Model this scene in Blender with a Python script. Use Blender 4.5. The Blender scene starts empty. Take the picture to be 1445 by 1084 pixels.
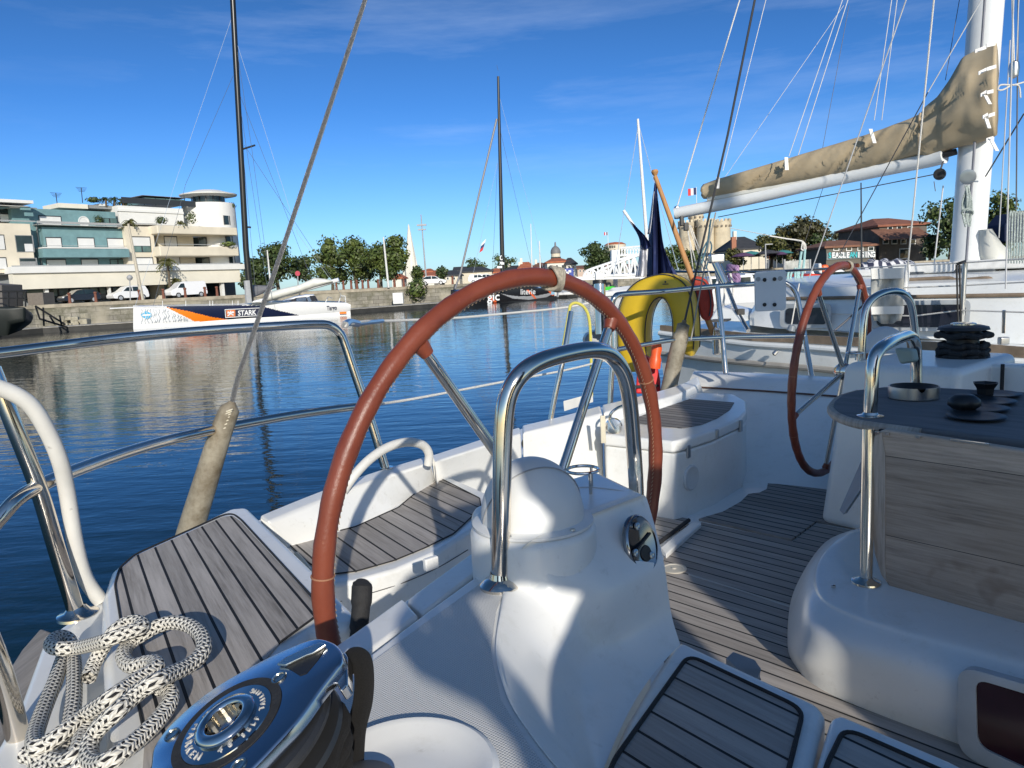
import bpy, bmesh, math, random
from mathutils import Vector, Matrix, noise as mnoise
random.seed(7)
sc = bpy.context.scene
COL = sc.collection
R_ = math.radians
# ------------------------------------------------------------------ camera model (photo pixels 1445 x 1084)
W, H, F = 1445, 1084, 1060.0
EYE = 2.15
th, rho = R_(7.8), R_(2.86)
FW = Vector((0, math.cos(th), -math.sin(th)))
u0 = Vector((1, 0, 0)).cross(FW)
RT = Vector((1, 0, 0)) * math.cos(rho) - u0 * math.sin(rho)
UP = RT.cross(FW)
CAM = Vector((0, 0, EYE))
def ray(x, y): return FW + RT * ((x - W/2) / F) - UP * ((y - H/2) / F)
def Z(x, y, dz):                      # point seen at pixel, at height dz relative to the eye
    d = ray(x, y); return CAM + d * (dz / d.z)
def Y(x, y, Yd):                      # point seen at pixel, at ground distance Yd
    d = ray(x, y); return CAM + d * (Yd / d.y)
def D(x, y, dist):                    # at optical depth
    return CAM + ray(x, y) * dist
def onplane(x, y, p, n):
    d = ray(x, y); return CAM + d * ((p - CAM).dot(n) / d.dot(n))
def V(*a): return Vector(a)
# ------------------------------------------------------------------ mesh builder
class MB:
    def __init__(s): s.v = []; s.f = []; s.m = []; s.cur = 0
    def add(s, vs, fs):
        o = len(s.v); s.v += [Vector(v) for v in vs]
        for f in fs: s.f.append(tuple(i + o for i in f)); s.m.append(s.cur)
        return s
    def mat(s, i): s.cur = i; return s
    def box(s, c, size, rz=0, ax=None):
        """c centre, size (x,y,z), rz rotation or ax=(X,Y,Z) unit vectors"""
        if ax is None:
            ax = (V(math.cos(rz), math.sin(rz), 0), V(-math.sin(rz), math.cos(rz), 0), V(0, 0, 1))
        c = Vector(c); P = []
        for k in (-.5, .5):
            for j in (-.5, .5):
                for i in (-.5, .5):
                    P.append(c + ax[0]*(i*size[0]) + ax[1]*(j*size[1]) + ax[2]*(k*size[2]))
        return s.add(P, [(0,2,3,1),(4,5,7,6),(0,1,5,4),(2,6,7,3),(0,4,6,2),(1,3,7,5)])
    def prism(s, pts, vec):
        pts = [Vector(p) for p in pts]; vec = Vector(vec); n = len(pts)
        return s.add(pts + [p + vec for p in pts],
            [tuple(range(n)), tuple(range(2*n-1, n-1, -1))] + [(i, i+n, (i+1) % n + n, (i+1) % n) for i in range(n)])
    def grid(s, rows, closed=False, flip=False):
        nr, nc = len(rows), len(rows[0]); fs = []
        for i in range(nr-1):
            for j in range(nc if closed else nc-1):
                a, b, c, d = i*nc+j, i*nc+(j+1) % nc, (i+1)*nc+(j+1) % nc, (i+1)*nc+j
                fs.append((a, d, c, b) if flip else (a, b, c, d))
        return s.add([p for r in rows for p in r], fs)
    def tube(s, path, r, n=12, cap=True, closed=False, squash=None):
        path = [Vector(p) for p in path]; m = len(path)
        rad = r if isinstance(r, (list, tuple)) else [r]*m
        tang = []
        for i in range(m):
            if closed: t = path[(i+1) % m] - path[i-1]
            else: t = path[min(i+1, m-1)] - path[max(i-1, 0)]
            tang.append(t.normalized() if t.length > 1e-9 else V(0, 0, 1))
        up = V(0, 0, 1) if abs(tang[0].z) < .9 else V(1, 0, 0)
        nrm = (up - tang[0]*up.dot(tang[0])).normalized(); rows = []
        for i in range(m):
            nrm = (nrm - tang[i]*nrm.dot(tang[i])).normalized(); b = tang[i].cross(nrm)
            rows.append([path[i] + (nrm*math.cos(2*math.pi*k/n) + b*math.sin(2*math.pi*k/n)) * rad[i] for k in range(n)])
        if closed: rows.append(rows[0])
        s.grid(rows, closed=True)
        if cap and not closed:
            o = len(s.v) - n*len(rows)
            s.f.append(tuple(o + k for k in range(n-1, -1, -1))); s.m.append(s.cur)
            o2 = o + n*(len(rows)-1); s.f.append(tuple(o2 + k for k in range(n))); s.m.append(s.cur)
        return s
    def lathe(s, prof, org, axis=(0, 0, 1), n=32, sx=None):
        """prof [(r,h)...] about axis at org"""
        a = Vector(axis).normalized(); e = (V(1, 0, 0) if abs(a.x) < .9 else V(0, 1, 0))
        if sx is not None: e = Vector(sx)
        e = (e - a*e.dot(a)).normalized(); g = a.cross(e); org = Vector(org)
        rows = [[org + a*h + (e*math.cos(2*math.pi*k/n) + g*math.sin(2*math.pi*k/n))*r for k in range(n)] for r, h in prof]
        return s.grid(rows, closed=True)
    def build(s, name, mats, parent=None, smooth=False, bevel=0, seg=3, solid=0, sub=0, ang=35, merge=True):
        me = bpy.data.meshes.new(name)
        root = root_loc(parent)
        me.from_pydata([tuple(v - root) for v in s.v], [], s.f)
        if not isinstance(mats, (list, tuple)): mats = [mats]
        for m in mats: me.materials.append(m)
        me.polygons.foreach_set('material_index', s.m)
        bm = bmesh.new(); bm.from_mesh(me)
        if merge: bmesh.ops.remove_doubles(bm, verts=bm.verts, dist=1e-6)
        bmesh.ops.recalc_face_normals(bm, faces=bm.faces)
        bm.to_mesh(me); bm.free()
        if smooth or bevel or sub:
            me.polygons.foreach_set('use_smooth', [True]*len(me.polygons))
            if hasattr(me, 'set_sharp_from_angle') and not bevel: me.set_sharp_from_angle(angle=R_(ang))
        o = bpy.data.objects.new(name, me); COL.objects.link(o)
        if parent is not None: o.parent = parent
        if solid:
            q = o.modifiers.new('s', 'SOLIDIFY'); q.thickness = solid; q.offset = -1
        if bevel:
            q = o.modifiers.new('b', 'BEVEL'); q.width = bevel; q.segments = seg; q.limit_method = 'ANGLE'; q.angle_limit = R_(30)
            w = o.modifiers.new('w', 'WEIGHTED_NORMAL'); w.keep_sharp = True
        if sub:
            q = o.modifiers.new('u', 'SUBSURF'); q.levels = sub; q.render_levels = sub
        return o
def root_loc(o):
    v = V(0, 0, 0)
    while o is not None: v = v + Vector(o.location); o = o.parent
    return v
def tag(o, label=None, cat=None, group=None, kind=None):
    if label: o['label'] = label
    if cat: o['category'] = cat
    if group: o['group'] = group
    if kind: o['kind'] = kind
    return o
def thing(name, loc, label, cat, group=None):
    o = bpy.data.objects.new(name, None); COL.objects.link(o); o.location = Vector(loc); o.empty_display_size = .2
    return tag(o, label, cat, group)
def copy_tree(o, parent=None):
    c = o.copy(); COL.objects.link(c); c.parent = parent
    for ch in list(o.children): copy_tree(ch, c)
    return c
def spline(pts, k=6, closed=False):
    pts = [Vector(p) for p in pts]; n = len(pts); out = []
    for i in range(n if closed else n-1):
        if closed: a, b, c, d = pts[i-1], pts[i], pts[(i+1) % n], pts[(i+2) % n]
        else: a, b, c, d = pts[max(i-1, 0)], pts[i], pts[i+1], pts[min(i+2, n-1)]
        for j in range(k):
            t = j/k
            out.append(.5*((2*b) + (c-a)*t + (2*a-5*b+4*c-d)*t*t + (-a+3*b-3*c+d)*t**3))
    if not closed: out.append(pts[-1])
    return out
def rounded(pts, r, k=5):
    """polyline with rounded corners"""
    pts = [Vector(p) for p in pts]; out = [pts[0]]
    for i in range(1, len(pts)-1):
        a, b, c = pts[i-1], pts[i], pts[i+1]
        ra = min(r, (a-b).length*.49); rc = min(r, (c-b).length*.49)
        p, q = b + (a-b).normalized()*ra, b + (c-b).normalized()*rc
        for j in range(k+1):
            t = j/k; out.append(p*(1-t)**2 + b*2*t*(1-t) + q*t*t)
    out.append(pts[-1]); return out
def text(body, name, size, mat, parent, P0, X, Yv, ext=.003, fn=None, align='CENTER', sx=1.0, bold=0):
    cu = bpy.data.curves.new('txt', 'FONT'); cu.body = body; cu.size = size; cu.align_x = align; cu.align_y = 'CENTER'
    cu.extrude = ext; cu.resolution_u = 3; cu.offset = bold
    to = bpy.data.objects.new('txt', cu); COL.objects.link(to)
    dg = bpy.context.evaluated_depsgraph_get(); me = bpy.data.meshes.new_from_object(to.evaluated_get(dg))
    bpy.data.objects.remove(to)
    P0, X, Yv = Vector(P0), Vector(X), Vector(Yv); N = X.cross(Yv).normalized(); root = root_loc(parent)
    for v in me.vertices:
        p = (fn(v.co.x*sx, v.co.y, v.co.z) if fn else P0 + X*v.co.x*sx + Yv*v.co.y + N*v.co.z) - root
        v.co = p
    me.materials.clear(); me.materials.append(mat); me.name = name
    o = bpy.data.objects.new(name, me); COL.objects.link(o); o.parent = parent
    return o
# ------------------------------------------------------------------ materials
def newmat(name):
    m = bpy.data.materials.new(name); m.use_nodes = True
    nt = m.node_tree; return m, nt, nt.nodes['Principled BSDF']
def noise_fac(nt, scale, detail=4, vec=None, rough=.6):
    n = nt.nodes.new('ShaderNodeTexNoise'); n.inputs['Scale'].default_value = scale
    n.inputs['Detail'].default_value = detail; n.inputs['Roughness'].default_value = rough
    if vec: nt.links.new(vec, n.inputs['Vector'])
    return n.outputs['Fac']
def objco(nt):
    return nt.nodes.new('ShaderNodeTexCoord').outputs['Object']
def mix(nt, fac, a, b):
    m = nt.nodes.new('ShaderNodeMix'); m.data_type = 'RGBA'
    for s_, v in ((m.inputs[0], fac), (m.inputs[6], a), (m.inputs[7], b)):
        if isinstance(v, (int, float)): s_.default_value = v
        elif isinstance(v, (tuple, list)): s_.default_value = (*v[:3], 1)
        else: nt.links.new(v, s_)
    return m.outputs[2]
def mth(nt, op, a, b=None, c=None):
    m = nt.nodes.new('ShaderNodeMath'); m.operation = op
    for i, v in enumerate((a, b, c)):
        if v is None: continue
        if isinstance(v, (int, float)): m.inputs[i].default_value = v
        else: nt.links.new(v, m.inputs[i])
    return m.outputs[0]
def ramp(nt, fac, stops):
    r = nt.nodes.new('ShaderNodeValToRGB'); e = r.color_ramp.elements
    while len(e) < len(stops): e.new(.5)
    for x, (p, c) in zip(e, stops):
        x.position = p; x.color = (*c, 1) if isinstance(c, (tuple, list)) else (c, c, c, 1)
    nt.links.new(fac, r.inputs[0]); return r.outputs[0]
def bump(nt, bs, h, strength=.3, dist=.01):
    b = nt.nodes.new('ShaderNodeBump'); b.inputs['Strength'].default_value = strength; b.inputs['Distance'].default_value = dist
    nt.links.new(h, b.inputs['Height']); nt.links.new(b.outputs[0], bs.inputs['Normal'])
_cache = {}
def hit(x, y, objs):
    bpy.context.view_layer.update(); best = None; d = ray(x, y)
    for o in objs:
        mi = o.matrix_world.inverted(); ok, loc, n, _ = o.ray_cast(mi @ CAM, (mi.to_3x3() @ d).normalized())
        if ok:
            p = o.matrix_world @ loc; n = (o.matrix_world.to_3x3() @ n).normalized()
            if n.dot(d) > 0: n = -n
            if best is None or (p-CAM).length < (best[0]-CAM).length: best = (p, n)
    return best
def plain(name, col, rough=.5, metal=0, var=.15, scale=8, bumpy=0, coat=0, spec=None, dirt=None, bscale=None):
    if name in _cache: return _cache[name]
    m, nt, bs = newmat(name); co = objco(nt)
    f = noise_fac(nt, scale, 5, co)
    lo = tuple(c*(1-var) for c in col); hi = tuple(min(1, c*(1+var)) for c in col)
    c = mix(nt, ramp(nt, f, [(.3, 0.), (.7, 1.)]), lo, hi)
    if dirt:
        f2 = noise_fac(nt, dirt[1], 6, co, .7)
        c = mix(nt, ramp(nt, f2, [(dirt[2], 0.), (dirt[2]+.15, 1.)]), c, dirt[0])
    nt.links.new(c, bs.inputs['Base Color'])
    bs.inputs['Roughness'].default_value = rough; bs.inputs['Metallic'].default_value = metal
    bs.inputs['Coat Weight'].default_value = coat; bs.inputs['Coat Roughness'].default_value = .08
    if spec is not None: bs.inputs['Specular IOR Level'].default_value = spec
    if bumpy: bump(nt, bs, noise_fac(nt, bscale or scale*6, 5, co), bumpy, .01)
    _cache[name] = m; return m
def gelcoat(name='gelcoat_white', col=(.80, .80, .77)):
    if name in _cache: return _cache[name]
    m, nt, bs = newmat(name); co = objco(nt)
    d = noise_fac(nt, 3.2, 6, co, .65)
    c = mix(nt, ramp(nt, d, [(.35, 0.), (.75, 1.)]), col, tuple(x*.90 for x in col))
    d2 = noise_fac(nt, 40, 4, co, .7)
    c = mix(nt, ramp(nt, d2, [(.62, 0.), (.76, .4)]), c, (.45, .43, .38))
    d3 = noise_fac(nt, 11, 6, co, .75)
    c = mix(nt, ramp(nt, d3, [(.54, 0.), (.72, .30)]), c, (.52, .50, .42))
    nt.links.new(c, bs.inputs['Base Color'])
    nt.links.new(mth(nt, 'MULTIPLY_ADD', d, .25, .2), bs.inputs['Roughness'])
    bs.inputs['Coat Weight'].default_value = .25; bs.inputs['Coat Roughness'].default_value = .12
    bump(nt, bs, noise_fac(nt, 5, 2, co), .08, .01)
    _cache[name] = m; return m
def nonskid():
    m, nt, bs = newmat('nonskid_gelcoat'); co = objco(nt)
    mp = nt.nodes.new('ShaderNodeMapping'); mp.inputs['Rotation'].default_value = (0, 0, R_(40)); nt.links.new(co, mp.inputs[0])
    sp = nt.nodes.new('ShaderNodeSeparateXYZ'); nt.links.new(mp.outputs[0], sp.inputs[0])
    a = mth(nt, 'SINE', mth(nt, 'MULTIPLY', sp.outputs[0], 2100)); b = mth(nt, 'SINE', mth(nt, 'MULTIPLY', sp.outputs[1], 2100))
    h = mth(nt, 'MINIMUM', mth(nt, 'MAXIMUM', mth(nt, 'MAXIMUM', a, b), 0.0), .85)
    d = noise_fac(nt, 9, 5, co)
    c = mix(nt, h, (.52, .52, .50), mix(nt, d, (.80, .79, .76), (.70, .70, .67)))
    nt.links.new(c, bs.inputs['Base Color']); bs.inputs['Roughness'].default_value = .5
    bump(nt, bs, h, .8, .0012); return m
def teak(name, across, along, w, seam=.085, off=0., tone=1.0, grey=(.375, .345, .315), dark=(.20, .18, .158), vertical=False, stains=False):
    """weathered teak: planks repeat along 'across' every w metres"""
    m, nt, bs = newmat(name); co = objco(nt)
    def dot(v):
        n = nt.nodes.new('ShaderNodeVectorMath'); n.operation = 'DOT_PRODUCT'; nt.links.new(co, n.inputs[0]); n.inputs[1].default_value = v
        return n.outputs['Value']
    a, l = dot(across), dot(along)
    cmb = nt.nodes.new('ShaderNodeCombineXYZ')
    u = mth(nt, 'DIVIDE', mth(nt, 'ADD', a, off), w); pl = mth(nt, 'FLOOR', u); fr = mth(nt, 'SUBTRACT', u, pl)
    nt.links.new(mth(nt, 'MULTIPLY', a, 170), cmb.inputs[0]); nt.links.new(mth(nt, 'MULTIPLY', l, 7), cmb.inputs[1]); nt.links.new(mth(nt, 'MULTIPLY', pl, 3.7), cmb.inputs[2])
    g = noise_fac(nt, 1.0, 6, cmb.outputs[0], .7)
    cmb2 = nt.nodes.new('ShaderNodeCombineXYZ')
    nt.links.new(mth(nt, 'MULTIPLY', a, 25), cmb2.inputs[0]); nt.links.new(mth(nt, 'MULTIPLY', l, 3), cmb2.inputs[1]); nt.links.new(mth(nt, 'MULTIPLY', pl, 9.1), cmb2.inputs[2])
    g2 = noise_fac(nt, 1.0, 5, cmb2.outputs[0], .6)
    wn = nt.nodes.new('ShaderNodeTexWhiteNoise'); wn.noise_dimensions = '1D'; nt.links.new(pl, wn.inputs['W'])
    c = mix(nt, ramp(nt, g, [(.33, 0.), (.62, 1.)]), tuple(x*tone for x in dark), tuple(x*tone for x in grey))
    c = mix(nt, ramp(nt, g2, [(.35, 0.), (.7, .75)]), c, tuple(x*tone*1.28 for x in grey))
    br = nt.nodes.new('ShaderNodeHueSaturation'); nt.links.new(c, br.inputs['Color'])
    nt.links.new(mth(nt, 'MULTIPLY_ADD', wn.outputs[0], .34, .80), br.inputs['Value']); c = br.outputs[0]
    sp_ = noise_fac(nt, 260, 3, co, .8)
    c = mix(nt, ramp(nt, sp_, [(.63, 0.), (.72, .45)]), c, (.06, .05, .045))
    if stains:
        s1 = noise_fac(nt, 6.5, 3, co, .5)
        c = mix(nt, ramp(nt, s1, [(.63, 0.), (.70, .8)]), c, (.15, .085, .05))
        s1 = noise_fac(nt, 2.2, 4, co, .5)
        c = mix(nt, ramp(nt, s1, [(.45, 0.), (.7, .45)]), c, (.34, .24, .16))
    if seam > 0:
        e = mth(nt, 'ABSOLUTE', mth(nt, 'SUBTRACT', fr, .5)); s_ = mth(nt, 'GREATER_THAN', e, .5 - seam/2)
        c = mix(nt, s_, c, (.006, .006, .006))
        hh = mth(nt, 'SUBTRACT', mth(nt, 'MULTIPLY', g, .5), mth(nt, 'MULTIPLY', s_, .8))
    else: hh = mth(nt, 'MULTIPLY', g, .5)
    nt.links.new(c, bs.inputs['Base Color']); bs.inputs['Roughness'].default_value = .72
    bump(nt, bs, hh, .55, .0025)
    return m
GEL = gelcoat()
NONSKID = nonskid()
def chrome_mat(name='polished_steel', rough=.10, col=(.72, .66, .58)):
    m, nt, bs = newmat(name); co = objco(nt)
    bs.inputs['Metallic'].default_value = 1; bs.inputs['Base Color'].default_value = (*col, 1)
    n = noise_fac(nt, 60, 4, co, .7)
    nt.links.new(mth(nt, 'MULTIPLY_ADD', n, .14, rough-.05), bs.inputs['Roughness'])
    bump(nt, bs, noise_fac(nt, 25, 2, co), .04, .002); return m
CHROME = chrome_mat()
CHROME2 = chrome_mat('mirror_chrome', .06, (.62, .60, .58))
DULLSTEEL = chrome_mat('dull_steel', .30, (.50, .50, .50))
BLACK = plain('black_plastic', (.012, .012, .013), .45, var=.3, scale=40)
BLACKRUB = plain('black_rubber', (.018, .018, .019), .75, var=.3, scale=60, bumpy=.3)
WHITEP = plain('white_plastic', (.72, .72, .70), .4, scale=12)
WHITEROPE = plain('white_cord', (.75, .73, .68), .8, scale=200, bumpy=.6)
CREAM = plain('cream_plastic', (.60, .55, .42), .5)
def leather():
    m, nt, bs = newmat('brown_leather'); co = objco(nt)
    n = noise_fac(nt, 9, 6, co, .6)
    c = mix(nt, ramp(nt, n, [(.3, 0.), (.7, 1.)]), (.155, .034, .017), (.225, .056, .028))
    n2 = noise_fac(nt, 55, 5, co, .75)
    c = mix(nt, ramp(nt, n2, [(.66, 0.), (.74, .7)]), c, (.33, .15, .085))
    n3 = noise_fac(nt, 16, 4, co, .6)
    c = mix(nt, ramp(nt, n3, [(.60, 0.), (.75, .6)]), c, (.09, .022, .014))
    nt.links.new(c, bs.inputs['Base Color']); bs.inputs['Roughness'].default_value = .38
    bump(nt, bs, noise_fac(nt, 120, 5, co, .7), .35, .002); return m
LEATHER = leather()
def canvas(name, col, col2, rough=.85, scale=9):
    m, nt, bs = newmat(name); co = objco(nt)
    n = noise_fac(nt, scale, 5, co, .6)
    c = mix(nt, ramp(nt, n, [(.3, 0.), (.7, 1.)]), col, col2)
    nt.links.new(c, bs.inputs['Base Color']); bs.inputs['Roughness'].default_value = rough
    w = nt.nodes.new('ShaderNodeTexNoise'); w.inputs['Scale'].default_value = scale*.5; nt.links.new(co, w.inputs[0])
    bump(nt, bs, noise_fac(nt, 300, 2, co), .3, .001); return m
LEATHERBOOT = plain('stained_leather_boot', (.27, .24, .18), .6, var=.25, scale=9, bumpy=.12, dirt=((.13, .10, .06), 6, .47))
GREYTUBE = plain('weathered_white_hose', (.62, .61, .57), .5, var=.10, scale=10, dirt=((.16, .14, .11), 22, .63))
# ================================================================== OWN YACHT
FA = R_(141)
FD = V(math.sin(FA), math.cos(FA), 0)            # forward
TD = V(-FD.y, FD.x, 0)                           # across, towards the far side
NV = V(-TD.y, TD.x, 0)
yacht = thing('sailing_yacht', Z(700, 1000, -2.15) * 0 + V(.4, 1.6, .0), 'white sailing yacht in the foreground with teak cockpit and two brown leather steering wheels', 'sailing yacht')
def Zs(l, dz): return [Z(x, y, dz) for x, y in l]
def slab(name, px, dz, depth, mat, parent=yacht, bevel=.012, seg=4):
    return MB().prism(Zs(px, dz), (0, 0, -depth)).build(name, mat, parent, bevel=bevel, seg=seg)
def resample(P, n):
    P = [Vector(p) for p in P]; L = [0]
    for a, b in zip(P, P[1:]): L.append(L[-1] + (b-a).length)
    out = []
    for i in range(n):
        t = L[-1]*i/(n-1); k = 0
        while k < len(L)-2 and L[k+1] < t: k += 1
        q = (t-L[k])/max(1e-9, L[k+1]-L[k]); out.append(P[k].lerp(P[k+1], q))
    return out
def loft(name, rows, mat, parent=yacht, n=40, k=5, sub_rows=True, **kw):
    """rows: list of [(x,y,dz)...] or Vectors; smooth surface through them"""
    R3 = [[Z(*p) if isinstance(p, tuple) else p for p in r] for r in rows]
    R3 = [resample(spline(r, 6), n) for r in R3]
    if sub_rows:
        cols = [spline([r[j] for r in R3], k) for j in range(n)]
        R3 = [[c[i] for c in cols] for i in range(len(cols[0]))]
    return MB().grid(R3).build(name, mat, parent, smooth=True, ang=60, **kw)
# --- hull (seen only as the deck edge): a closed shell under everything
MB().prism(Zs([(57, 900), (150, 835), (262, 752), (368, 730), (604, 645), (735, 603), (850, 573), (955, 548)], -.97) +
           [Z(985, 524, -.97), V(1.98, 4.0, EYE-.97), V(3.6, 2.2, EYE-.97), V(3.4, -1.5, EYE-.97), V(-.25, -1.2, EYE-.97), V(-.55, .3, EYE-.97)], (0, 0, -1.45)).build('hull', GEL, yacht, bevel=.04)
# stern quarter deck strip and grey fender plank
slab('side_deck', [(60, 906), (100, 880), (150, 833), (172, 840), (205, 1000), (230, 1150), (-60, 1150), (24, 1002)], -.575, .18, GEL)
TEAKW = teak('fender_plank_wood', (1, 0, 0), (0, 1, 0), 9, 0, tone=.85)
fp = MB().prism(Zs([(57, 884), (80, 893), (78, 906), (26, 1004), (-60, 1170), (-150, 1170), (0, 962), (30, 915)], -.60), (0, 0, -.06)).build('rubbing_plank', TEAKW, yacht, bevel=.008)
# stern seat block
blk = slab('stern_seat', [(150, 1150), (148, 1000), (142, 900), (143, 845), (156, 806), (182, 783), (325, 717), (350, 715), (371, 735), (440, 800), (506, 868), (500, 880), (440, 890), (405, 925), (380, 1000), (360, 1150)], -.522, .20, GEL, bevel=.022, seg=5)
s_ac = V(math.cos(R_(149)), -math.sin(R_(149)), 0); s_al = V(math.sin(R_(149)), math.cos(R_(149)), 0)
TEAK_S = teak('teak_stern_seat', tuple(-s_ac), tuple(s_al), .0354, .13, off=.0125)
slab('teak_inlay', [(197, 1150), (205, 1030), (188, 960), (172, 880), (164, 825), (170, 803), (192, 784), (316, 729), (328, 728), (338, 735), (452, 858), (446, 868), (396, 905), (350, 960), (320, 1150)], -.519, .004, TEAK_S, bevel=0)
# dark caulk rim round that inlay
MB().tube(rounded(Zs([(205, 1040), (188, 960), (171, 880), (162, 825), (169, 801), (191, 782), (316, 726), (329, 725), (340, 733), (454, 857), (447, 869), (396, 906)], -.518), .02), .0021, 6).build('caulk_rim', BLACKRUB, yacht, smooth=True)
# --- stern bulwark in segments
def bulwark(outer, inner, base, name='bulwark'):
    o = [Z(*p) for p in outer]; i = [Z(*p) for p in inner]; b = [Z(*p) for p in base]
    n = 14; o, i, b = resample(spline(o), n), resample(spline(i), n), resample(spline(b), n)
    ob = [V(p.x, p.y, EYE-1.0) for p in o]
    mb = MB()
    secs = [[ob[k], o[k], i[k], b[k], V(b[k].x, b[k].y, EYE-1.0)] for k in range(n)]
    mb.grid(secs)
    mb.f.append(tuple(range(5))); mb.m.append(0)
    mb.f.append(tuple(range(5*(n-1), 5*n))); mb.m.append(0)
    return mb.build(name, GEL, yacht, bevel=.009, seg=4)
bulwark([(366, 727, -.555), (440, 697, -.555), (520, 668, -.555), (603, 643, -.555)], [(377, 737, -.56), (447, 708, -.56), (525, 679, -.56), (608, 653, -.56)], [(412, 771, -.645), (478, 752, -.645), (550, 719, -.645), (613, 682, -.645)])
bulwark([(609, 642, -.555), (680, 619, -.56), (733, 602, -.565)], [(614, 652, -.56), (685, 629, -.565), (735, 612, -.57)], [(622, 690, -.68), (695, 690, -.75), (738, 700, -.82)])
bulwark([(737, 600, -.565), (800, 585, -.57), (847, 572, -.575)], [(738, 611, -.57), (800, 596, -.575), (850, 583, -.58)], [(740, 735, -.925), (800, 722, -.925), (852, 708, -.925)])
bulwark([(850, 571, -.575), (905, 558, -.58), (958, 543, -.585), (985, 530, -.59)], [(852, 582, -.58), (906, 570, -.585), (958, 556, -.59), (988, 541, -.595)], [(854, 640, -.75), (912, 622, -.75), (965, 605, -.75), (1000, 580, -.75)])
# small moulded fittings on the bulwark
c = Z(745, 625, -.63); nn = (CAM - c); nn.z = 0; nn = nn.normalized()
MB().lathe([(0, .012), (.017, .012), (.024, .008), (.026, 0)], c + nn*.012, nn, 24).build('shower_cap', CREAM, yacht, smooth=True)
# --- helm seat with curved front
helm_o = slab('helm_seat', [(378, 742), (412, 768), (478, 750), (550, 718), (604, 676), (614, 668), (628, 670), (690, 697), (694, 722), (665, 748), (620, 777), (560, 803), (500, 820), (455, 826), (420, 800)], -.645, .30, GEL, bevel=.018, seg=5)
h_al = V(math.sin(R_(147)), math.cos(R_(147)), 0); h_ac = V(-h_al.y, h_al.x, 0)
TEAK_H = teak('teak_helm_seat', tuple(h_ac), tuple(h_al), .052, .10, grey=(.36, .33, .30))
slab('teak_inlay', [(407, 767), (447, 757), (502, 743), (562, 716), (606, 679), (613, 675), (626, 677), (677, 703), (679, 717), (640, 753), (600, 773), (556, 791), (503, 806), (463, 811), (432, 792)], -.6425, .004, TEAK_H, bevel=0)
MB().tube(rounded(Zs([(407, 767), (447, 757), (502, 743), (562, 716), (606, 679), (613, 675), (626, 677), (677, 703), (679, 717), (640, 753), (600, 773), (556, 791), (503, 806), (463, 811), (432, 792), (407, 767)], -.6415), .01), .0018, 6).build('caulk_rim', BLACKRUB, yacht, smooth=True)
def seamline(pts, objs, r, mat, name='moulding_seam', par=None):
    H_ = [hit(x, y, objs) for x, y in pts]; P_ = [h[0] + h[1]*r*.3 for h in H_ if h]
    if len(P_) > 1: MB().tube(spline(P_, 4), r, 6).build(name, mat, par or yacht, smooth=True)
SEAMD = plain('seam_dark', (.08, .08, .08), .8)
seamline([(475, 850), (520, 838), (570, 822), (620, 800), (660, 776)], [helm_o], .0012, SEAMD)
lt = MB(); lc = D(608, 795, 1.43); lt.box(lc, (.03, .012, .024), ax=(TD, FD, V(0, 0, 1))); lt.build('seat_latch', WHITEP, yacht, bevel=.003)
MB().tube(spline(Zs([(418, 782), (428, 793), (438, 806), (446, 818)], -.62), 5), .006, 8).build('cord_end', CREAM, yacht, smooth=True)
# --- coaming (near) : body, non-skid panel, raised lids left of the dark gap
slab('coaming', [(507, 934), (600, 864), (690, 799), (740, 770), (735, 812), (716, 860), (709, 920), (724, 985), (762, 1045), (803, 1095), (860, 1200), (900, 1700), (300, 1700), (380, 1200), (430, 1010)], -.4445, .22, GEL, bevel=.006, seg=3)
slab('nonskid_panel', [(519, 938), (604, 876), (680, 822), (700, 812), (716, 822), (700, 862), (692, 920), (707, 988), (745, 1050), (785, 1100), (840, 1200), (860, 1600), (330, 1600), (410, 1160), (465, 1012)], -.442, .003, NONSKID, bevel=0)
slab('locker_lid', [(470, 912), (568, 842), (591, 867), (508, 929), (440, 980), (420, 960)], -.449, .035, GEL, bevel=.007)
slab('locker_lid', [(574, 846), (586, 836), (670, 776), (688, 795), (604, 860), (596, 864)], -.451, .035, GEL, bevel=.006)
MB().prism(Zs([(420, 990), (472, 915), (570, 846), (672, 780), (694, 800), (600, 868), (506, 940), (460, 1010)], -.475), (0, 0, -.25)).build('locker_side', GEL, yacht, bevel=.01)
# shallow winch plinth in the non-skid
pc = Z(572, 1098, -.442)
MB().lathe([(.088, -.002), (.086, .006), (.080, .010), (.072, .009), (.060, .0022), (.03, .0014), (0, .0012)], pc, n=64).build('winch_plinth', GEL, yacht, smooth=True)
MB().lathe([(.030, 0), (.030, .012), (.027, .014), (0, .014)], pc + V(-.035, -.02, .001), n=40).build('plinth_cap', plain('grey_rubber', (.10, .10, .10), .6), yacht, smooth=True)
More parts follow.
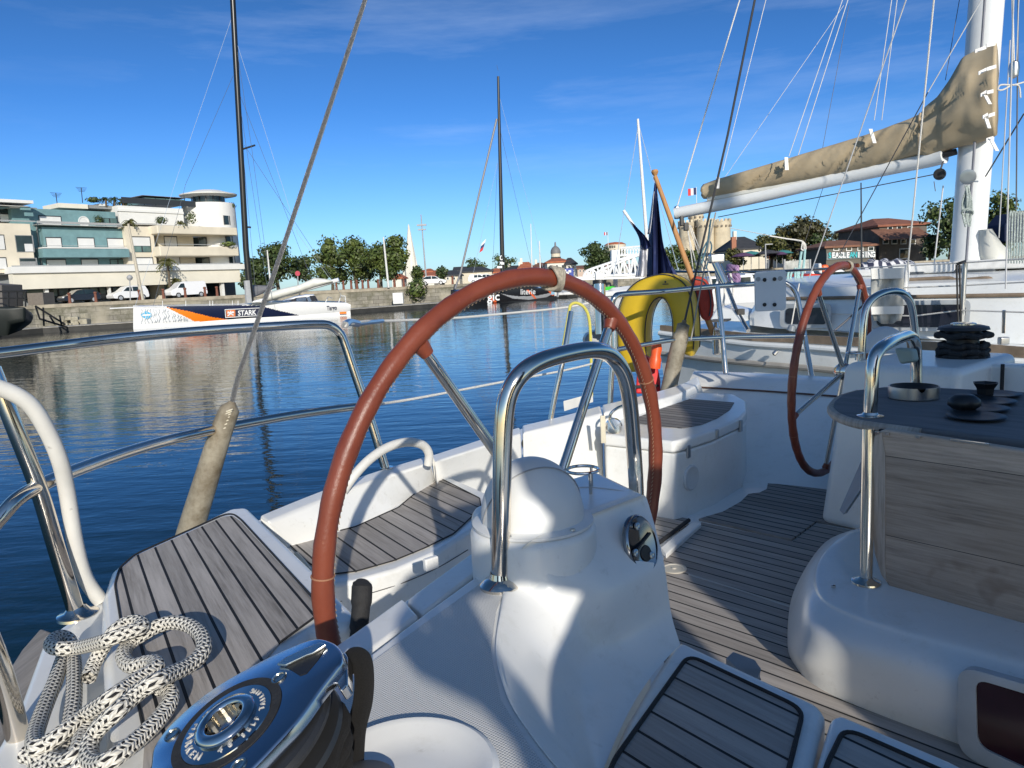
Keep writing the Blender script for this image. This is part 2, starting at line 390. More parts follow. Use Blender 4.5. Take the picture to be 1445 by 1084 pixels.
# --- steering pedestals
ped = MB()
a, b, c_, d_ = Z(718, 764, -.372), Z(917, 696, -.372), Z(842, 661, -.372), Z(842, 661, -.372) + Z(718, 764, -.372) - Z(917, 696, -.372)
p1 = thing('steering_pedestal', (a+c_)/2, None, None); p1.parent = yacht; p1.location = (a+c_)/2 - root_loc(yacht)
pbody = ped.prism([a, b, c_, d_], (0, 0, -.52)).build('pedestal_body', GEL, p1, bevel=.022, seg=6)
rows = [
 [(908, 698, -.3695), (815, 734, -.3695), (744, 767, -.3695), (714, 812, -.4435), (706, 860, -.4438), (699, 920, -.4438), (716, 985, -.4438), (754, 1045, -.4438), (795, 1095, -.4438)],
 [(915, 711, -.388), (820, 745, -.385), (744, 778, -.385), (722, 812, -.43), (714, 860, -.442), (707, 920, -.446), (722, 985, -.446), (760, 1045, -.446), (800, 1095, -.446)],
 [(936, 790, -.462), (862, 826, -.455), (800, 852, -.462), (775, 885, -.477), (762, 920, -.487), (765, 960, -.492), (777, 1010, -.50), (802, 1060, -.505), (825, 1105, -.505)],
 [(947, 865, -.54), (905, 890, -.54), (872, 912, -.545), (846, 938, -.55), (832, 965, -.555), (826, 990, -.555), (824, 1030, -.56), (830, 1070, -.562), (838, 1115, -.562)],
 [(960, 910, -.578), (944, 926, -.579), (925, 947, -.579), (905, 975, -.579), (890, 1000, -.579), (875, 1030, -.579), (862, 1060, -.579), (850, 1090, -.579), (840, 1120, -.579)]]
cove = loft('coved_side', rows, GEL, p1, n=60, k=8)
seamline([(806, 716), (813, 692), (830, 688), (870, 692), (903, 698)], [pbody, cove], .0010, plain('seam_soft', (.50, .51, .51), .6), par=p1)
cc = D(752, 742, 1.17)
cyl = V(cc.x, cc.y, 0)
MB().lathe([(.098, EYE-.55), (.098, EYE-.385), (.093, EYE-.374), (.088, EYE-.372), (0, EYE-.372)], cyl, n=64).build('compass_housing', GEL, p1, smooth=True, ang=50)
dome = MB().lathe([(.094, 0), (.094, .004), (.082, .007), (.080, .008)] + [(.080*math.cos(t*math.pi/2/14), .010 + .092*math.sin(t*math.pi/2/14)) for t in range(15)], cyl + V(0, 0, EYE-.372), n=64).build('compass_dome', plain('compass_cover_white', (.66, .67, .66), .45, scale=5, var=.06), p1, smooth=True, ang=50)
dc = cyl + V(0, 0, EYE-.362)
sm = MB()   # moulded seams on the dome
arc = []
for t in range(31):
    q = math.pi*t/30; e1, e2 = V(math.cos(R_(20)), math.sin(R_(20)), 0), (V(-math.sin(R_(20)), math.cos(R_(20)), 0)*-.45 + V(0, 0, 1)*.9).normalized()
    arc.append(dc + e1*math.cos(q)*.0808 + V(e2.x*math.sin(q)*.0808, e2.y*math.sin(q)*.0808, e2.z*math.sin(q)*.0935))
sm.tube(arc, .0011, 6)
sm.build('dome_seam', plain('seam_grey', (.30, .31, .32), .6), dome, smooth=True)
for az in (-25, 40, 165, 230):
    p = cyl + V(.088*math.sin(R_(az)), -.088*math.cos(R_(az)), EYE-.366)
    MB().lathe([(.0045, 0), (.004, .002), (0, .002)], p, n=12).build('screw', DULLSTEEL, dome, smooth=True)
# guard
def guard(pts, r, parent, base=True):
    g = MB().tube(rounded(pts, .10, 8), r, 20).build('pedestal_guard', CHROME, parent, smooth=True)
    return g
gl = [D(706, 826, 1.11)]
gz0 = D(706, 826, 1.11)
gA = [Y(706, 826, 1.05), Y(708, 700, 1.05), Y(710, 610, 1.055), Y(716, 562, 1.06), Y(733, 530, 1.07), Y(760, 511, 1.10), Y(800, 499, 1.15), Y(838, 494, 1.20), Y(862, 502, 1.25), Y(880, 527, 1.28), Y(889, 570, 1.31), Y(894, 630, 1.33), Y(897, 674, 1.33), Y(898, 700, 1.33)]
g1 = MB().tube(spline(gA, 5), .0138, 24).build('pedestal_guard', CHROME, p1, smooth=True)
f0 = Vector(gA[0])
MB().lathe([(.030, -.003), (.030, .002), (.024, .008), (.016, .012), (.0138, .02)], f0 + V(0, 0, 0), n=32).build('guard_flange', CHROME, g1, smooth=True)
# cup ring
rc = Z(822, 663, -.335)
cr = MB(); cr.tube([rc + V(.028*math.cos(t*math.pi/16), .028*math.sin(t*math.pi/16), 0) for t in range(32)], .003, 8, closed=True)
for t in (.9, -1.2): cr.tube([rc + V(.028*math.cos(t), .028*math.sin(t), 0), rc + V(.028*math.cos(t), .028*math.sin(t), -.038)], .0028, 8)
cr.build('cup_ring', CHROME, p1, smooth=True)
# engine panel : oval steel plate on the front face
fn = (b - a).cross(V(0, 0, 1)).normalized()
if fn.dot(CAM - a) < 0: fn = -fn
hp_ = hit(899, 768, [cove]); fn = (hp_[1]*.4 + fn*.6).normalized(); pp = hp_[0] + fn*.003
al = V(0, 0, 1).cross(fn).normalized(); al = al if al.dot(RT) > 0 else -al; up_ = fn.cross(al); up_ = up_ if up_.z > 0 else -up_
pan = MB()
def ovl(rx, rz, off, n=40): return [pp + al*(rx*math.cos(2*math.pi*k/n)) + up_*(rz*math.sin(2*math.pi*k/n)) + fn*off for k in range(n)]
pan.grid([ovl(.037, .047, 0), ovl(.037, .047, .006), ovl(.034, .044, .010), ovl(.031, .041, .008), ovl(.0005, .0005, .009)], closed=True)
eo = pan.build('engine_panel', chrome_mat('dark_chrome', .12, (.30, .30, .31)), p1, smooth=True, ang=60)
for x, z in ((-.004, .029), (-.024, -.008), (.012, -.022)):
    MB().lathe([(.006, 0), (.006, .003), (.003, .004), (0, .003)], pp + al*x + up_*z + fn*.009, fn, 16).build('knob', DULLSTEEL, eo, smooth=True)
MB().lathe([(.013, 0), (.012, .001), (0, .001)], pp + al*.002 + up_*-.016 + fn*.0092, fn, 20).build('key_hole', BLACK, eo, smooth=True)
bar = MB().box(pp + al*.002 + up_*.004 + fn*.0105, (.042, .004, .003), ax=((al*.93 + up_*.35).normalized(), fn, (up_*.93 - al*.35).normalized())); bar.build('panel_bar', BLACK, eo)
# --- steering wheels (fitted to the photograph)
WR = .42
def wheel(Cc, az, tilt, parent, phase, knot=True, small=False):
    w = thing('steering_wheel', Cc, None, None); w.parent = parent; w.location = Cc - root_loc(parent)
    Tn = V(math.sin(az), math.cos(az), 0); An = V(-math.cos(az), math.sin(az), 0)
    Vn = V(0, 0, 1)*math.cos(tilt) + An*math.sin(tilt); Nn = Tn.cross(Vn)
    if Nn.dot(An) < 0: Nn = -Nn      # aft
    n = 144
    pts = []
    for k in range(n):
        t = 2*math.pi*k/n
        pts.append(Cc + (Tn*math.sin(t) + Vn*math.cos(t))*WR)
    rad = [.0150 + .0006*math.sin(k*1.7) + .0004*math.sin(k*.53+1) for k in range(n)]
    rim = MB(); 
    m = len(pts); rows = []
    for k in range(n):
        e = (pts[k]-Cc).normalized()
        rows.append([pts[k] + (e*math.cos(2*math.pi*j/20) + Nn*math.sin(2*math.pi*j/20))*rad[k] for j in range(20)])
    rows.append(rows[0]); rim.grid(rows, closed=True)
    rimo = rim.build('rim', LEATHER, w, smooth=True, ang=80)
    st = MB()      # stitched seam on the inside of the rim
    for k in range(n*2):
        if k % 1 == 0:
            t = math.pi*k/n + .01; e = Tn*math.sin(t) + Vn*math.cos(t); q = Tn*math.cos(t) - Vn*math.sin(t)
            p = Cc + e*(WR-.0152) - Nn*.004
            st.tube([p - q*.003 - Nn*.0015, p + q*.003 + Nn*.0015], .0007, 4)
    st.build('stitching', plain('thread_cream', (.42, .30, .20), .8), rimo)
    for t in (R_(62), R_(242), R_(-86)):   # leather section joints
        e = Tn*math.sin(t) + Vn*math.cos(t); q = Tn*math.cos(t) - Vn*math.sin(t)
        MB().tube([Cc + e*WR - q*.001, Cc + e*WR + q*.001], .0163, 20).build('leather_joint', plain('joint_leather', (.33, .16, .09), .7), rimo, smooth=True)
    hub = Cc + Nn*.02 - Nn*.06
    for k in range(5):
        t = phase + 2*math.pi*k/5; e = Tn*math.sin(t) + Vn*math.cos(t)
        MB().tube([hub + e*.03, Cc + e*(WR-.012)], [.0095, .0085], 16).build('spoke', CHROME, w, smooth=True)
        MB().tube([Cc + e*(WR-.012), Cc + e*(WR-.032) - Nn*.004], [.0145, .0105], 14).build('leather_boot', LEATHER, w, smooth=True)
    MB().lathe([(0, -.02), (.030, -.02), (.034, -.012), (.034, .018), (.022, .03), (.016, .034), (0, .034)], hub, Nn, 32).build('hub', CHROME, w, smooth=True)
    MB().lathe([(.02, .0), (.02, .11), (0, .11)], hub, -Nn, 24).build('axle', DULLSTEEL, w, smooth=True)
    if knot:
        kn = MB(); t0 = R_(9)
        for s in range(5):
            path = []
            for j in range(25):
                q = 2*math.pi*j/24; t = t0 + (s-2)*.0105 + .013*math.sin(q*2 + s*.4)
                e = Tn*math.sin(t) + Vn*math.cos(t); path.append(Cc + e*(WR + .0192*math.cos(q)) + Nn*(.0192*math.sin(q)))
            kn.tube(path, .0033, 8)
        kn.build('turks_head_knot', plain('knot_cord', (.42, .38, .30), .9, scale=160, bumpy=.5, var=.3), rimo, smooth=True)
    return w
C1, C2 = V(.0151, 1.285, 1.7364), V(1.297, 3.0, 1.7285)
wheel(C1, .753, -.07, yacht, 0 if False else R_(36), True)
wheel(C2, .740, -.07, yacht, R_(36), True)
# pedestal two
p2t = [Z(1190, 512, -.345), Z(1205, 506, -.345), Z(1300, 508, -.345), Z(1330, 530, -.345), Z(1225, 540, -.345)]
a2 = Z(1190, 512, -.345)
p2 = thing('steering_pedestal', a2, None, None); p2.parent = yacht; p2.location = a2 - root_loc(yacht)
top = [a2, a2 + TD*.52, a2 + TD*.52 + FD*.38, a2 + FD*.38]; b2 = Z(1155, 738, -.93)
bot = [b2, b2 + TD*.52, b2 + TD*.52 + FD*.42, b2 + FD*.42]
MB().add(top + bot, [(0, 1, 2, 3), (7, 6, 5, 4), (0, 4, 5, 1), (1, 5, 6, 2), (2, 6, 7, 3), (3, 7, 4, 0)]).build('pedestal_body', GEL, p2, bevel=.03, seg=5)
c2 = D(1248, 510, 2.95); c2 = V(c2.x, c2.y, 0)
MB().lathe([(.094, 0), (.094, .004), (.080, .008)] + [(.078*math.cos(t*math.pi/24), .010 + .088*math.sin(t*math.pi/24)) for t in range(13)], c2 + V(0, 0, EYE-.345), n=48).build('compass_dome', plain('compass_cover_white', (.66, .67, .66), .45), p2, smooth=True, ang=50)
rc = Z(1206, 498, -.32); cr = MB(); cr.tube([rc + V(.028*math.cos(t*math.pi/16), .028*math.sin(t*math.pi/16), 0) for t in range(32)], .003, 8, closed=True)
for t in (1, 3.1, -1.2): cr.tube([rc + V(.028*math.cos(t), .028*math.sin(t), 0), rc + V(.028*math.cos(t), .028*math.sin(t), -.03)], .0028, 8)
cr.build('cup_ring', CHROME, p2, smooth=True)
gB = [Y(1213, 600, 2.72), Y(1214, 548, 2.72), Y(1217, 480, 2.72), Y(1220, 443, 2.73), Y(1229, 424, 2.75), Y(1245, 414, 2.80), Y(1262, 411, 2.85), Y(1276, 416, 2.9), Y(1286, 432, 2.93), Y(1291, 470, 2.95), Y(1293, 515, 2.95)]
MB().tube(spline(gB, 5), .0138, 20).build('pedestal_guard', CHROME, p2, smooth=True)
# --- cockpit sole
slab('cockpit_sole', [(600, 760), (940, 640), (1060, 640), (1300, 690), (1700, 800), (1700, 1500), (900, 1500), (600, 1000)], -.9345, .05, GEL, bevel=0)
so_al = V(math.sin(R_(137)), math.cos(R_(137)), 0); so_ac = V(-so_al.y, so_al.x, 0)
TEAK_F = teak('teak_cockpit_sole', tuple(so_ac), tuple(so_al), .047, .12, grey=(.34, .31, .28))
TEAK_F2 = teak('teak_mat', tuple(so_ac), tuple(so_al), .047, .15, off=.01, tone=.8)
slab('sole_teak', [(938, 780), (990, 737), (1118, 764), (1152, 738), (1215, 752), (1340, 790), (1700, 1000), (1700, 1300), (1000, 1050), (920, 900)], -.9305, .004, TEAK_F, bevel=0)
slab('sole_teak', [(986, 732), (1020, 722), (1045, 708), (1056, 697), (1072, 695), (1082, 690), (1084, 680), (1162, 690), (1300, 720), (1240, 750), (1152, 735), (1117, 761)], -.926, .012, TEAK_F2, bevel=0)
slab('sole_teak', [(900, 716), (925, 722), (971, 732), (972, 740), (920, 772), (860, 800)], -.9305, .004, TEAK_F, bevel=0)
MB().prism(Zs([(932, 772), (976, 736), (990, 738), (940, 782)], -.915), (0, 0, -.02)).build('drain_channel', GEL, yacht, bevel=.005)
MB().tube(Zs([(930, 766), (972, 734)], -.915), .008, 6).build('channel_seal', BLACKRUB, yacht)
dr = Z(951, 803, -.930)
MB().lathe([(.040, 0), (.040, .003), (.032, .004), (.030, .002), (.008, .002), (.006, .005), (0, .005)], dr, n=40).build('drain_plate', plain('cream_plate', (.50, .47, .40), .5), yacht, smooth=True)
MB().tube(Zs([(972, 811), (1050, 835), (1128, 861), (1300, 905)], -.930), .003, 6).build('hatch_seam', plain('seam_pale', (.45, .44, .42), .6), yacht)
# --- far locker / helm seat
lk = MB(); top_l = [(850, 604), (900, 579), (958, 553), (1036, 556), (1053, 566), (1054, 580), (1046, 589), (1005, 607), (960, 621), (950, 623), (852, 613)]
lt_ = thing('seat_locker', Z(950, 620, -.93), None, None); lt_.parent = yacht; lt_.location = Z(950, 620, -.93) - root_loc(yacht)
lid_o = slab('locker_lid', top_l, -.625, .047, GEL, lt_, bevel=.012, seg=4)
cen = sum((Z(x, y, -.625) for x, y in top_l), V(0, 0, 0))/len(top_l)
bd = [cen + (Z(x, y, -.625) - cen)*.985 - V(0, 0, .050) for x, y in top_l]
body_o = MB().prism(bd, (0, 0, -.28)).build('locker_body', GEL, lt_, bevel=.010, seg=4)
TEAK_L = teak('teak_locker', tuple(so_ac), tuple(so_al), .048, .13, grey=(.30, .28, .26), tone=.8)
slab('teak_inlay', [(890, 592), (935, 576), (973, 563), (1036, 568), (1030, 578), (1012, 590), (990, 599), (965, 604), (940, 603), (895, 597)], -.6225, .004, TEAK_L, lt_, bevel=0)
lp = Z(957, 727, -.93); lq = Z(1054, 694, -.93); ln = (lq-lp).cross(V(0, 0, 1)).normalized()
if ln.dot(CAM-lp) < 0: ln = -ln
h_ = hit(974, 674, [body_o]) or (onplane(974, 674, lp, ln), ln); sp_c = h_[0]; ln = h_[1]; ld = V(0, 0, 1).cross(ln).normalized()
MB().lathe([(.050, 0), (.050, .006), (.044, .010), (.034, .007), (0, .008)], sp_c, ln, 40).build('speaker', plain('speaker_grey', (.55, .57, .58), .6), lt_, smooth=True, ang=50)
for x, y, s in ((970, 637, 1), (1044, 601, 1), (1011, 612, .7)):
    h_ = hit(x, y, [lid_o, body_o]); q = (h_[0] if h_ else onplane(x, y, lp + ln*.012, ln)) + ln*.003
    MB().box(q, (.022*s, .012, .050*s), ax=(ld, ln, V(0, 0, 1))).build('latch', DULLSTEEL, lt_, bevel=.003)
# engine control on the bulwark beside the locker
ec = MB().tube(spline([D(868, 606, 3.0), D(860, 590, 3.0), D(868, 578, 3.0), D(884, 572, 3.05), D(892, 580, 3.05)], 6), .006, 10)
ec.lathe([(0, .02), (.03, .018), (.035, 0)], D(866, 602, 3.02), CAM-D(866, 602, 3.02), 24)
ec.build('engine_lever', CHROME, yacht, smooth=True)
MB().box(D(851, 606, 2.95), (.02, .01, .11)).build('bulwark_trim', CREAM, yacht, bevel=.003)
# --- far coaming : ruled inner wall with a brown line
loft('far_coaming', [[(975, 524, -.74), (1100, 529, -.74), (1210, 535, -.74), (1400, 545, -.74)], [(980, 523, -.60), (1100, 528, -.60), (1205, 534, -.60), (1400, 544, -.60)], [(974, 534, -.62), (1100, 541, -.62), (1200, 549, -.62), (1400, 560, -.62)], [(970, 546, -.66), (1080, 553, -.66), (1190, 561, -.66), (1400, 580, -.66)], [(1010, 600, -.80), (1070, 610, -.80), (1180, 620, -.80), (1400, 650, -.80)], [(1050, 690, -.935), (1080, 688, -.935), (1170, 697, -.935), (1400, 730, -.935)]], GEL, n=24, sub_rows=False)
MB().tube([Z(970, 545.5, -.655), Z(1080, 552, -.655), Z(1190, 560, -.655), Z(1300, 568, -.655)], .005, 6).build('brown_trim_line', plain('brown_line', (.10, .045, .03), .6), yacht)
# far side coaming further forward, behind the table
fc = [Z(1285, 510, -.36), Z(1600, 522, -.36)]
MB().prism([fc[0], fc[1], fc[1] - V(0, 0, .55), fc[0] - V(0, 0, .55)], TD*.07).build('far_seat_back', GEL, yacht, bevel=.012)
MB().tube([Z(1415, 514, -.355), Z(1415, 514, -.355) - V(0, 0, .35)], .006, 8).build('moulding_seam', BLACKRUB, yacht)
# --- near cockpit seat (two cushions of teak) 
slab('cockpit_seat', [(958, 900), (990, 915), (1158, 992), (1164, 1003), (1150, 1060), (1120, 1200), (800, 1500), (800, 1130), (850, 1090), (880, 1020), (925, 945), (945, 915)], -.580, .30, GEL, bevel=.016, seg=5)
slab('cockpit_seat', [(1172, 1012), (1186, 1007), (1340, 1072), (1700, 1250), (1700, 1600), (1000, 1600), (1130, 1150)], -.580, .30, GEL, bevel=.016, seg=5)
st_al = V(math.sin(R_(143)), math.cos(R_(143)), 0); st_ac = V(-st_al.y, st_al.x, 0)
TEAK_C = teak('teak_cockpit_seat', tuple(st_ac), tuple(st_al), .0445, 0.10, off=.012, tone=.95)
def inlay(px, dz, mat, rim=.0032, r=.025):
    P = Zs(px, dz); q = rounded([P[-1].lerp(P[0], .5)] + P + [P[-1].lerp(P[0], .5)], r, 6)[:-1]
    MB().prism(q, (0, 0, -.004)).build('teak_inlay', mat, yacht)
    MB().tube([p + V(0, 0, .0008) for p in q], rim, 6, closed=True).build('caulk_rim', BLACKRUB, yacht, smooth=True)
inlay([(972, 925), (1134, 1002), (1085, 1200), (840, 1200), (862, 1080)], -.5775, TEAK_C)
inlay([(1192, 1028), (1400, 1120), (1400, 1400), (1120, 1300), (1165, 1084)], -.5775, TEAK_C)
fs = MB().prism([D(1024, 928, 1.36), D(1034, 919, 1.40), D(1066, 931, 1.40), D(1073, 945, 1.36), D(1070, 960, 1.36), D(1040, 945, 1.36)], (0, 0, -.02)); fs.build('seat_hinge', plain('grey_plastic', (.22, .25, .28), .5), yacht, bevel=.004)
# --- engine box under the table
rowsb = [[(1300, 745, -.76), (1300, 760, -.76), (1290, 780, -.76), (1290, 800, -.76), (1300, 810, -.76), (1340, 820, -.76), (1400, 850, -.76), (1600, 900, -.76)],
 [(1240, 745, -.755), (1198, 760, -.755), (1174, 785, -.755), (1167, 812, -.755), (1181, 840, -.755), (1232, 866, -.755), (1330, 893, -.755), (1600, 965, -.755)],
 [(1228, 743, -.765), (1186, 758, -.765), (1156, 788, -.765), (1148, 822, -.765), (1162, 852, -.765), (1218, 880, -.765), (1325, 913, -.765), (1600, 988, -.765)],
 [(1222, 743, -.80), (1176, 760, -.80), (1140, 800, -.80), (1131, 850, -.80), (1146, 885, -.80), (1200, 913, -.80), (1315, 950, -.80), (1600, 1040, -.80)],
 [(1217, 744, -.88), (1166, 764, -.88), (1125, 824, -.88), (1114, 880, -.88), (1124, 922, -.88), (1170, 950, -.88), (1290, 997, -.88), (1600, 1105, -.88)],
 [(1216, 745, -.932), (1164, 766, -.932), (1122, 830, -.932), (1111, 903, -.932), (1123, 941, -.932), (1163, 976, -.932), (1285, 1026, -.932), (1600, 1140, -.932)]]
tbase = loft('table_base', rowsb, GEL, n=70, k=5)
w1, wn_ = hit(1400, 1000, [tbase]); w1 = w1 + wn_*.002
for q_ in ((1365, 1030), (1440, 955), (1360, 950), (1440, 1050)):
    h_ = hit(*q_, [tbase])
    if h_: w1 = w1 + wn_*max(0, (h_[0]-w1).dot(wn_))
def onw(l, off): return [onplane(x, y, w1 + wn_*off, wn_) for x, y in l]
def rr(l, r, k=6):
    q = rounded([l[-1].lerp(l[0], .5)] + l + [l[-1].lerp(l[0], .5)], r, k)[:-1]; return q
wo = rr(onw([(1352, 938), (1640, 1020), (1600, 1180), (1352, 1062)], .012), .035)
wi = rr(onw([(1377, 957), (1620, 1030), (1590, 1150), (1380, 1052)], .012), .022)
fr = MB(); n_ = len(wo)
cw = sum(wi, V(0, 0, 0))/n_
fr.grid([[p - wn_*.02 for p in wo], wo, [p + wn_*.004 for p in wo], [p.lerp(q, .35) + wn_*.006 for p, q in zip(wo, wi)], [p + wn_*.004 for p in wi], [p - wn_*.004 for p in wi]], closed=True)
wf = fr.build('side_window', plain('window_frame_grey', (.42, .45, .47), .35), yacht, smooth=True, ang=50)
MB().add([p - wn_*.002 for p in wi] + [cw - wn_*.002], [(i, (i+1) % n_, n_) for i in range(n_)]).build('dark_red_pane', plain('smoked_red', (.030, .006, .010), .15, var=.4, scale=6), wf)
MB().lathe([(.005, 0), (.005, .006), (0, .007)], Z(1176, 829, -.752), n=10).build('screw', CHROME, yacht, smooth=True)
# --- cockpit table
tb = thing('cockpit_table', Z(1222, 822, -.755), None, None); tb.parent = yacht; tb.location = Z(1222, 822, -.755) - root_loc(yacht)
TEAK_T = teak('table_top_wood', tuple(TD), tuple(FD), .6, 0, tone=.62, grey=(.26, .25, .25), dark=(.13, .125, .125))
top_px = [(1174, 574), (1176, 566), (1187, 557), (1210, 550), (1245, 546), (1290, 545), (1445, 553), (1800, 572), (1800, 700), (1445, 622), (1300, 604), (1240, 596), (1205, 590), (1183, 582)]
MB().prism(Zs(top_px, -.388), (0, 0, -.026)).build('tabletop', TEAK_T, tb, bevel=.009, seg=4)
lf0 = Z(1232, 822, -.755) + TD*.012
TEAK_V = teak('table_leaf_wood', (0, 0, 1), tuple(FD), .19, .007, off=.07, tone=1.0, grey=(.47, .375, .295), dark=(.22, .17, .13), stains=True)
leafpx = [(1247, 606), (1800, 690), (1800, 1010), (1445, 893), (1290, 856), (1262, 842), (1246, 815), (1234, 780), (1228, 700), (1229, 630), (1234, 612)]
LP = [onplane(x, y, lf0, TD) for x, y in leafpx]
MB().prism(LP, TD*.026).build('drop_leaf', TEAK_V, tb, bevel=.006, seg=3)
TEAK_E = teak('leaf_end_wood', tuple(FD), (0, 0, 1), .6, 0, grey=(.50, .42, .35), dark=(.22, .18, .14))
MB().prism([onplane(x, y, lf0 - TD*.0022, TD) for x, y in ((1234, 616), (1244, 611), (1249, 640), (1249, 800), (1252, 822), (1244, 812), (1234, 780), (1229, 700), (1230, 640))], TD*.0020).build('end_lipping', TEAK_E, tb)
MB().tube([p - V(0, 0, .013) for p in spline(Zs([(1300, 604), (1240, 596), (1205, 590), (1183, 582), (1174, 574), (1176, 566), (1187, 557), (1210, 550)], -.388), 4)], .0125, 10).build('edge_lipping', TEAK_E, tb, smooth=True)
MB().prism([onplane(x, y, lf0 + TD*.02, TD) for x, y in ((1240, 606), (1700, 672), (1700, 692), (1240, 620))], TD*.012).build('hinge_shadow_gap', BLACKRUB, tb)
for xx in (1238, 1252, 1296):
    MB().box(onplane(xx, 611 + (xx-1238)*.10, lf0 - TD*.004, TD), (.010, .004, .006), ax=(FD, TD, V(0, 0, 1))).build('hinge', CHROME, tb)
MB().box(onplane(1368, 624, lf0 - TD*.002, TD), (.075, .004, .004), ax=(FD, TD, V(0, 0, 1))).build('hinge', CHROME, tb)
lg0 = Z(1222, 822, -.755); lg1 = onplane(1224, 608, lg0, NV if abs(NV.dot(ray(1222, 700))) > .2 else TD)
lg1 = Y(1226, 606, lg0.y + .03)
MB().tube([lg0, lg1], .0145, 24).build('leg', CHROME, tb, smooth=True)
MB().lathe([(.034, 0), (.033, .004), (.022, .008), (.0145, .014)], lg0, n=32).build('leg_flange', CHROME, tb, smooth=True)
hb = Z(1228, 588, -.388)
hA = [Z(1228, 588, -.388), Y(1230, 545, hb.y), Y(1232, 515, hb.y+.005), Y(1238, 497, hb.y+.02), Y(1252, 485, hb.y+.08), Y(1270, 477, hb.y+.22), Y(1283, 474, hb.y+.32), Y(1291, 484, hb.y+.38), Y(1293, 505, hb.y+.40), Y(1293, 540, hb.y+.40)]
MB().tube(spline(hA, 6), .0165, 24).build('grab_rail', CHROME, tb, smooth=True)
MB().lathe([(.032, -.001), (.032, .003), (.02, .006), (.0165, .012)], hb, n=32).build('rail_flange', CHROME, tb, smooth=True)
q = Y(1280, 502, hb.y+.26)
MB().add([q + FD*x + TD*y + V(0, 0, z) for x, y, z in ((-.03, -.02, .022), (.02, -.02, .020), (.028, -.02, -.016), (-.012, -.02, -.024), (-.03, .02, .022), (.02, .02, .020), (.028, .02, -.016), (-.012, .02, -.024))], [(0, 1, 2, 3), (7, 6, 5, 4), (0, 4, 5, 1), (1, 5, 6, 2), (2, 6, 7, 3), (3, 7, 4, 0)]).build('rail_bracket', plain('pale_green_plastic', (.30, .38, .35), .5), tb, bevel=.008)
# dark bracket leg under the table (seen behind the post)
MB().prism([Z(1184, 720, -.68), Z(1190, 727, -.68), Z(1215, 690, -.60), Z(1215, 650, -.58)], TD*.02).build('folding_strut', plain('grey_plastic', (.22, .25, .28), .5), yacht, bevel=.003)
# --- far winch
wc = Z(1358, 508, -.356)
wf = thing('winch', wc, None, None); wf.parent = yacht; wf.location = wc - root_loc(yacht)
MB().lathe([(.085, 0), (.085, .012), (.06, .018), (.052, .03), (.050, .075), (.062, .082), (.08, .085), (.08, .092), (.055, .097), (.055, .104), (.082, .108), (.078, .118), (.055, .124), (0, .126)], wc, n=40).build('drum', BLACK, wf, smooth=True, ang=40)
for k, (r_, h_) in enumerate(((.070, .012), (.073, .032), (.068, .052), (.078, .09))):
    pts = [wc + V((r_ + .006*math.sin(t*3 + k))*math.cos(t*math.pi/16), (r_ + .006*math.sin(t*2.2))*math.sin(t*math.pi/16), h_ + .004*math.sin(t*1.1 + k)) for t in range(32)]
    MB().tube(pts, .011, 8, closed=True).build('black_line', BLACKRUB, wf, smooth=True)
MB().lathe([(.04, .125), (.04, .13), (.03, .133), (0, .131)], wc, n=30).build('top_cap', CHROME, wf, smooth=True)
# --- pushpit rails
def pipe(pts, r, name='guard_rail', mat=CHROME, k=6, parent=yacht, n=18): return MB().tube(spline(pts, k), r, n).build(name, mat, parent, smooth=True)
pp_ = thing('pushpit', Z(300, 740, -.6), None, None); pp_.parent = yacht; pp_.location = Z(300, 740, -.6) - root_loc(yacht)
pipe([D(-80, 508, 1.70), D(0, 498.5, 1.80), D(100, 486, 1.93), D(200, 474.5, 2.03), D(300, 466, 2.12), D(400, 460, 2.2), D(445, 458, 2.24), D(466, 460, 2.26), D(480, 471, 2.28), D(489, 492, 2.29), D(500, 525, 2.3), D(522, 590, 2.32), D(546, 668, 2.33)], .0135, parent=pp_)
pipe([D(-60, 800, 1.2), D(0, 731, 1.25), D(25, 704, 1.28), D(54, 687, 1.33), D(96, 668, 1.42), D(174, 640, 1.6), D(247, 619, 1.78), D(320, 603, 1.93), D(420, 585, 2.12), D(508, 573, 2.3)], .0125, parent=pp_)
pipe([D(-12, 520, 1.28), D(20, 600, 1.3), D(54, 688, 1.33), D(80, 775, 1.36), D(109, 868, 1.40)], .0145, 'stanchion', parent=pp_)
fb = D(110, 868, 1.40)
MB().lathe([(.036, -.002), (.035, .003), (.022, .008), (.015, .018)], fb, n=32).build('stanchion_foot', CHROME, pp_, smooth=True)
pipe([D(-60, 800, .90), D(0, 948, .98), D(33, 1068, 1.02)], .0145, 'stanchion', parent=pp_)
MB().lathe([(.036, -.002), (.035, .003), (.022, .008), (.015, .018)], D(34, 1066, 1.02), n=32).build('stanchion_foot', CHROME, pp_, smooth=True)
MB().lathe([(.021, 0), (.021, .010), (0, .012)], D(546, 664, 2.33), n=20).build('stanchion_foot', CHROME, pp_, smooth=True)
# white hose covered grab bars
pipe([D(-40, 540, 1.22), D(0, 548, 1.25), D(40, 569, 1.28), D(66, 607, 1.31), D(85, 652, 1.34), D(95, 697, 1.37), D(106, 765, 1.40), D(120, 815, 1.43), D(142, 848, 1.45)], .0138, 'hose_grab_bar', GREYTUBE, parent=yacht)
pipe([D(484, 694, 2.1), D(500, 671, 2.12), D(522, 648, 2.15), D(548, 631, 2.2), D(575, 624, 2.25), D(596, 628, 2.3), D(605, 640, 2.32), D(604, 656, 2.33)], .0135, 'hose_grab_bar', GREYTUBE, parent=yacht)
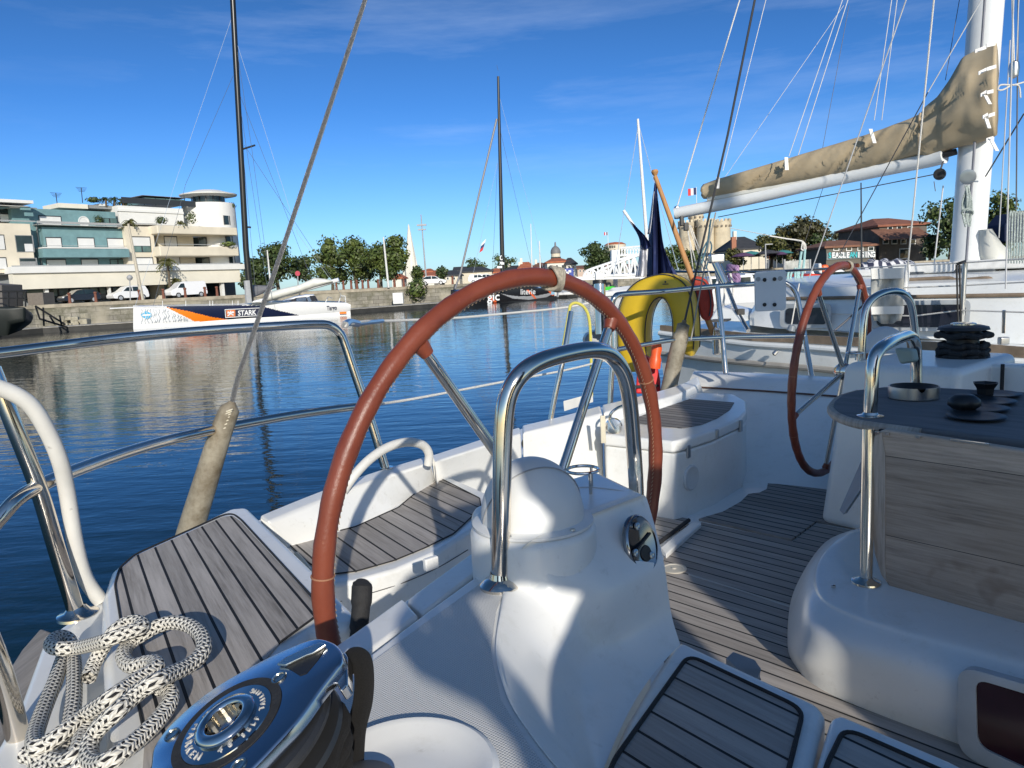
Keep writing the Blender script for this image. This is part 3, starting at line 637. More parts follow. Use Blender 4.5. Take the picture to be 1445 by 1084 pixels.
# far part of the pushpit
zt = -.085
pipe([D(868, 520, 3.9), D(866, 460, 3.9), D(864, 432, 3.9), D(868, 419, 3.9), D(880, 415, 3.95), D(940, 411, 4.1), D(1000, 405, 4.25), D(1060, 401, 4.35), D(1096, 398, 4.4), D(1113, 402, 4.4), D(1124, 416, 4.38), D(1131, 450, 4.35), D(1138, 490, 4.3), D(1146, 535, 4.2)], .0145, parent=pp_)
pipe([D(868, 494, 3.9), D(905, 487, 3.95), D(950, 480, 4.05), D(1000, 477, 4.15), D(1060, 475, 4.25), D(1135, 474, 4.3)], .0125, parent=pp_)
pipe([D(868, 494, 3.9), D(863, 530, 3.9), D(861, 578, 3.9)], .0145, 'stanchion', parent=pp_)
pipe([D(1012, 405, 4.25), D(1018, 460, 4.2), D(1024, 527, 4.15)], .0145, 'stanchion', parent=pp_)
# stern gate ladder posts, near middle
pipe([D(777, 592, 3.1), D(783, 560, 3.1), D(795, 505, 3.1), D(806, 440, 3.15)], .011, 'ladder_rail', parent=pp_)
MB().prism([D(795, 566, 3.4), D(836, 555, 3.5), D(837, 563, 3.5), D(796, 576, 3.4)], (0, 0, -.015)).build('boarding_plank', GREYTUBE, yacht, bevel=.003)
# silver tube post with cap and grey outboard cowl behind it
sp = thing('davit_post', D(868, 480, 4.3), None, None); sp.parent = yacht; sp.location = D(868, 480, 4.3) - root_loc(yacht)
MB().tube([D(846, 399, 4.3), D(848, 472, 4.3)], .033, 24).build('tube', CHROME, sp, smooth=True)
MB().tube([D(846, 396, 4.3), D(846, 401, 4.3)], .040, 24).build('collar', BLACK, sp, smooth=True)
MB().box(D(846, 391, 4.3), (.05, .04, .045)).build('cap', WHITEP, sp, bevel=.005)
MB().tube([D(862, 440, 4.2), D(861, 500, 4.2)], .020, 20).build('tube', CHROME, sp, smooth=True)
MB().box(D(855, 455, 4.25), (.05, .05, .13)).build('clamp', BLACK, sp, bevel=.01)
MB().box(D(862, 452, 4.2), (.075, .06, .015)).build('bracket', CHROME, sp, bevel=.003)
cw_ = [D(824, 484, 4.35), D(828, 472, 4.35), D(845, 466, 4.35), D(868, 470, 4.35), D(872, 492, 4.35), D(860, 500, 4.35), D(834, 496, 4.35)]
MB().prism(cw_, (0, .14, 0)).build('outboard_cowl', plain('cowl_grey', (.18, .19, .20), .35), sp, bevel=.02)
# --- backstays: leather boot on wire
def backstay(p, name='backstay'):
    s = thing(name, p[0], None, None); s.parent = yacht; s.location = p[0] - root_loc(yacht); return s
B0, B1, B2 = D(262, 778, 1.95), D(326, 572, 1.90), D(520, -14, 2.1)
bs = backstay([B0])
path = [D(258, 790, 1.95), D(270, 745, 1.95), D(290, 680, 1.93), D(306, 628, 1.92), D(317, 596, 1.91), D(324, 578, 1.90), D(328, 567, 1.90)]
MB().tube(spline(path, 5), [.035 - .0105*i/25 for i in range(26)] + [.021, .017, .013, .010, .009], 20).build('leather_boot', LEATHERBOOT, bs, smooth=True)
MB().tube([D(327, 570, 1.90), D(335, 535, 1.905), D(400, 348, 1.98), D(520, -14, 2.1)], .0062, 12).build('wire', plain('wire_rope', (.42, .40, .37), .35, metal=.7, scale=300, bumpy=.8, var=.4), bs, smooth=True)
lac = MB()
for k in range(7):
    p = spline(path, 5)[18 + k]; q = (CAM-p).normalized()
    lac.tube([p + q*.026 + RT*(-.006), p + q*.027 + RT*.010 + UP*.006], .002, 6)
lac.build('lacing', CREAM, bs)
Cx = [D(942, 556, 4.1), D(950, 520, 4.1), D(957, 490, 4.08), D(963, 465, 4.07), D(966, 452, 4.06)]
bs2 = backstay([Cx[0]])
MB().tube(spline(Cx, 5), [.043]*14 + [.034]*4 + [.012]*3, 18).build('leather_boot', LEATHERBOOT, bs2, smooth=True)
MB().tube([D(966, 454, 4.06), D(985, 372, 4.0), D(1027, 190, 3.9), D(1068, -14, 3.8)], .006, 8).build('wire', plain('wire_dark', (.03, .03, .032), .5), bs2, smooth=True)
MB().tube([D(975, 480, 4.0), D(990, 400, 4.0), D(1003, 330, 4.0), D(1010, 300, 4.0)], .004, 6).build('tail_line', plain('grey_line', (.30, .28, .24), .8), bs2, smooth=True)
# lifelines (white cord) and yellow line
l1 = MB().tube(spline([D(487, 459, 2.32), D(515, 454, 2.6), D(546, 453, 3.0), D(640, 449, 3.4), D(720, 442, 3.7), D(805, 433, 4.0), D(862, 420, 4.0)], 5), .0055, 8).build('lifeline', WHITEROPE, pp_, smooth=True)
MB().tube(spline([D(487, 459, 2.32), D(493, 455, 2.4), D(505, 457, 2.5)], 4), .012, 8).build('shackle', DULLSTEEL, pp_, smooth=True)
MB().tube(spline([D(505, 574, 2.32), D(545, 569, 2.7), D(600, 560, 2.9), D(720, 537, 3.3), D(800, 522, 3.6), D(868, 505, 3.9)], 5), .005, 8).build('lifeline', WHITEROPE, pp_, smooth=True)
for (xa, ya, da), (xb, yb, db) in (((505, 457, 2.5), (540, 453, 2.95)), ((508, 573, 2.35), (540, 569, 2.6))):
    MB().tube([D(xa, ya, da), D(xb, yb, db)], .0075, 8).build('turnbuckle', DULLSTEEL, pp_, smooth=True)
YEL = plain('yellow_cord', (.62, .55, .10), .7, scale=200, bumpy=.4)
yl = MB().tube(spline([D(793, 500, 3.8), D(797, 475, 3.8), D(803, 440, 3.8), D(806, 430, 3.8), D(815, 428, 3.8), D(826, 436, 3.8), D(832, 455, 3.8), D(834, 500, 3.8), D(835, 560, 3.8)], 6), .0075, 8).build('yellow_line', YEL, None, smooth=True)
tag(yl, 'thin yellow line looped over the white guard wire at the stern', 'line')
# ================================================================== near winch
wn = V(-.33, -.22, .92).normalized()
hubp = D(321, 1022, .60)
win = thing('winch', hubp, None, None); win.parent = yacht; win.location = hubp - root_loc(yacht)
e1 = (RT - wn*RT.dot(wn)).normalized(); e2 = wn.cross(e1)
def wpl(l, off): 
    p = hubp + wn*off; return [onplane(x, y, p, wn) for x, y in l]
def disc(prof, name, mat, parent=None, n=72, c=None, ang=35): return MB().lathe(prof, c or hubp, wn, n, sx=e1).build(name, mat, parent or win, smooth=True, ang=ang)
outl = [(200, 1120), (211, 1084), (215, 1057), (227, 1037), (248, 1014), (285, 982), (326, 955), (380, 926), (416, 910), (437, 902.5), (453, 900.5), (470, 906), (481, 918), (481, 932), (470, 948), (449, 975), (418, 1018), (390, 1049), (362, 1078), (332, 1106), (300, 1124), (265, 1135), (225, 1135)]
OP = spline(wpl(outl, 0), 4, closed=True)
n_ = len(OP); cO = hubp
pl = MB(); pl.grid([[p - wn*.0125 + (cO-p).normalized()*.002 for p in OP], [p - wn*.011 for p in OP], [p - wn*.0025 for p in OP], [p + (cO-p).normalized()*.0008 - wn*.0007 for p in OP], [p + (cO-p).normalized()*.0025 for p in OP], [p.lerp(cO, .5) for p in OP]], closed=True)
pl.add([p.lerp(cO, .5) for p in OP] + [cO], [(i, (i+1) % n_, n_) for i in range(n_)])
arm = pl.build('feeder_arm', chrome_mat('plate_chrome', .16, (.50, .53, .58)), win, smooth=True, ang=50)
slot_dark = wpl([(391, 937), (403, 928), (430, 915), (458, 909), (459, 915), (448, 931), (438, 943), (432, 950), (423, 953), (412, 946), (402, 941)], .0006)
MB().prism(slot_dark, -wn*.0005).build('slot_dark', BLACK, arm)  # black patch laid on the plate for the dark inside the opening
sl = wpl([(390, 937), (403, 928), (430, 914), (452, 906), (460, 908.5), (452, 914), (441, 921), (432, 924), (417, 931), (402, 938)], .0034)
MB().prism(sl, -wn*.003).build('rope_guide', chrome_mat('worn_steel', .25, (.72, .72, .68)), arm, bevel=.001)
tip = wpl([(470, 935), (486, 919), (490, 926), (490, 965), (480, 975), (471, 958)], -.010)
MB().prism(tip, -wn*.012).build('stripper_lip', CHROME2, arm, bevel=.002)
RB = .0465
disc([(RB, .0002), (RB, .0009), (.0385, .0009), (.0385, .0002)], 'rubber_ring', BLACKRUB)
blued = disc([(.0385, .0004), (.038, .0016), (.030, .0022), (.024, .0026)], 'cap', CHROME2)
disc([(.0245, .0022), (.0255, .005), (.024, .0075), (.0185, .0085), (.0165, .0078), (.0155, .0060)], 'hub_collar', CHROME2, ang=50)
star = []
for k in range(32):
    r_ = .0155 if (k//2) % 2 == 0 else .0132
    t = 2*math.pi*k/32; star.append(hubp + e1*r_*math.cos(t) + e2*r_*math.sin(t) + wn*.0066)
sm = MB(); sm.grid([star, [p - wn*.0035 for p in star], [hubp + (p-hubp)*.9 - wn*.016 for p in star]], closed=True)
sm.build('handle_socket', chrome_mat('socket_bronze', .3, (.42, .37, .28)), win)
disc([(.0165, -.004), (0, -.004)], 'socket_floor', BLACK)
for x, y in ((243, 1037), (394, 957), (337, 1081)):
    c = wpl([(x, y)], 0)[0]
    MB().lathe([(.0068, 0), (.0065, .0012), (.0050, .0014), (.0045, .0004), (.0024, .0002), (0, .0002)], c, wn, 24).build('bolt', chrome_mat('bolt_steel', .2, (.6, .56, .48)), arm, smooth=True, ang=50)
def ringtext(s, r, a0, step, size, inward=False):
    for i, ch in enumerate(s):
        if ch == ' ': continue
        t = R_(a0 + step*i); rad = e1*math.cos(t) + e2*math.sin(t); tan = -e1*math.sin(t) + e2*math.cos(t)
        yv = rad if not inward else -rad; xv = -tan if not inward else tan
        text(ch, 'lettering', size, plain('raised_letter', (.42, .42, .41), .4), blued, hubp + rad*r + wn*.0024, xv, yv, ext=.0004)
ringtext('HARKEN', .0315, 168, 15.5, .0088, inward=True)
ringtext('46', .0300, 283, 15, .0085, inward=True)
ringtext('SELF TAILING', .0315, 318, 9.6, .0062, inward=True)
disc([(.05, -.012), (.078, -.014), (.080, -.018), (.079, -.022), (.055, -.026), (.050, -.028), (.055, -.030), (.080, -.034), (.081, -.039), (.078, -.042), (.052, -.044), (.044, -.06), (.042, -.10), (.052, -.118), (.060, -.121), (.066, -.128), (.066, -.150)], 'jaws_and_drum', plain('black_satin', (.022, .023, .025), .38, scale=30), ang=40)
for k in range(3):
    pts = [hubp - wn*(.046 + k*.013 + .003*math.sin(t*.7)) + (e1*math.cos(t*math.pi/20) + e2*math.sin(t*math.pi/20))*(.072 - k*.004 + .003*math.sin(t*.9 + k)) for t in range(40)]
    MB().tube(pts, .0085, 12, closed=True).build('black_line', plain('black_rope', (.014, .013, .013), .95, scale=900, bumpy=1.0, var=.6), win, smooth=True)
MB().tube(spline([D(492, 940, .66), D(500, 928, .655), D(510, 932, .655), D(514, 955, .66), D(512, 990, .67), D(503, 1030, .68), D(500, 1084, .70), D(497, 1150, .72)], 6), .0088, 14).build('black_line', plain('black_rope', (.014, .013, .013), .95), win, smooth=True)
# winch handle grip standing left of the lids
hg = MB(); gp = [D(503, 905, 1.17), D(507, 880, 1.18), D(510, 850, 1.19), D(511, 828, 1.20), D(512, 822, 1.20)]
hg.tube(spline(gp, 5), [.012]*4 + [.0145]*6 + [.0165]*6 + [.0155]*2 + [.012]*2 + [.006], 18)
hgo = hg.build('throttle_grip', BLACKRUB, yacht, smooth=True)
# ================================================================== mooring rope (braided, cream with black flecks)
def rope_mat():
    m, nt, bs = newmat('braided_rope_black_fleck')
    uv = nt.nodes.new('ShaderNodeTexCoord').outputs['UV']; sp = nt.nodes.new('ShaderNodeSeparateXYZ'); nt.links.new(uv, sp.inputs[0])
    u, v = sp.outputs[0], sp.outputs[1]
    NU = 12.0
    a = mth(nt, 'MULTIPLY', u, NU); col = mth(nt, 'FLOOR', a); fa = mth(nt, 'SUBTRACT', a, col)
    par = mth(nt, 'MODULO', col, 2)
    b = mth(nt, 'ADD', mth(nt, 'MULTIPLY', v, 1/.0105), mth(nt, 'MULTIPLY', par, .5))
    sl = mth(nt, 'SUBTRACT', mth(nt, 'MULTIPLY', par, 2), 1.0)
    skew = mth(nt, 'MULTIPLY', mth(nt, 'SUBTRACT', fa, .5), mth(nt, 'MULTIPLY', sl, .30))
    b2 = mth(nt, 'ADD', b, skew); fb = mth(nt, 'SUBTRACT', b2, mth(nt, 'FLOOR', b2))
    m1 = mth(nt, 'LESS_THAN', fb, .38); m2 = mth(nt, 'LESS_THAN', mth(nt, 'ABSOLUTE', mth(nt, 'SUBTRACT', fa, .5)), .33)
    fl = mth(nt, 'MULTIPLY', m1, m2)
    fl = mth(nt, 'MULTIPLY', fl, mth(nt, 'GREATER_THAN', mth(nt, 'MODULO', mth(nt, 'ADD', col, 0.0), 2.0), -1))
    co = objco(nt); n1 = noise_fac(nt, 60, 4, co)
    cr = mix(nt, n1, (.66, .63, .55), (.80, .78, .72))
    st = mth(nt, 'MULTIPLY_ADD', mth(nt, 'SINE', mth(nt, 'MULTIPLY', mth(nt, 'ADD', mth(nt, 'MULTIPLY', b2, 4.0), 0.), 2*math.pi)), .5, .5)
    cr = mix(nt, mth(nt, 'MULTIPLY', st, .38), cr, (.30, .27, .22))
    nt.links.new(mix(nt, fl, cr, (.010, .010, .012)), bs.inputs['Base Color'])
    bs.inputs['Roughness'].default_value = .8
    hv = mth(nt, 'ADD', mth(nt, 'MULTIPLY', mth(nt, 'SINE', mth(nt, 'MULTIPLY', fa, math.pi)), .7), mth(nt, 'SUBTRACT', mth(nt, 'MULTIPLY', mth(nt, 'SINE', mth(nt, 'MULTIPLY', b2, math.pi*4)), .25), mth(nt, 'MULTIPLY', fl, .25)))
    bump(nt, bs, hv, .9, .002); return m
ROPE = rope_mat()
def uvtube(path, r, n=16):
    V_, F_, UVs = [], [], []
    path = [Vector(p) for p in path]; m = len(path); L = 0; nrm = None; tp = None
    for i in range(m):
        t = (path[min(i+1, m-1)] - path[max(i-1, 0)]).normalized()
        if nrm is None: nrm = (V(0, 0, 1) - t*t.z).normalized()
        nrm = (nrm - t*nrm.dot(t)).normalized(); b = t.cross(nrm)
        if i: L += (path[i]-path[i-1]).length
        for k in range(n+1):
            q = 2*math.pi*k/n; V_.append(path[i] + (nrm*math.cos(q) + b*math.sin(q))*r); UVs.append((k/n, L))
    for i in range(m-1):
        for k in range(n):
            a = i*(n+1)+k; F_.append((a, a+1, a+n+2, a+n+1))
    return V_, F_, UVs
def rope_obj(name, paths, r, mat, root=V(0, 0, 0)):
    AV, AF, AU = [], [], []
    for p in paths:
        v, f, u = uvtube(p, r); o = len(AV); AV += v; AU += u; AF += [tuple(i+o for i in q) for q in f]
    me = bpy.data.meshes.new(name); me.from_pydata([tuple(v-root) for v in AV], [], AF)
    uvl = me.uv_layers.new(name='UVMap')
    for l in me.loops: uvl.data[l.index].uv = AU[l.vertex_index]
    me.polygons.foreach_set('use_smooth', [True]*len(me.polygons)); me.materials.append(mat)
    bm = bmesh.new(); bm.from_mesh(me); bmesh.ops.recalc_face_normals(bm, faces=bm.faces); bm.to_mesh(me); bm.free()
    ob = bpy.data.objects.new(name, me); COL.objects.link(ob); ob.location = root; return ob
def zp(zx, zy, lev):
    x, y = zx/4.817, 860 + zy/4.817
    base = -.552 if zx < 560 else (-.508 if zx > 760 else -.552 + .044*(zx-560)/200)
    return Z(x, y, base + .011 + lev*.021)
RP = [
 [(600, 470, 0), (640, 370, 0), (700, 260, 0.3), (770, 160, .8), (850, 100, 1.1), (930, 85, 1.2), (965, 105, 1.2), (945, 135, 1.2), (850, 165, 1.2), (740, 205, 1.2), (640, 235, 1.3), (540, 258, 1.3), (440, 268, 1.3), (370, 262, 1.2), (345, 235, 1.1), (370, 200, 1.0), (420, 185, .8), (465, 205, .5), (490, 260, .2), (500, 340, 0), (505, 430, 0), (505, 540, 0), (500, 640, 0), (485, 740, 0), (470, 850, .0), (455, 960, .0), (420, 1050, 0)],
 [(440, 300, .0), (405, 400, .0), (375, 490, 0), (330, 600, 0), (290, 700, .1), (255, 800, .3), (235, 880, .6), (250, 935, .9), (320, 915, 1.0), (400, 860, 1.2), (490, 790, 1.3), (580, 720, 1.2), (670, 660, 1.1), (760, 600, 1.0), (860, 530, 1.0), (950, 470, 1.0), (1020, 430, 1.0), (1065, 390, 1.0), (1050, 360, .8), (990, 365, .5), (920, 385, .2), (865, 370, .0), (838, 320, 0), (855, 265, 0), (900, 215, .2), (980, 165, .5), (1060, 120, .7), (1150, 92, .8), (1240, 95, .9), (1320, 130, .9), (1375, 190, .9), (1385, 270, .8), (1340, 340, .7), (1260, 395, .8), (1160, 440, 1.2), (1060, 490, 1.6), (960, 550, 1.2), (870, 625, .9), (790, 700, .8), (700, 780, .8), (640, 850, .8), (610, 930, .8), (610, 1010, .7), (660, 1050, .4), (740, 1030, .2), (830, 970, .1), (930, 890, 0), (1020, 810, 0), (1100, 720, 0), (1150, 640, .1), (1160, 580, .2), (1130, 535, .3), (1080, 530, .3)],
 [(170, 985, .3), (260, 1000, .3), (340, 1020, .3), (430, 1040, .5), (500, 1010, .8), (540, 940, .9), (560, 860, .8), (600, 790, .5)],
 [(240, 1020, 0), (300, 1080, 0), (380, 1130, 0), (500, 1120, .5), (560, 1060, .8), (600, 1000, .6)]]
rope = rope_obj('mooring_rope', [spline([zp(*q) for q in r], 7) for r in RP], .0106, ROPE, zp(800, 600, 0))
tag(rope, 'thick cream braided mooring rope with black flecks coiled loosely on the teak stern seat', 'rope')
# ================================================================== loose things
STEEL2 = chrome_mat('brushed_steel', .28, (.55, .55, .55))
ac = Z(1289, 562, -.388)
ash = thing('ashtray', ac, 'round brushed steel ashtray with notched rim on the grey wooden table', 'ashtray')
am = MB()
prof = [(.062, 0), (.066, .004), (.066, .036), (.063, .036), (.062, .008), (0, .008)]
rows = []
for r_, h_ in prof:
    row = []
    for k in range(72):
        t = 2*math.pi*k/72; hh = h_
        if h_ == .036 and (k % 24) in (3, 4, 5): hh = .028 if (k % 24) != 4 else .025
        row.append(ac + V(r_*math.cos(t), r_*math.sin(t), hh))
    rows.append(row)
am.grid(rows, closed=True); am.build('bowl', STEEL2, ash, smooth=True)
MB().lathe([(.061, .034), (.061, .0365), (.05, .030), (.03, .014), (0, .012)], ac, n=40).build('black_liner', BLACK, ash, smooth=True)
for (x, y, rx, lab, cup) in ((1377, 591, 36, 'flat black saucer lying nearest the table edge', 0), (1385, 579, 33, 'black saucer second from the table edge, with a dark lumpy cup on its left side', 1), (1397, 569, 31, 'black saucer third from the table edge, partly under the dark cups', 0), (1405, 559, 30, 'farthest black saucer on the table, with a small square black cup on it', 2)):
    c = Z(x, y, -.3875); rr_ = rx*(c.y*1.06)/F
    s = thing('saucer', c, lab, 'saucer', 'black saucers and cups on the table')
    MB().lathe([(rr_*.5, 0), (rr_*.9, .004), (rr_, .007), (rr_*.97, .009), (rr_*.6, .005), (0, .005)], c, n=40).build('dish', BLACK, s, smooth=True, ang=60)
    if cup: 
        q = c + (RT*-.045 if cup == 1 else RT*-.03) + V(0, 0, .006); q.z = c.z + .006
        cupo = thing('cup', q, ('rounded' if cup == 1 else 'small angular') + ' black cup standing on a black saucer on the table', 'cup')
        if cup == 1: MB().lathe([(.026, 0), (.038, .010), (.036, .024), (.022, .036), (0, .038)], q, n=24).build('bowl', BLACK, cupo, smooth=True, ang=60)
        else: MB().lathe([(.022, 0), (.024, .018), (.034, .034), (.031, .034), (.02, .02), (0, .01)], q, n=6).build('bowl', BLACK, cupo)
# ================================================================== things on the far pushpit
# horseshoe buoy
YC = plain('yellow_pvc', (.62, .42, .022), .42, scale=6, var=.08); YC2 = plain('piping_dark', (.03, .035, .05), .6)
hd = 4.46
hs = thing('horseshoe_buoy', D(930, 480, hd), 'yellow horseshoe life buoy hanging on the stern rail in front of the ensign', 'life buoy')
Hn = V(-.50, -.866, 0).normalized(); Hc = D(932, 440, hd); 
Hx = V(0, 0, 1).cross(Hn).normalized()
if Hx.dot(RT) < 0: Hx = -Hx
def hp(x, y, off=0): return onplane(x, y, Hc + Hn*off, Hn)
outer = [(893, 600), (884, 560), (880, 520), (876, 480), (878, 445), (886, 418), (902, 400), (922, 390), (942, 388), (962, 393), (976, 408), (983, 440), (985, 480), (984, 492)]
inner = [(925, 560), (920, 520), (917, 480), (918, 450), (924, 430), (932, 421), (940, 422), (947, 435), (951, 460), (951, 475), (951, 490)]
outer = [(882, 514), (875, 490), (874, 470), (876, 440), (884, 416), (902, 397), (924, 388), (944, 386), (964, 393), (977, 408), (983, 438), (985, 470), (984, 492)]
inner = [(919, 508), (917, 490), (916, 470), (918, 446), (924, 429), (932, 421), (940, 421), (947, 430), (952, 448), (953, 466), (953, 480)]
O3 = resample(spline([hp(*q) for q in outer], 6), 44); I3 = resample(spline([hp(*q) for q in inner], 6), 44)
hb_ = MB(); rows = []
for o_, i_ in zip(O3, I3):
    c = (o_ + i_)/2; hw = (o_-i_)/2; th_ = .085; row = []
    for k in range(20):
        t = 2*math.pi*k/20; cs, sn = math.cos(t), math.sin(t)
        row.append(c + hw*(abs(cs)**.6*(1 if cs > 0 else -1)) + Hn*(th_*abs(sn)**.6*(1 if sn > 0 else -1)))
    rows.append(row)
hb_.grid(rows, closed=True)
for rw in (rows[0], rows[-1]):
    o0 = len(hb_.v); cc_ = sum(rw, V(0, 0, 0))/20
    d__ = V(0, 0, -.05)
    hb_.add(list(rw) + [c_ + (cc_-c_)*.35 + d__ for c_ in rw] + [cc_ + d__*1.2], [(k, (k+1) % 20, 20+(k+1) % 20, 20+k) for k in range(20)] + [(20+k, 20+(k+1) % 20, 40) for k in range(20)])
hb_.build('float_body', YC, hs, smooth=True, ang=60)
for s_ in (1, -1):
    pth = []
    for o_, i_ in zip(O3, I3):
        c = (o_+i_)/2; hw = (o_-i_)/2; pth.append(c + hw*.93 + Hn*(.064*s_)*1.0)
    MB().tube(pth, .0035, 6).build('piping', YC2, hs, smooth=True)
    pth = [(o_+i_)/2 - (o_-i_)/2*.95 + Hn*(.060*s_) for o_, i_ in zip(O3, I3)]
    MB().tube(pth, .003, 6).build('piping', YC2, hs, smooth=True)
mk = hp(939, 401, .088); MB().lathe([(.006, 0), (0, .001)], mk + V(0, 0, .012), Hn, 10).build('printed_mark', YC2, hs)
MB().box(mk, (.035, .003, .005), ax=(Hx, Hn, V(0, 0, 1))).build('printed_mark', YC2, hs)
# dark red pouch right of it
rd = 4.45; rp = thing('rescue_pouch', D(992, 425, rd), 'dark red zipped rescue pouch on the rail right of the yellow buoy', 'pouch')
REDF = plain('dark_red_cloth', (.36, .035, .018), .75, scale=12, bumpy=.3)
rpx = [(976, 392), (985, 389), (997, 394), (1005, 408), (1008, 430), (1006, 448), (998, 454), (990, 450), (982, 420)]
MB().prism([D(x, y, rd) for x, y in rpx], V(.03, .14, 0)).build('bag', REDF, rp, bevel=.02)
MB().tube(spline([D(x, y, rd-.005) for x, y in ((982, 394), (994, 398), (1001, 412), (1003, 430), (1001, 446))], 5), .004, 6).build('zip', YC2, rp, smooth=True)
# red/orange items under the buoy
rc_ = thing('red_bag', D(912, 545, 4.2), 'bright red cloth bag hanging below the yellow buoy at the stern', 'bag')
MB().prism([D(x, y, 4.2) for x, y in ((897, 556), (899, 520), (900, 500), (915, 505), (928, 520), (932, 540), (932, 556))], V(.02, .10, 0)).build('bag', plain('bright_red_cloth', (.62, .018, .02), .6, scale=8), rc_, bevel=.012)
MB().box(D(913, 535, 4.19), (.012, .01, .20)).build('black_strap', BLACK, rc_)
MB().box(D(913, 545, 4.185), (.13, .01, .014)).build('black_strap', BLACK, rc_)
ol = MB().lathe([(.0, .12), (.022, .11), (.03, .08), (.026, .04), (.034, .02), (.034, -.03), (.0, -.035)], D(924, 512, 4.12), V(.15, 0, 1), 20).build('rescue_light', plain('orange_plastic', (.75, .10, .02), .35), None, smooth=True)
tag(ol, 'small orange float light hanging beside the red bag at the stern', 'rescue light')
# white terminal box on the rail
tbx = thing('rail_box', D(1087, 408, 4.2), 'pale grey flat plastic board with four black screws fixed to the far stern rail', 'mounting board')
bn = V(-.38, -.92, 0).normalized(); bcn = D(1087, 408, 4.2)
bp_ = rr([onplane(x, y, bcn, bn) for x, y in ((1064, 384), (1109, 381), (1109, 438), (1065, 440))], .02)
MB().prism(bp_, -bn*.035).build('board', plain('board_grey', (.62, .64, .65), .5, scale=4, var=.05), tbx, bevel=.006)
for x, y in ((1079, 395), (1093, 394), (1079, 430), (1093, 430)):
    MB().lathe([(.011, .0), (.010, .006), (.004, .007), (.003, .003), (0, .003)], onplane(x, y, bcn + bn*.0, bn), bn, 20).build('screw_cap', BLACK, tbx, smooth=True, ang=50)
for x, y in ((1070, 394), (1101, 393)):
    MB().lathe([(.013, .0), (.011, .002), (0, .0022)], onplane(x, y, bcn, bn), bn, 20).build('pad', plain('pad_grey', (.32, .33, .33), .6), tbx, smooth=True)
# ensign on a wooden staff
WOOD = teak('varnished_staff', (1, 0, 0), (0, 0, 1), 9, 0, grey=(.50, .26, .10), dark=(.34, .16, .06))
es = thing('ensign_staff', D(1018, 500, 4.5), 'tall varnished wooden flagstaff with round knob leaning over the stern', 'flagstaff')
MB().tube([D(1014, 488, 4.5), D(990, 430, 4.5), D(925, 250, 4.55)], [.019, .018, .013], 14).build('pole', WOOD, es, smooth=True)
MB().lathe([(0, .03), (.016, .027), (.022, .014), (.016, 0), (.010, -.008), (.013, -.02), (.012, -.03)], D(924.5, 246, 4.55), V(-.1, 0, 1), 20).build('knob', WOOD, es, smooth=True)
MB().box(D(1012, 482, 4.48), (.05, .05, .16)).build('socket', CHROME, es, bevel=.01)
def cloth(name, cols, mat, parent=None, seg=8, amp=.03, freq=3.0, thick=.002):
    """cols: list of vertical polylines (px,py,depth)"""
    R3 = [resample(spline([D(*p) for p in c], 6), 26) for c in cols]
    rows = []
    nc = len(R3)
    for i in range(26):
        r = spline([R3[j][i] for j in range(nc)], seg)
        rows.append([p + FW*(amp*min(1, i/8)*math.sin(freq*k*.9 + i*.05)) for k, p in enumerate(r)])
    return MB().grid(rows).build(name, mat, parent, smooth=True, ang=80, solid=thick)
NAVY = canvas('flag_blue', (.012, .022, .085), (.020, .035, .13), .75)
FWH = canvas('flag_white', (.62, .62, .66), (.74, .74, .76), .75)
FRED = canvas('flag_red', (.50, .03, .03), (.6, .04, .04), .75)
en = thing('ensign', D(926, 262, 4.56), 'large tricolour ensign with long dark blue folds hanging from the wooden staff', 'flag')
cloth('blue_cloth', [[(923, 262, 4.6), (917, 320, 4.6), (913, 392, 4.6)], [(924, 258, 4.52), (922, 320, 4.5), (921, 392, 4.48)], [(926, 262, 4.56), (929, 320, 4.6), (931, 392, 4.62)], [(927, 268, 4.56), (932, 330, 4.53), (938, 392, 4.50)], [(928, 280, 4.6), (936, 350, 4.58), (958, 392, 4.55)]], NAVY, en, amp=.02)
cloth('white_cloth', [[(921, 275, 4.44), (917, 310, 4.44), (914, 330, 4.44)], [(923, 270, 4.42), (919, 310, 4.42), (916, 330, 4.42)]], FWH, en, amp=.02)
fx = thing('tricolour_flag', D(882, 298, 4.5), 'blue and white flag drooping from a thin white stick left of the ensign', 'flag')
MB().tube([D(880, 297, 4.5), D(912, 345, 4.5)], .009, 8).build('stick', WHITEP, fx, smooth=True)
cloth('blue_cloth', [[(889, 312, 4.46), (902, 335, 4.46), (904, 352, 4.46)], [(896, 318, 4.44), (909, 337, 4.43), (911, 352, 4.42)], [(903, 326, 4.44), (915, 340, 4.46), (918, 350, 4.46)]], NAVY, fx, amp=.02)
cloth('white_cloth', [[(904, 346, 4.46), (901, 370, 4.46), (897, 391, 4.46)], [(909, 348, 4.44), (907, 370, 4.42), (904, 391, 4.42)], [(912, 350, 4.45), (913, 372, 4.46), (912, 391, 4.46)]], FWH, fx, amp=.02)
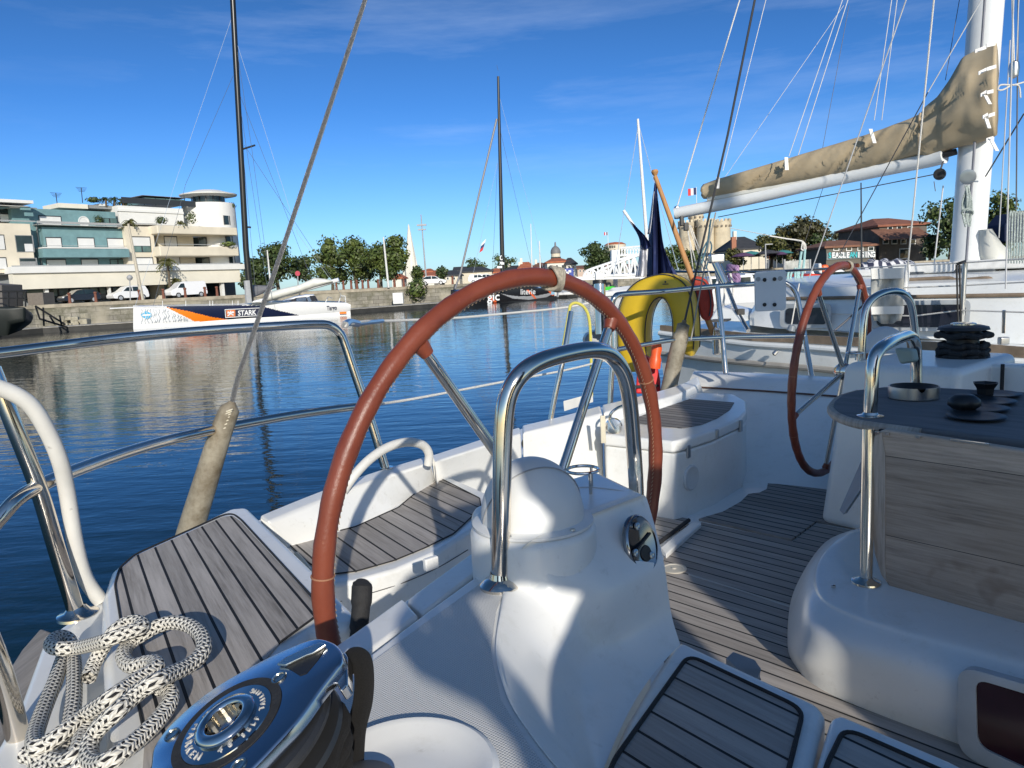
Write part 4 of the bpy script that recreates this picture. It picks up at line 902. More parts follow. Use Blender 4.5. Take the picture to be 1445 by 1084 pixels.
# ================================================================== neighbouring cloth/clutter comes with the next yacht
# ================================================================== water
m, nt, bs = newmat('harbour_water'); 
co = objco(nt)
def mapn(sx, sy, sc_, det, rough=.5, rot=0):
    mp = nt.nodes.new('ShaderNodeMapping'); mp.inputs['Scale'].default_value = (sx, sy, 1); mp.inputs['Rotation'].default_value = (0, 0, R_(rot)); nt.links.new(co, mp.inputs[0])
    return noise_fac(nt, sc_, det, mp.outputs[0], rough)
a = mapn(.40, 1.3, 2.0, 3, .5, 8); b = mapn(.7, 1.2, 5.5, 3, .5, -15); c = mapn(.3, .8, .35, 2, .5, 5)
h = mth(nt, 'ADD', mth(nt, 'ADD', mth(nt, 'MULTIPLY', a, .42), mth(nt, 'MULTIPLY', b, .13)), mth(nt, 'MULTIPLY', c, 1.0))
bs.inputs['Base Color'].default_value = (.003, .016, .018, 1); bs.inputs['Roughness'].default_value = .03; bs.inputs['IOR'].default_value = 1.333
bmp = nt.nodes.new('ShaderNodeBump'); bmp.inputs['Strength'].default_value = .27; bmp.inputs['Distance'].default_value = .10
nt.links.new(h, bmp.inputs['Height']); nt.links.new(bmp.outputs[0], bs.inputs['Normal'])
bs.inputs['Specular Tint'].default_value = (.95, 1, .96, 1)
WATER = m
tag(MB().add([V(-900, -300, 0), V(900, -300, 0), V(900, 1500, 0), V(-900, 1500, 0)], [(0, 1, 2, 3)]).build('water', WATER), kind='structure')
# ================================================================== quay, pontoon, far shore
QZ = 2.10
STONE = plain('quay_stone', (.27, .235, .175), .9, var=.45, scale=1.2, bumpy=.8, bscale=6, dirt=((.10, .10, .07), .7, .5))
def stone_wall():
    m, nt, bs = newmat('quay_masonry'); co = objco(nt)
    mp = nt.nodes.new('ShaderNodeMapping'); mp.inputs['Rotation'].default_value = (R_(90), 0, 0); nt.links.new(co, mp.inputs[0])
    br = nt.nodes.new('ShaderNodeTexBrick'); nt.links.new(mp.outputs[0], br.inputs['Vector']); br.inputs['Scale'].default_value = 1.0
    br.inputs['Brick Width'].default_value = 1.1; br.inputs['Row Height'].default_value = .42; br.inputs['Mortar Size'].default_value = .02
    br.inputs['Color1'].default_value = (.34, .315, .26, 1); br.inputs['Color2'].default_value = (.23, .215, .18, 1); br.inputs['Mortar'].default_value = (.10, .09, .07, 1)
    n = noise_fac(nt, .9, 6, co, .7)
    c = mix(nt, ramp(nt, n, [(.42, 0.), (.6, .85)]), br.outputs[0], (.13, .125, .085))
    n2 = noise_fac(nt, .35, 3, co, .5)
    c = mix(nt, ramp(nt, n2, [(.5, 0.), (.62, .8)]), c, (.40, .36, .28))
    nt.links.new(c, bs.inputs['Base Color']); bs.inputs['Roughness'].default_value = .95
    bump(nt, bs, br.outputs['Fac'], -.5, .03); return m
WALL = stone_wall()
ASPH = plain('quay_paving', (.20, .19, .17), .95, var=.25, scale=.6, bumpy=.3)
edge = [V(-120, 30, 0)] + [V(*Y(x, 420, y)[:2], 0) for x, y in ((-60, 62), (45, 67), (200, 72), (400, 79), (640, 88), (700, 97), (790, 106), (900, 112), (1060, 116), (1200, 120), (1460, 128), (1900, 150))] + [V(400, 140, 0)]
far = [V(1400, 1400, 0), V(-1400, 1400, 0), V(-1400, 30, 0)]
g = MB().add([V(p.x, p.y, QZ) for p in edge + far], [tuple(range(len(edge)+3))])
tag(g.build('ground', ASPH), kind='structure')
w = MB()
for p, q in zip(edge, edge[1:]):
    w.add([V(p.x, p.y, -1), V(q.x, q.y, -1), V(q.x, q.y, QZ-.3), V(p.x, p.y, QZ-.3)], [(0, 1, 2, 3)])
qw = w.build('quay_wall', WALL); tag(qw, 'old weathered stone harbour wall running along the far side of the water', 'harbour wall')
cp = MB()
for p, q in zip(edge[1:], edge[2:]):
    d = (q-p).normalized(); nrm = V(d.y, -d.x, 0)
    cp.add([p + nrm*.08 + V(0, 0, QZ-.3), q + nrm*.08 + V(0, 0, QZ-.3), q + nrm*.08 + V(0, 0, QZ+.02), p + nrm*.08 + V(0, 0, QZ+.02), p - nrm*.6 + V(0, 0, QZ+.02), q - nrm*.6 + V(0, 0, QZ+.02)], [(0, 1, 2, 3), (3, 2, 5, 4)])
cp.build('coping', plain('coping_stone', (.34, .30, .23), .9, var=.3, scale=1.5), qw)
# pontoons
def pontoon(pts, label, wid=2.2, h=.42):
    P = [Y(*p) for p in pts]; P = [V(p.x, p.y, 0) for p in P]
    root = thing('pontoon', P[0], label, 'pontoon')
    mb = MB(); dk = MB(); t = MB()
    for p, q in zip(P, P[1:]):
        d = (q-p).normalized(); n = V(-d.y, d.x, 0)
        if n.y < 0: n = -n
        mb.prism([p, q, q+n*wid, p+n*wid], V(0, 0, h-.06))
        dk.prism([p-n*.04+V(0, 0, h-.055), q-n*.04+V(0, 0, h-.055), q+n*wid+V(0, 0, h-.055), p+n*wid+V(0, 0, h-.055)], V(0, 0, .05))
    mb.build('float', plain('dark_float', (.03, .03, .028), .7, var=.4, scale=1), root); dk.build('deck', plain('pale_deck', (.36, .34, .30), .8, var=.3, scale=2), root)
    return root
pontoon([(-120, 470, 50), (60, 462, 57.5), (200, 455, 60)], 'low floating pontoon with pale edge below the quay, left of the white racing hull')
pontoon([(494, 438, 66.5), (560, 433, 70), (632, 427, 74)], 'low dark floating pontoon between the white racing yacht and the brown wheel')
pontoon([(800, 420, 84), (900, 411, 92), (1060, 402, 100)], 'long floating pontoon in front of the white footbridge', 2.0, .35)
# ================================================================== trees
BARK = plain('tree_bark', (.10, .08, .055), .9, bumpy=.5, scale=3)
def leafmat(name, a, b):
    m, nt, bs = newmat(name); co = objco(nt)
    n = noise_fac(nt, .55, 4, co, .6); n2 = nt.nodes.new('ShaderNodeObjectInfo')
    c = mix(nt, ramp(nt, n, [(.35, 0.), (.65, 1.)]), a, b)
    gi = nt.nodes.new('ShaderNodeNewGeometry'); h = nt.nodes.new('ShaderNodeHueSaturation'); nt.links.new(c, h.inputs['Color'])
    nt.links.new(mth(nt, 'MULTIPLY_ADD', gi.outputs['Random Per Island'], .9, .55), h.inputs['Value']); nt.links.new(h.outputs[0], bs.inputs['Base Color'])
    bs.inputs['Roughness'].default_value = .55
    try: bs.inputs['Transmission Weight'].default_value = 0
    except Exception: pass
    return m
LEAF = [leafmat('leaves_green', (.036, .062, .012), (.105, .135, .028)), leafmat('leaves_dark', (.024, .046, .013), (.065, .092, .022)), leafmat('leaves_olive', (.055, .060, .016), (.12, .12, .030)), leafmat('leaves_bronze', (.036, .036, .014), (.078, .072, .024))]
def tree(cx, ytop, ybase, wpx, dist, label, group, kind=0, seed=0, n=2300, ground=QZ, trunk=.12, name='broadleaf_tree', lobes=13):
    rnd = random.Random(seed*7+13)
    base = Y(cx, ybase, dist); base.z = ground; topz = Y(cx, ytop, dist).z; wid = wpx*dist/F*1.22; hgt = topz - ground
    root = thing(name, base, label, 'tree', group)
    ch = hgt*(1-trunk*.75); cz = ground + hgt*trunk*.75 + ch/2
    cl = []
    for i in range(lobes):
        a = rnd.uniform(0, 2*math.pi); rr2 = rnd.uniform(.2, .66); hz = rnd.uniform(-.72, .68)
        lim = math.sqrt(max(.12, 1 - (hz*.95)**2))
        cl.append((V(math.cos(a)*rr2*lim*wid/2, math.sin(a)*rr2*lim*wid/2, hz*ch/2), rnd.uniform(.26, .42)*min(wid, ch)*.62))
    cl.append((V(0, 0, ch*.30), min(wid, ch)*.22)); cl.append((V(0, 0, 0), min(wid, ch)*.33))
    mb = MB(); ls = max(.18, wid*.026)
    tot = sum(r*r for _, r in cl)
    for c, r in cl:      # dense leafy core of each lobe
        rws = []
        for j in range(6):
            ph = math.pi*j/5; rws.append([base + V(0, 0, cz-ground) + c + V(math.cos(q_)*math.sin(ph), math.sin(q_)*math.sin(ph), math.cos(ph)*.8)*r*.50*rnd.uniform(.75, 1.2) for q_ in [2*math.pi*k2/8 for k2 in range(8)]])
        mb.grid(rws, closed=True)
    for c, r in cl:
        for _ in range(int(n*r*r/tot)):
            d = V(rnd.gauss(0, 1), rnd.gauss(0, 1), rnd.gauss(0, 1)).normalized(); q = rnd.random()
            p = c + V(d.x, d.y, d.z*.82)*r*(q**.45 if q > .25 else rnd.uniform(.75, 1.22))
            s_ = ls*rnd.uniform(.6, 1.7); nn_ = (d + V(rnd.uniform(-.9, .9), rnd.uniform(-.9, .9), rnd.uniform(-.3, 1.0))).normalized()
            e = nn_.orthogonal().normalized(); g_ = nn_.cross(e); t = rnd.uniform(0, 6.28); e, g_ = e*math.cos(t)+g_*math.sin(t), g_*math.cos(t)-e*math.sin(t)
            o = base + V(0, 0, cz-ground) + p
            mb.add([o - e*s_, o - g_*s_*.55 + nn_*s_*.2, o + e*s_, o + g_*s_*.55 - nn_*s_*.1], [(0, 1, 2, 3)])
    mb.build('crown', LEAF[kind], root, merge=False)
    tr = MB(); tw = max(.14, wid*.028)
    tr.tube([base, base + V(rnd.uniform(-.2, .2), 0, hgt*.25), base + V(rnd.uniform(-.3, .3), 0, hgt*.55), base + V(0, 0, hgt*.8)], [tw*1.25, tw, tw*.7, tw*.25], 8)
    for c, r in cl[:6]: tr.tube([base + V(0, 0, hgt*rnd.uniform(.25, .45)), base + V(0, 0, cz-ground) + c*.55 - V(0, 0, r*.2), base + V(0, 0, cz-ground) + c], [tw*.55, tw*.4, tw*.12], 6)
    tr.build('trunk', BARK, root, smooth=True)
    return root
G1 = 'trees on the quay left of the church spire'
tree(362, 362, 418, 46, 104, 'dark bushy tree right of the tall black mast, lowest of the left clump', G1, 1, 1)
tree(394, 342, 416, 66, 108, 'tall loose dark tree behind the white furled sail', G1, 1, 2)
tree(432, 358, 414, 44, 112, 'slim airy tree behind the white hull of the racing yacht', G1, 1, 3, n=900)
tree(470, 327, 412, 54, 106, 'tall tree with open top at the left of the big quay clump', G1, 0, 4, n=1500)
tree(504, 329, 410, 60, 104, 'tall dark green tree in the middle of the quay clump', G1, 0, 5)
tree(538, 340, 408, 58, 100, 'dense green tree behind the white lamp post on the quay', G1, 0, 6)
tree(557, 328, 406, 44, 98, 'large sunlit green tree hiding the foot of the church spire', G1, 0, 7, n=2400)
tree(592, 374, 404, 22, 105, 'small green tree at the right foot of the church spire', G1, 0, 8, n=700)
tree(626, 374, 400, 17, 120, 'small round tree alone on the quay right of the spire', None, 1, 9, n=500)
tree(672, 362, 396, 38, 190, 'round dark tree behind the low cream building', None, 1, 10, n=1100)
tree(712, 358, 396, 36, 190, 'round dark tree behind the black mast of the black racing yacht', None, 1, 11, n=1100)
tree(840, 342, 390, 52, 150, 'dense dark tree left of the white footbridge, with pointed top', None, 1, 12, n=1900, trunk=.15)
tree(868, 352, 388, 56, 158, 'wide dark tree behind the left end of the white footbridge', None, 1, 13, n=1700, trunk=.15)
tree(950, 344, 384, 44, 130, 'green tree just behind the wooden flagstaff', None, 0, 14, n=1300)
tree(975, 352, 384, 36, 128, 'small green tree at the foot of the stone tower', None, 0, 15, n=900, trunk=.15)
tree(1038, 350, 382, 36, 118, 'round yellow green tree right of the stone tower', None, 2, 16, n=1100, trunk=.15)
tree(1088, 330, 380, 58, 112, 'olive green tree left of the tall bronze tree on the quay', None, 2, 17, n=1800, trunk=.15)
tree(1132, 303, 378, 74, 118, 'tall bronze topped tree in the middle of the quay under the boom', None, 3, 18, n=2600, trunk=.12)
tree(1108, 322, 378, 50, 121, 'dark tree filling the gap beside the bronze tree', None, 1, 28, n=1200, trunk=.12)
tree(1154, 330, 378, 36, 116, 'narrow dark green tree at the right of the bronze tree', None, 1, 19, n=1000, trunk=.12)
tree(1190, 323, 372, 48, 170, 'bronze tree crown showing above the red roofed quay house', None, 3, 20, n=900, trunk=.3)
tree(1340, 275, 374, 66, 88, 'big dark green tree left of the neighbouring mast', None, 1, 21, n=2200, trunk=.12)
tree(1404, 264, 372, 62, 86, 'big sunlit green tree right of the neighbouring mast', None, 0, 22, n=2200, trunk=.12)
tree(1312, 330, 374, 34, 90, 'low dark tree left of the big tree near the brown house', None, 1, 23, n=900, trunk=.12)
# ================================================================== apartment building
FAZ = R_(35.5); FX = V(math.sin(FAZ), math.cos(FAZ), 0); FN = V(FX.y, -FX.x, 0)
if FN.y > 0: FN = -FN
F0 = Y(172, 380, 92); F0.z = QZ
def fp_(x, y, d=0):
    p = onplane(x, y, F0 + FN*d, FN); return (p - F0).dot(FX), p.z
def z1(x, y): return x/4.0139, 240 + y/4.0139
def fbox(mb, x0, y0, x1, y1, d0, d1, z=True):
    """zoomed-photo rectangle placed on the facade, from depth d0 (front, +out) to d1"""
    if z: x0, y0 = z1(x0, y0); x1, y1 = z1(x1, y1)
    s0, t0 = fp_(x0, y0, d0); s1, t1 = fp_(x1, y1, d0)
    c = F0 + FX*((s0+s1)/2) + FN*((d0+d1)/2); c.z = (t0+t1)/2
    mb.box(c, (abs(s1-s0), abs(d1-d0), abs(t1-t0)), ax=(FX, FN, V(0, 0, 1))); return mb
CREAMW = plain('render_beige', (.66, .60, .48), .85, var=.10, scale=.5)
CREAMB = plain('render_pale_cream', (.72, .68, .57), .85, var=.06, scale=.5)
TEAL = plain('render_teal', (.155, .28, .30), .8, var=.14, scale=1.2)
WHR = plain('render_white', (.72, .72, .69), .8, var=.05, scale=.6)
SHUT = plain('roller_shutter', (.68, .68, .66), .5, var=.05, scale=1)
GLASS = plain('dark_glass', (.020, .035, .040), .08, var=.5, scale=.7)
GLASSG = plain('green_glass', (.10, .17, .16), .10, var=.4, scale=.5)
FRAME = plain('dark_frame', (.03, .035, .04), .5)
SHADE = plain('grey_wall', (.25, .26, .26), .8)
ab = thing('apartment_building', F0, 'long four storey apartment building in teal, beige and white with a round glazed lantern', 'building')
def part(name, mat, rects, parent=None, bevel=0, **k):
    m_ = MB()
    for r in rects: fbox(m_, *r, **k)
    return m_.build(name, mat, parent or ab, bevel=bevel)
# masses
part('teal_wall', TEAL, [(60, 212, 690, 560, -1.2, -9), (240, 445, 735, 493, 0.9, -.9), (236, 323, 715, 437, -.6, -1.3)])
part('white_wall', WHR, [(667, 200, 1045, 316, -1.6, -9), (667, 232, 1040, 237, -1.45, -1.7)])
part('beige_wall', CREAMW, [(705, 317, 890, 546, .1, -8), (885, 370, 1110, 546, -1.4, -8)])
part('left_wall', CREAMW, [(-60, 299, 205, 580, .5, -8)])
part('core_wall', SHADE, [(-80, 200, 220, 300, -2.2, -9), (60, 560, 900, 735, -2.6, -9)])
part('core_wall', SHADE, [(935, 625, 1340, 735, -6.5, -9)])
part('roof_slab', WHR, [(-90, 158, 190, 190, 1.3, -5), (-90, 196, 160, 205, .8, -3)])
part('floor_slab', WHR, [(62, 548, 1395, 561, 2.2, -3), (215, 306, 700, 322, .2, -1.4), (243, 436, 722, 446, .9, -1.3)])
part('fascia', CREAMB, [(66, 567, 1365, 634, 1.9, .9)])
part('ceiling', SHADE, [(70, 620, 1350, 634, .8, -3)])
part('balcony', CREAMW, [(888, 311, 1348, 371, 1.7, -1.2)], bevel=.15)
part('balcony', CREAMW, [(903, 431, 1356, 487, 1.7, -1.2)], bevel=.15)
for r in ((250, 632, 285, 755), (612, 628, 632, 712), (770, 622, 792, 706), (1088, 600, 1108, 640), (1250, 602, 1276, 712)): part('pillar', WHR, [(*r, 1.5, 1.0)])
# rounded corner tower (three storeys + glazed lantern)
def ftower(xc, r, y0, y1, d, name, mat, n=40, ex=0, parent=None, prof=None):
    (xa, ya), (xb, yb) = z1(xc, y0), z1(xc, y1); s_, zt = fp_(xa, ya, d); _, zb = fp_(xb, yb, d)
    o = F0 + FX*s_ + FN*d; o.z = 0
    prof = prof or [(0, zb), (r, zb), (r, zt), (0, zt)]
    return MB().lathe([(a*1.0, (zb + (zt-zb)*h) if prof is not None and h <= 1.5 and prof_rel else h) for a, h in prof], o, n=n).build(name, mat, parent or ab, smooth=True, ang=30)
prof_rel = False
tw_ = ftower(1180, 3.45, 196, 560, -3.4, 'round_corner', WHR)
ftower(1180, 2.1, 136, 200, -3.2, 'lantern_glass', GLASS)
for k in range(14):
    a_ = 2*math.pi*k/14; s_, z_ = fp_(*z1(1180, 170), -3.2); o = F0 + FX*s_ + FN*-3.2; _, zt = fp_(*z1(1180, 138), -3.2); _, zb = fp_(*z1(1180, 200), -3.2)
    MB().box(V(o.x + 2.12*math.cos(a_), o.y + 2.12*math.sin(a_), (zt+zb)/2), (.12, .12, zt-zb), rz=a_).build('glazing_bar', FRAME, ab)
s_, zr = fp_(*z1(1180, 150), -3.2); o = F0 + FX*s_ + FN*-3.2; o.z = zr
MB().lathe([(0, -.1), (2.0, -.15), (3.7, .05), (3.75, .20), (3.0, .36), (2.1, .62), (1.7, .74), (0, .80)], o, n=48).build('lantern_roof', WHR, ab, smooth=True, ang=40)
for yy in (315, 546):
    pass
# windows and shutters : each its own part
WIN = [  # shutters
 (262, 385, 350, 436), (440, 387, 536, 437), (609, 390, 702, 438), (222, 262, 348, 309), (745, 381, 852, 430), (760, 500, 868, 546), (932, 378, 1004, 432), (0, 250, 94, 297), (265, 510, 375, 552), (462, 508, 558, 548), (-60, 370, 30, 450), (-60, 500, 40, 560), (943, 495, 1020, 545)]
DEP = [-.55, -.55, -.55, -1.15, .13, .13, -1.35, -2.1, -1.15, -1.15, .53, .53, -1.35]
for r, d in zip(WIN, DEP):
    w_ = part('window', FRAME, [(r[0]-4, r[1]-6, r[2]+4, r[3]+1, d+.02, d-.05)]); part('roller_shutter', SHUT, [(r[0], r[1], r[2], r[3], d+.07, d)], w_)
for r, d in (((580, 274, 664, 311), -1.15), ((625, 508, 712, 548), -1.15), ((755, 432, 856, 464), .13)):
    w_ = part('window', FRAME, [(r[0]-3, r[1]-3, r[2]+3, r[3]+2, d+.02, d-.05)]); part('pane', GLASSG, [(r[0], r[1], (r[0]+r[2])/2-2, r[3], d+.05, d), ((r[0]+r[2])/2+2, r[1], r[2], r[3], d+.05, d)], w_)
for r in ((82, 368, 198, 466), (108, 498, 215, 556)):
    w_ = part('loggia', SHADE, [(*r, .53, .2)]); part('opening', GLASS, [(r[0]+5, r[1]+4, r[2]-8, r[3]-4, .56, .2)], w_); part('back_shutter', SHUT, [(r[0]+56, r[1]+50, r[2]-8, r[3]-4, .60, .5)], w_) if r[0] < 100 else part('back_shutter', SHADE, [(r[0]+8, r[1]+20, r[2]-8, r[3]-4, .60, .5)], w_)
for r, k in (((1105, 380, 1160, 431), 1), ((1245, 376, 1330, 431), 1), ((1122, 495, 1175, 545), 1), ((1265, 488, 1340, 545), 1), ((1233, 262, 1308, 316), 1)):
    s0, zt = fp_(*z1(r[0], r[1]), -1.2); s1, zb = fp_(*z1(r[2], r[3]), -1.2)
    pts = []
    sc0, _ = fp_(*z1(1180, 300), -3.4)
    m_ = MB(); rowsT, rowsB = [], []
    for j in range(7):
        s = s0 + (s1-s0)*j/6; dx = max(-3.4, min(3.4, s - sc0)); dep = -3.4 + math.sqrt(3.51**2 - dx*dx)
        p = F0 + FX*s + FN*dep; rowsT.append(V(p.x, p.y, zt)); rowsB.append(V(p.x, p.y, zb))
    m_.grid([rowsT, rowsB]); m_.build('window', GLASS, ab, solid=.05)
    m_ = MB()
    for j in (0, 3, 6): m_.tube([rowsT[j] + FN*.03, rowsB[j] + FN*.03], .07, 6)
    m_.build('window_frame', FRAME, ab)
s_, z_ = fp_(*z1(475, 292), -1.15); o = F0 + FX*s_ + FN*-1.17; o.z = z_
MB().lathe([(0, .0), (.5, .0), (.52, .06), (.62, .06), (.62, -.1)], o, FN, 28).build('round_window', SHUT, ab, smooth=True, ang=40)
part('roof_pavilion', SHADE, [(806, 143, 1060, 158, -2.2, -8)]); part('pavilion_glass', GLASSG, [(818, 155, 1050, 200, -2.6, -7.5)])
part('pavilion_bars', FRAME, [(x, 152, x+5, 200, -2.5, -2.7) for x in (815, 880, 935, 992, 1046)])
part('roof_box', CREAMB, [(330, 186, 500, 220, -3, -7)]); part('roof_box', SHADE, [(505, 196, 668, 224, -3, -7)]); part('roof_box', WHR, [(560, 190, 606, 205, -2.9, -5)])
# railings
for r, d in (((-60, 286, 200, 288), .55), ((210, 301, 690, 303), .1), ((700, 302, 890, 304), .1), ((245, 428, 720, 430), .9), ((905, 421, 1340, 423), 1.6), ((66, 541, 1360, 543), 1.9)):
    part('railing', plain('rail_grey', (.35, .36, .36), .5), [(*r, d+.03, d-.03)])
part('railing', FRAME, [(690, 186, 1270, 188, -1.7, -1.75)])
# ground floor glazing
for r in [(138, 645, 250, 735, -2.5, -2.6), (285, 645, 612, 735, -2.5, -2.6), (632, 640, 770, 735, -2.5, -2.6), (792, 636, 890, 735, -2.5, -2.6), (1130, 640, 1250, 715, -2.5, -2.6)]: part('shop_window', GLASS, [r])
for r in [(150, 676, 246, 708, -2.4, -2.48), (300, 670, 600, 700, -2.4, -2.48), (640, 668, 764, 696, -2.4, -2.48), (800, 664, 884, 690, -2.4, -2.48)]: part('shop_blind', GLASSG, [r])
for x in (330, 392, 450, 508, 560, 680, 724, 838): part('shop_mullion', FRAME, [(x, 640, x+4, 735, -2.3, -2.45)])
part('shop_wall', CREAMW, [(890, 622, 938, 730, -.5, -2.6)])
# grey strip putting shade on the side of the left block + pergola bits
part('shaded_side', SHADE, [(205, 300, 240, 550, -.9, -1.15)])
part('pergola', TEAL, [(-60, 205, 60, 212, .2, -2), (115, 205, 175, 228, .6, .4), (140, 240, 190, 262, .6, .4)])
part('glass_front', GLASS, [(-60, 212, 205, 250, -2.0, -2.2), (94, 250, 210, 300, -2.0, -2.2)])
# roof antennas and chimneys
for x, y0, y1 in ((316, 130, 190), (460, 100, 186)):
    a_, b_ = F0.copy(), F0.copy(); s_, zt = fp_(*z1(x, y0), -4); s2, zb = fp_(*z1(x+8, y1), -4)
    pa = F0 + FX*s_ + FN*-4; pa.z = zt; pb = F0 + FX*s2 + FN*-4; pb.z = zb
    mb = MB().tube([pb, pa], .05, 5)
    for q in range(4): mb.box(pa + V(0, 0, -.15*q), (1.3-.2*q, .04, .04), ax=(FX, FN, V(0, 0, 1)))
    mb.build('antenna', FRAME, ab)
# palms and shrubs on balconies / roof
def shrub(p, w_, h_, label, kind=0, palm=False, seed=0, trunkh=0, n=260, cat='shrub', name='potted_shrub', group=None):
    rnd = random.Random(seed); root = thing(name, p, label, cat, group); mb = MB()
    if trunkh: MB().tube([p, p + V(.05, 0, trunkh*.5), p + V(.1, 0, trunkh)], [.17, .14, .12], 8).build('trunk', BARK, root, smooth=True)
    c = p + V(0, 0, trunkh)
    if palm:
        for k in range(34):
            a = rnd.uniform(0, 6.28); el = rnd.uniform(-.3, 1.3); L = w_*.5*rnd.uniform(.8, 1.15); pts = []
            for j in range(7):
                t = j/6; pts.append(c + V(math.cos(a)*L*t*math.cos(el), math.sin(a)*L*t*math.cos(el), L*t*math.sin(el) - L*.75*t*t))
            sd_ = V(-math.sin(a), math.cos(a), 0)
            for j in range(6):
                for s in (-1, 1):
                    q = pts[j].lerp(pts[j+1], .5); mb.add([pts[j], pts[j+1], q + sd_*s*L*.22*(1-j/8) - V(0, 0, L*.10)], [(0, 1, 2)])
    else:
        c = c + V(0, 0, h_*.5)
        for _ in range(n):
            d = V(rnd.gauss(0, 1), rnd.gauss(0, 1), rnd.gauss(0, 1)).normalized(); q = c + V(d.x*w_/2, d.y*w_/2, d.z*h_/2)*rnd.uniform(.45, 1.1)
            s_ = w_*.07*rnd.uniform(.6, 1.5); e = d.orthogonal().normalized(); g_ = d.cross(e)
            mb.add([q - e*s_, q - g_*s_*.6, q + e*s_, q + g_*s_*.6], [(0, 1, 2, 3)])
    mb.build('foliage', LEAF[kind], root, merge=False); return root
def fpt(zx, zy, d):
    s_, z_ = fp_(*z1(zx, zy), d); p = F0 + FX*s_ + FN*d; p.z = z_; return p
for zx, zy, w_, h_, d, lab, k, pl_, tr in (
  (735, 306, 2.2, 1.4, .2, 'spiky green plant at the left end of the upper white terrace', 2, True, .3),
  (915, 308, 1.6, 1.0, 1.2, 'low dark bush on the beige balcony parapet, left of a palm', 1, False, .0),
  (1020, 308, 1.8, 1.0, 1.2, 'small palm on the upper beige balcony', 2, True, .2),
  (1088, 310, 1.5, 1.7, 1.2, 'round green bush on the upper beige balcony beside the palm', 0, False, .0),
  (562, 314, 1.3, 1.3, -.9, 'dark green bush beside the teal terrace door', 1, False, .0),
  (600, 208, 1.7, 1.0, -3, 'left palm of the roof terrace', 1, True, .9),
  (648, 206, 1.9, 1.2, -3, 'middle palm of the roof terrace', 1, True, .9),
  (697, 210, 2.4, 1.6, -3, 'bushy right palm of the roof terrace', 2, True, .7),
  (1305, 222, 1.6, .9, -1, 'trailing green plant at the right rim of the roof terrace', 0, False, .0),
  (1295, 436, 2.2, .7, 1.5, 'hanging green plants on the middle beige balcony', 0, False, .0),
  (530, 186, 1.8, .7, -3, 'low shrub on the roof beside the palms', 1, False, .0)):
    shrub(fpt(zx, zy, d), w_, h_, lab, k, pl_, int(zx), tr)
pb_ = Y(240, 420, 88); pb_.z = QZ
s_ = fpt(945, 520, 3.5); pb_ = V(s_.x, s_.y, QZ)
shrub(pb_, 3.0, 2, 'tall palm tree standing on the pavement in front of the apartment block', 2, True, 3, s_.z-QZ, cat='palm tree', name='palm_tree')
s_ = fpt(985, 620, 3.2); shrub(V(s_.x, s_.y, QZ), 2.6, 2, 'short yellow green palm behind the white van', 2, True, 5, max(.5, s_.z-QZ-.2), cat='palm tree', name='palm_tree')
# lamp posts etc.
def pole(x0, y0, x1, y1, d, r0, r1, mat, label, name='lamp_post', cat='lamp post', ground=None, head=None):
    a = Y(x0, y0, d); b = Y(x1, y1, d)
    if ground is not None: a = V(a.x, a.y, ground)
    root = thing(name, a, label, cat); MB().tube([a, b], [r0, r1], 8).build('post', mat, root, smooth=True)
    if head == 'arm': MB().box(b + V(.45, 0, 0), (1.0, .16, .12)).build('lamp_head', mat, root)
    if head == 'ball': MB().lathe([(0, .3), (.2, .22), (.3, 0), (.2, -.22), (0, -.3)], b, n=12).build('globe', mat, root, smooth=True)
    if head == 'ring': MB().box(b + V(0, 0, -1.6), (1.5, .4, .25)).build('floodlights', mat, root); MB().box(b + V(0, 0, -2.3), (1.2, .4, .2)).build('floodlights', mat, root)
    return root
LAMPW = plain('lamp_white', (.62, .62, .60), .5); LAMPG = plain('lamp_grey', (.33, .34, .35), .5)
pole(201, 424, 181, 316, 80, .22, .11, plain('pole_beige', (.45, .41, .33), .7), 'tall leaning pale pole in front of the apartment building', cat='pole', name='utility_pole', ground=QZ)
pole(548, 402, 541, 335, 84, .13, .09, LAMPW, 'white lamp post in front of the quay trees', ground=QZ)
pole(602, 400, 594, 303, 120, .14, .08, LAMPG, 'tall grey floodlight mast right of the church spire', ground=QZ, head='ring')
pole(383, 412, 377, 353, 84, .10, .07, LAMPW, 'short white lamp post among the left quay trees', ground=QZ)
pole(1081, 378, 1080, 345, 100, .12, .08, LAMPG, 'street lamp with a short arm in front of the olive tree', ground=QZ, head='arm')
pole(763, 396, 761, 340, 150, .14, .10, WHITEP, 'thin white mast left of the grey church dome', name='boat_mast', cat='mast', ground=QZ)
pole(751, 396, 749, 316, 150, .13, .08, WHITEP, 'taller thin white mast left of the church dome', name='boat_mast', cat='mast', ground=QZ)
pole(1216, 378, 1215, 258, 60, .08, .05, FRAME, 'thin black mast in front of the red roofed quay house', name='boat_mast', cat='mast')
pole(184, 425, 183, 392, 78, .06, .06, LAMPG, 'round grey traffic sign on a post beside the leaning pole', name='traffic_sign', cat='sign', ground=QZ, head='ball')
pole(421, 412, 420, 388, 78, .06, .06, LAMPG, 'no parking sign with red and blue disc on the quay', name='traffic_sign', cat='sign', ground=QZ)
p = Y(420, 386, 77.9); sgm = MB().lathe([(0, .02), (.26, .02), (.26, -.02)], p, V(0, -1, 0), 20).build('sign_disc', plain('sign_red', (.45, .05, .08), .5), None); sgm.parent = bpy.data.objects['traffic_sign.001']; sgm.location = -root_loc(bpy.data.objects['traffic_sign.001'])
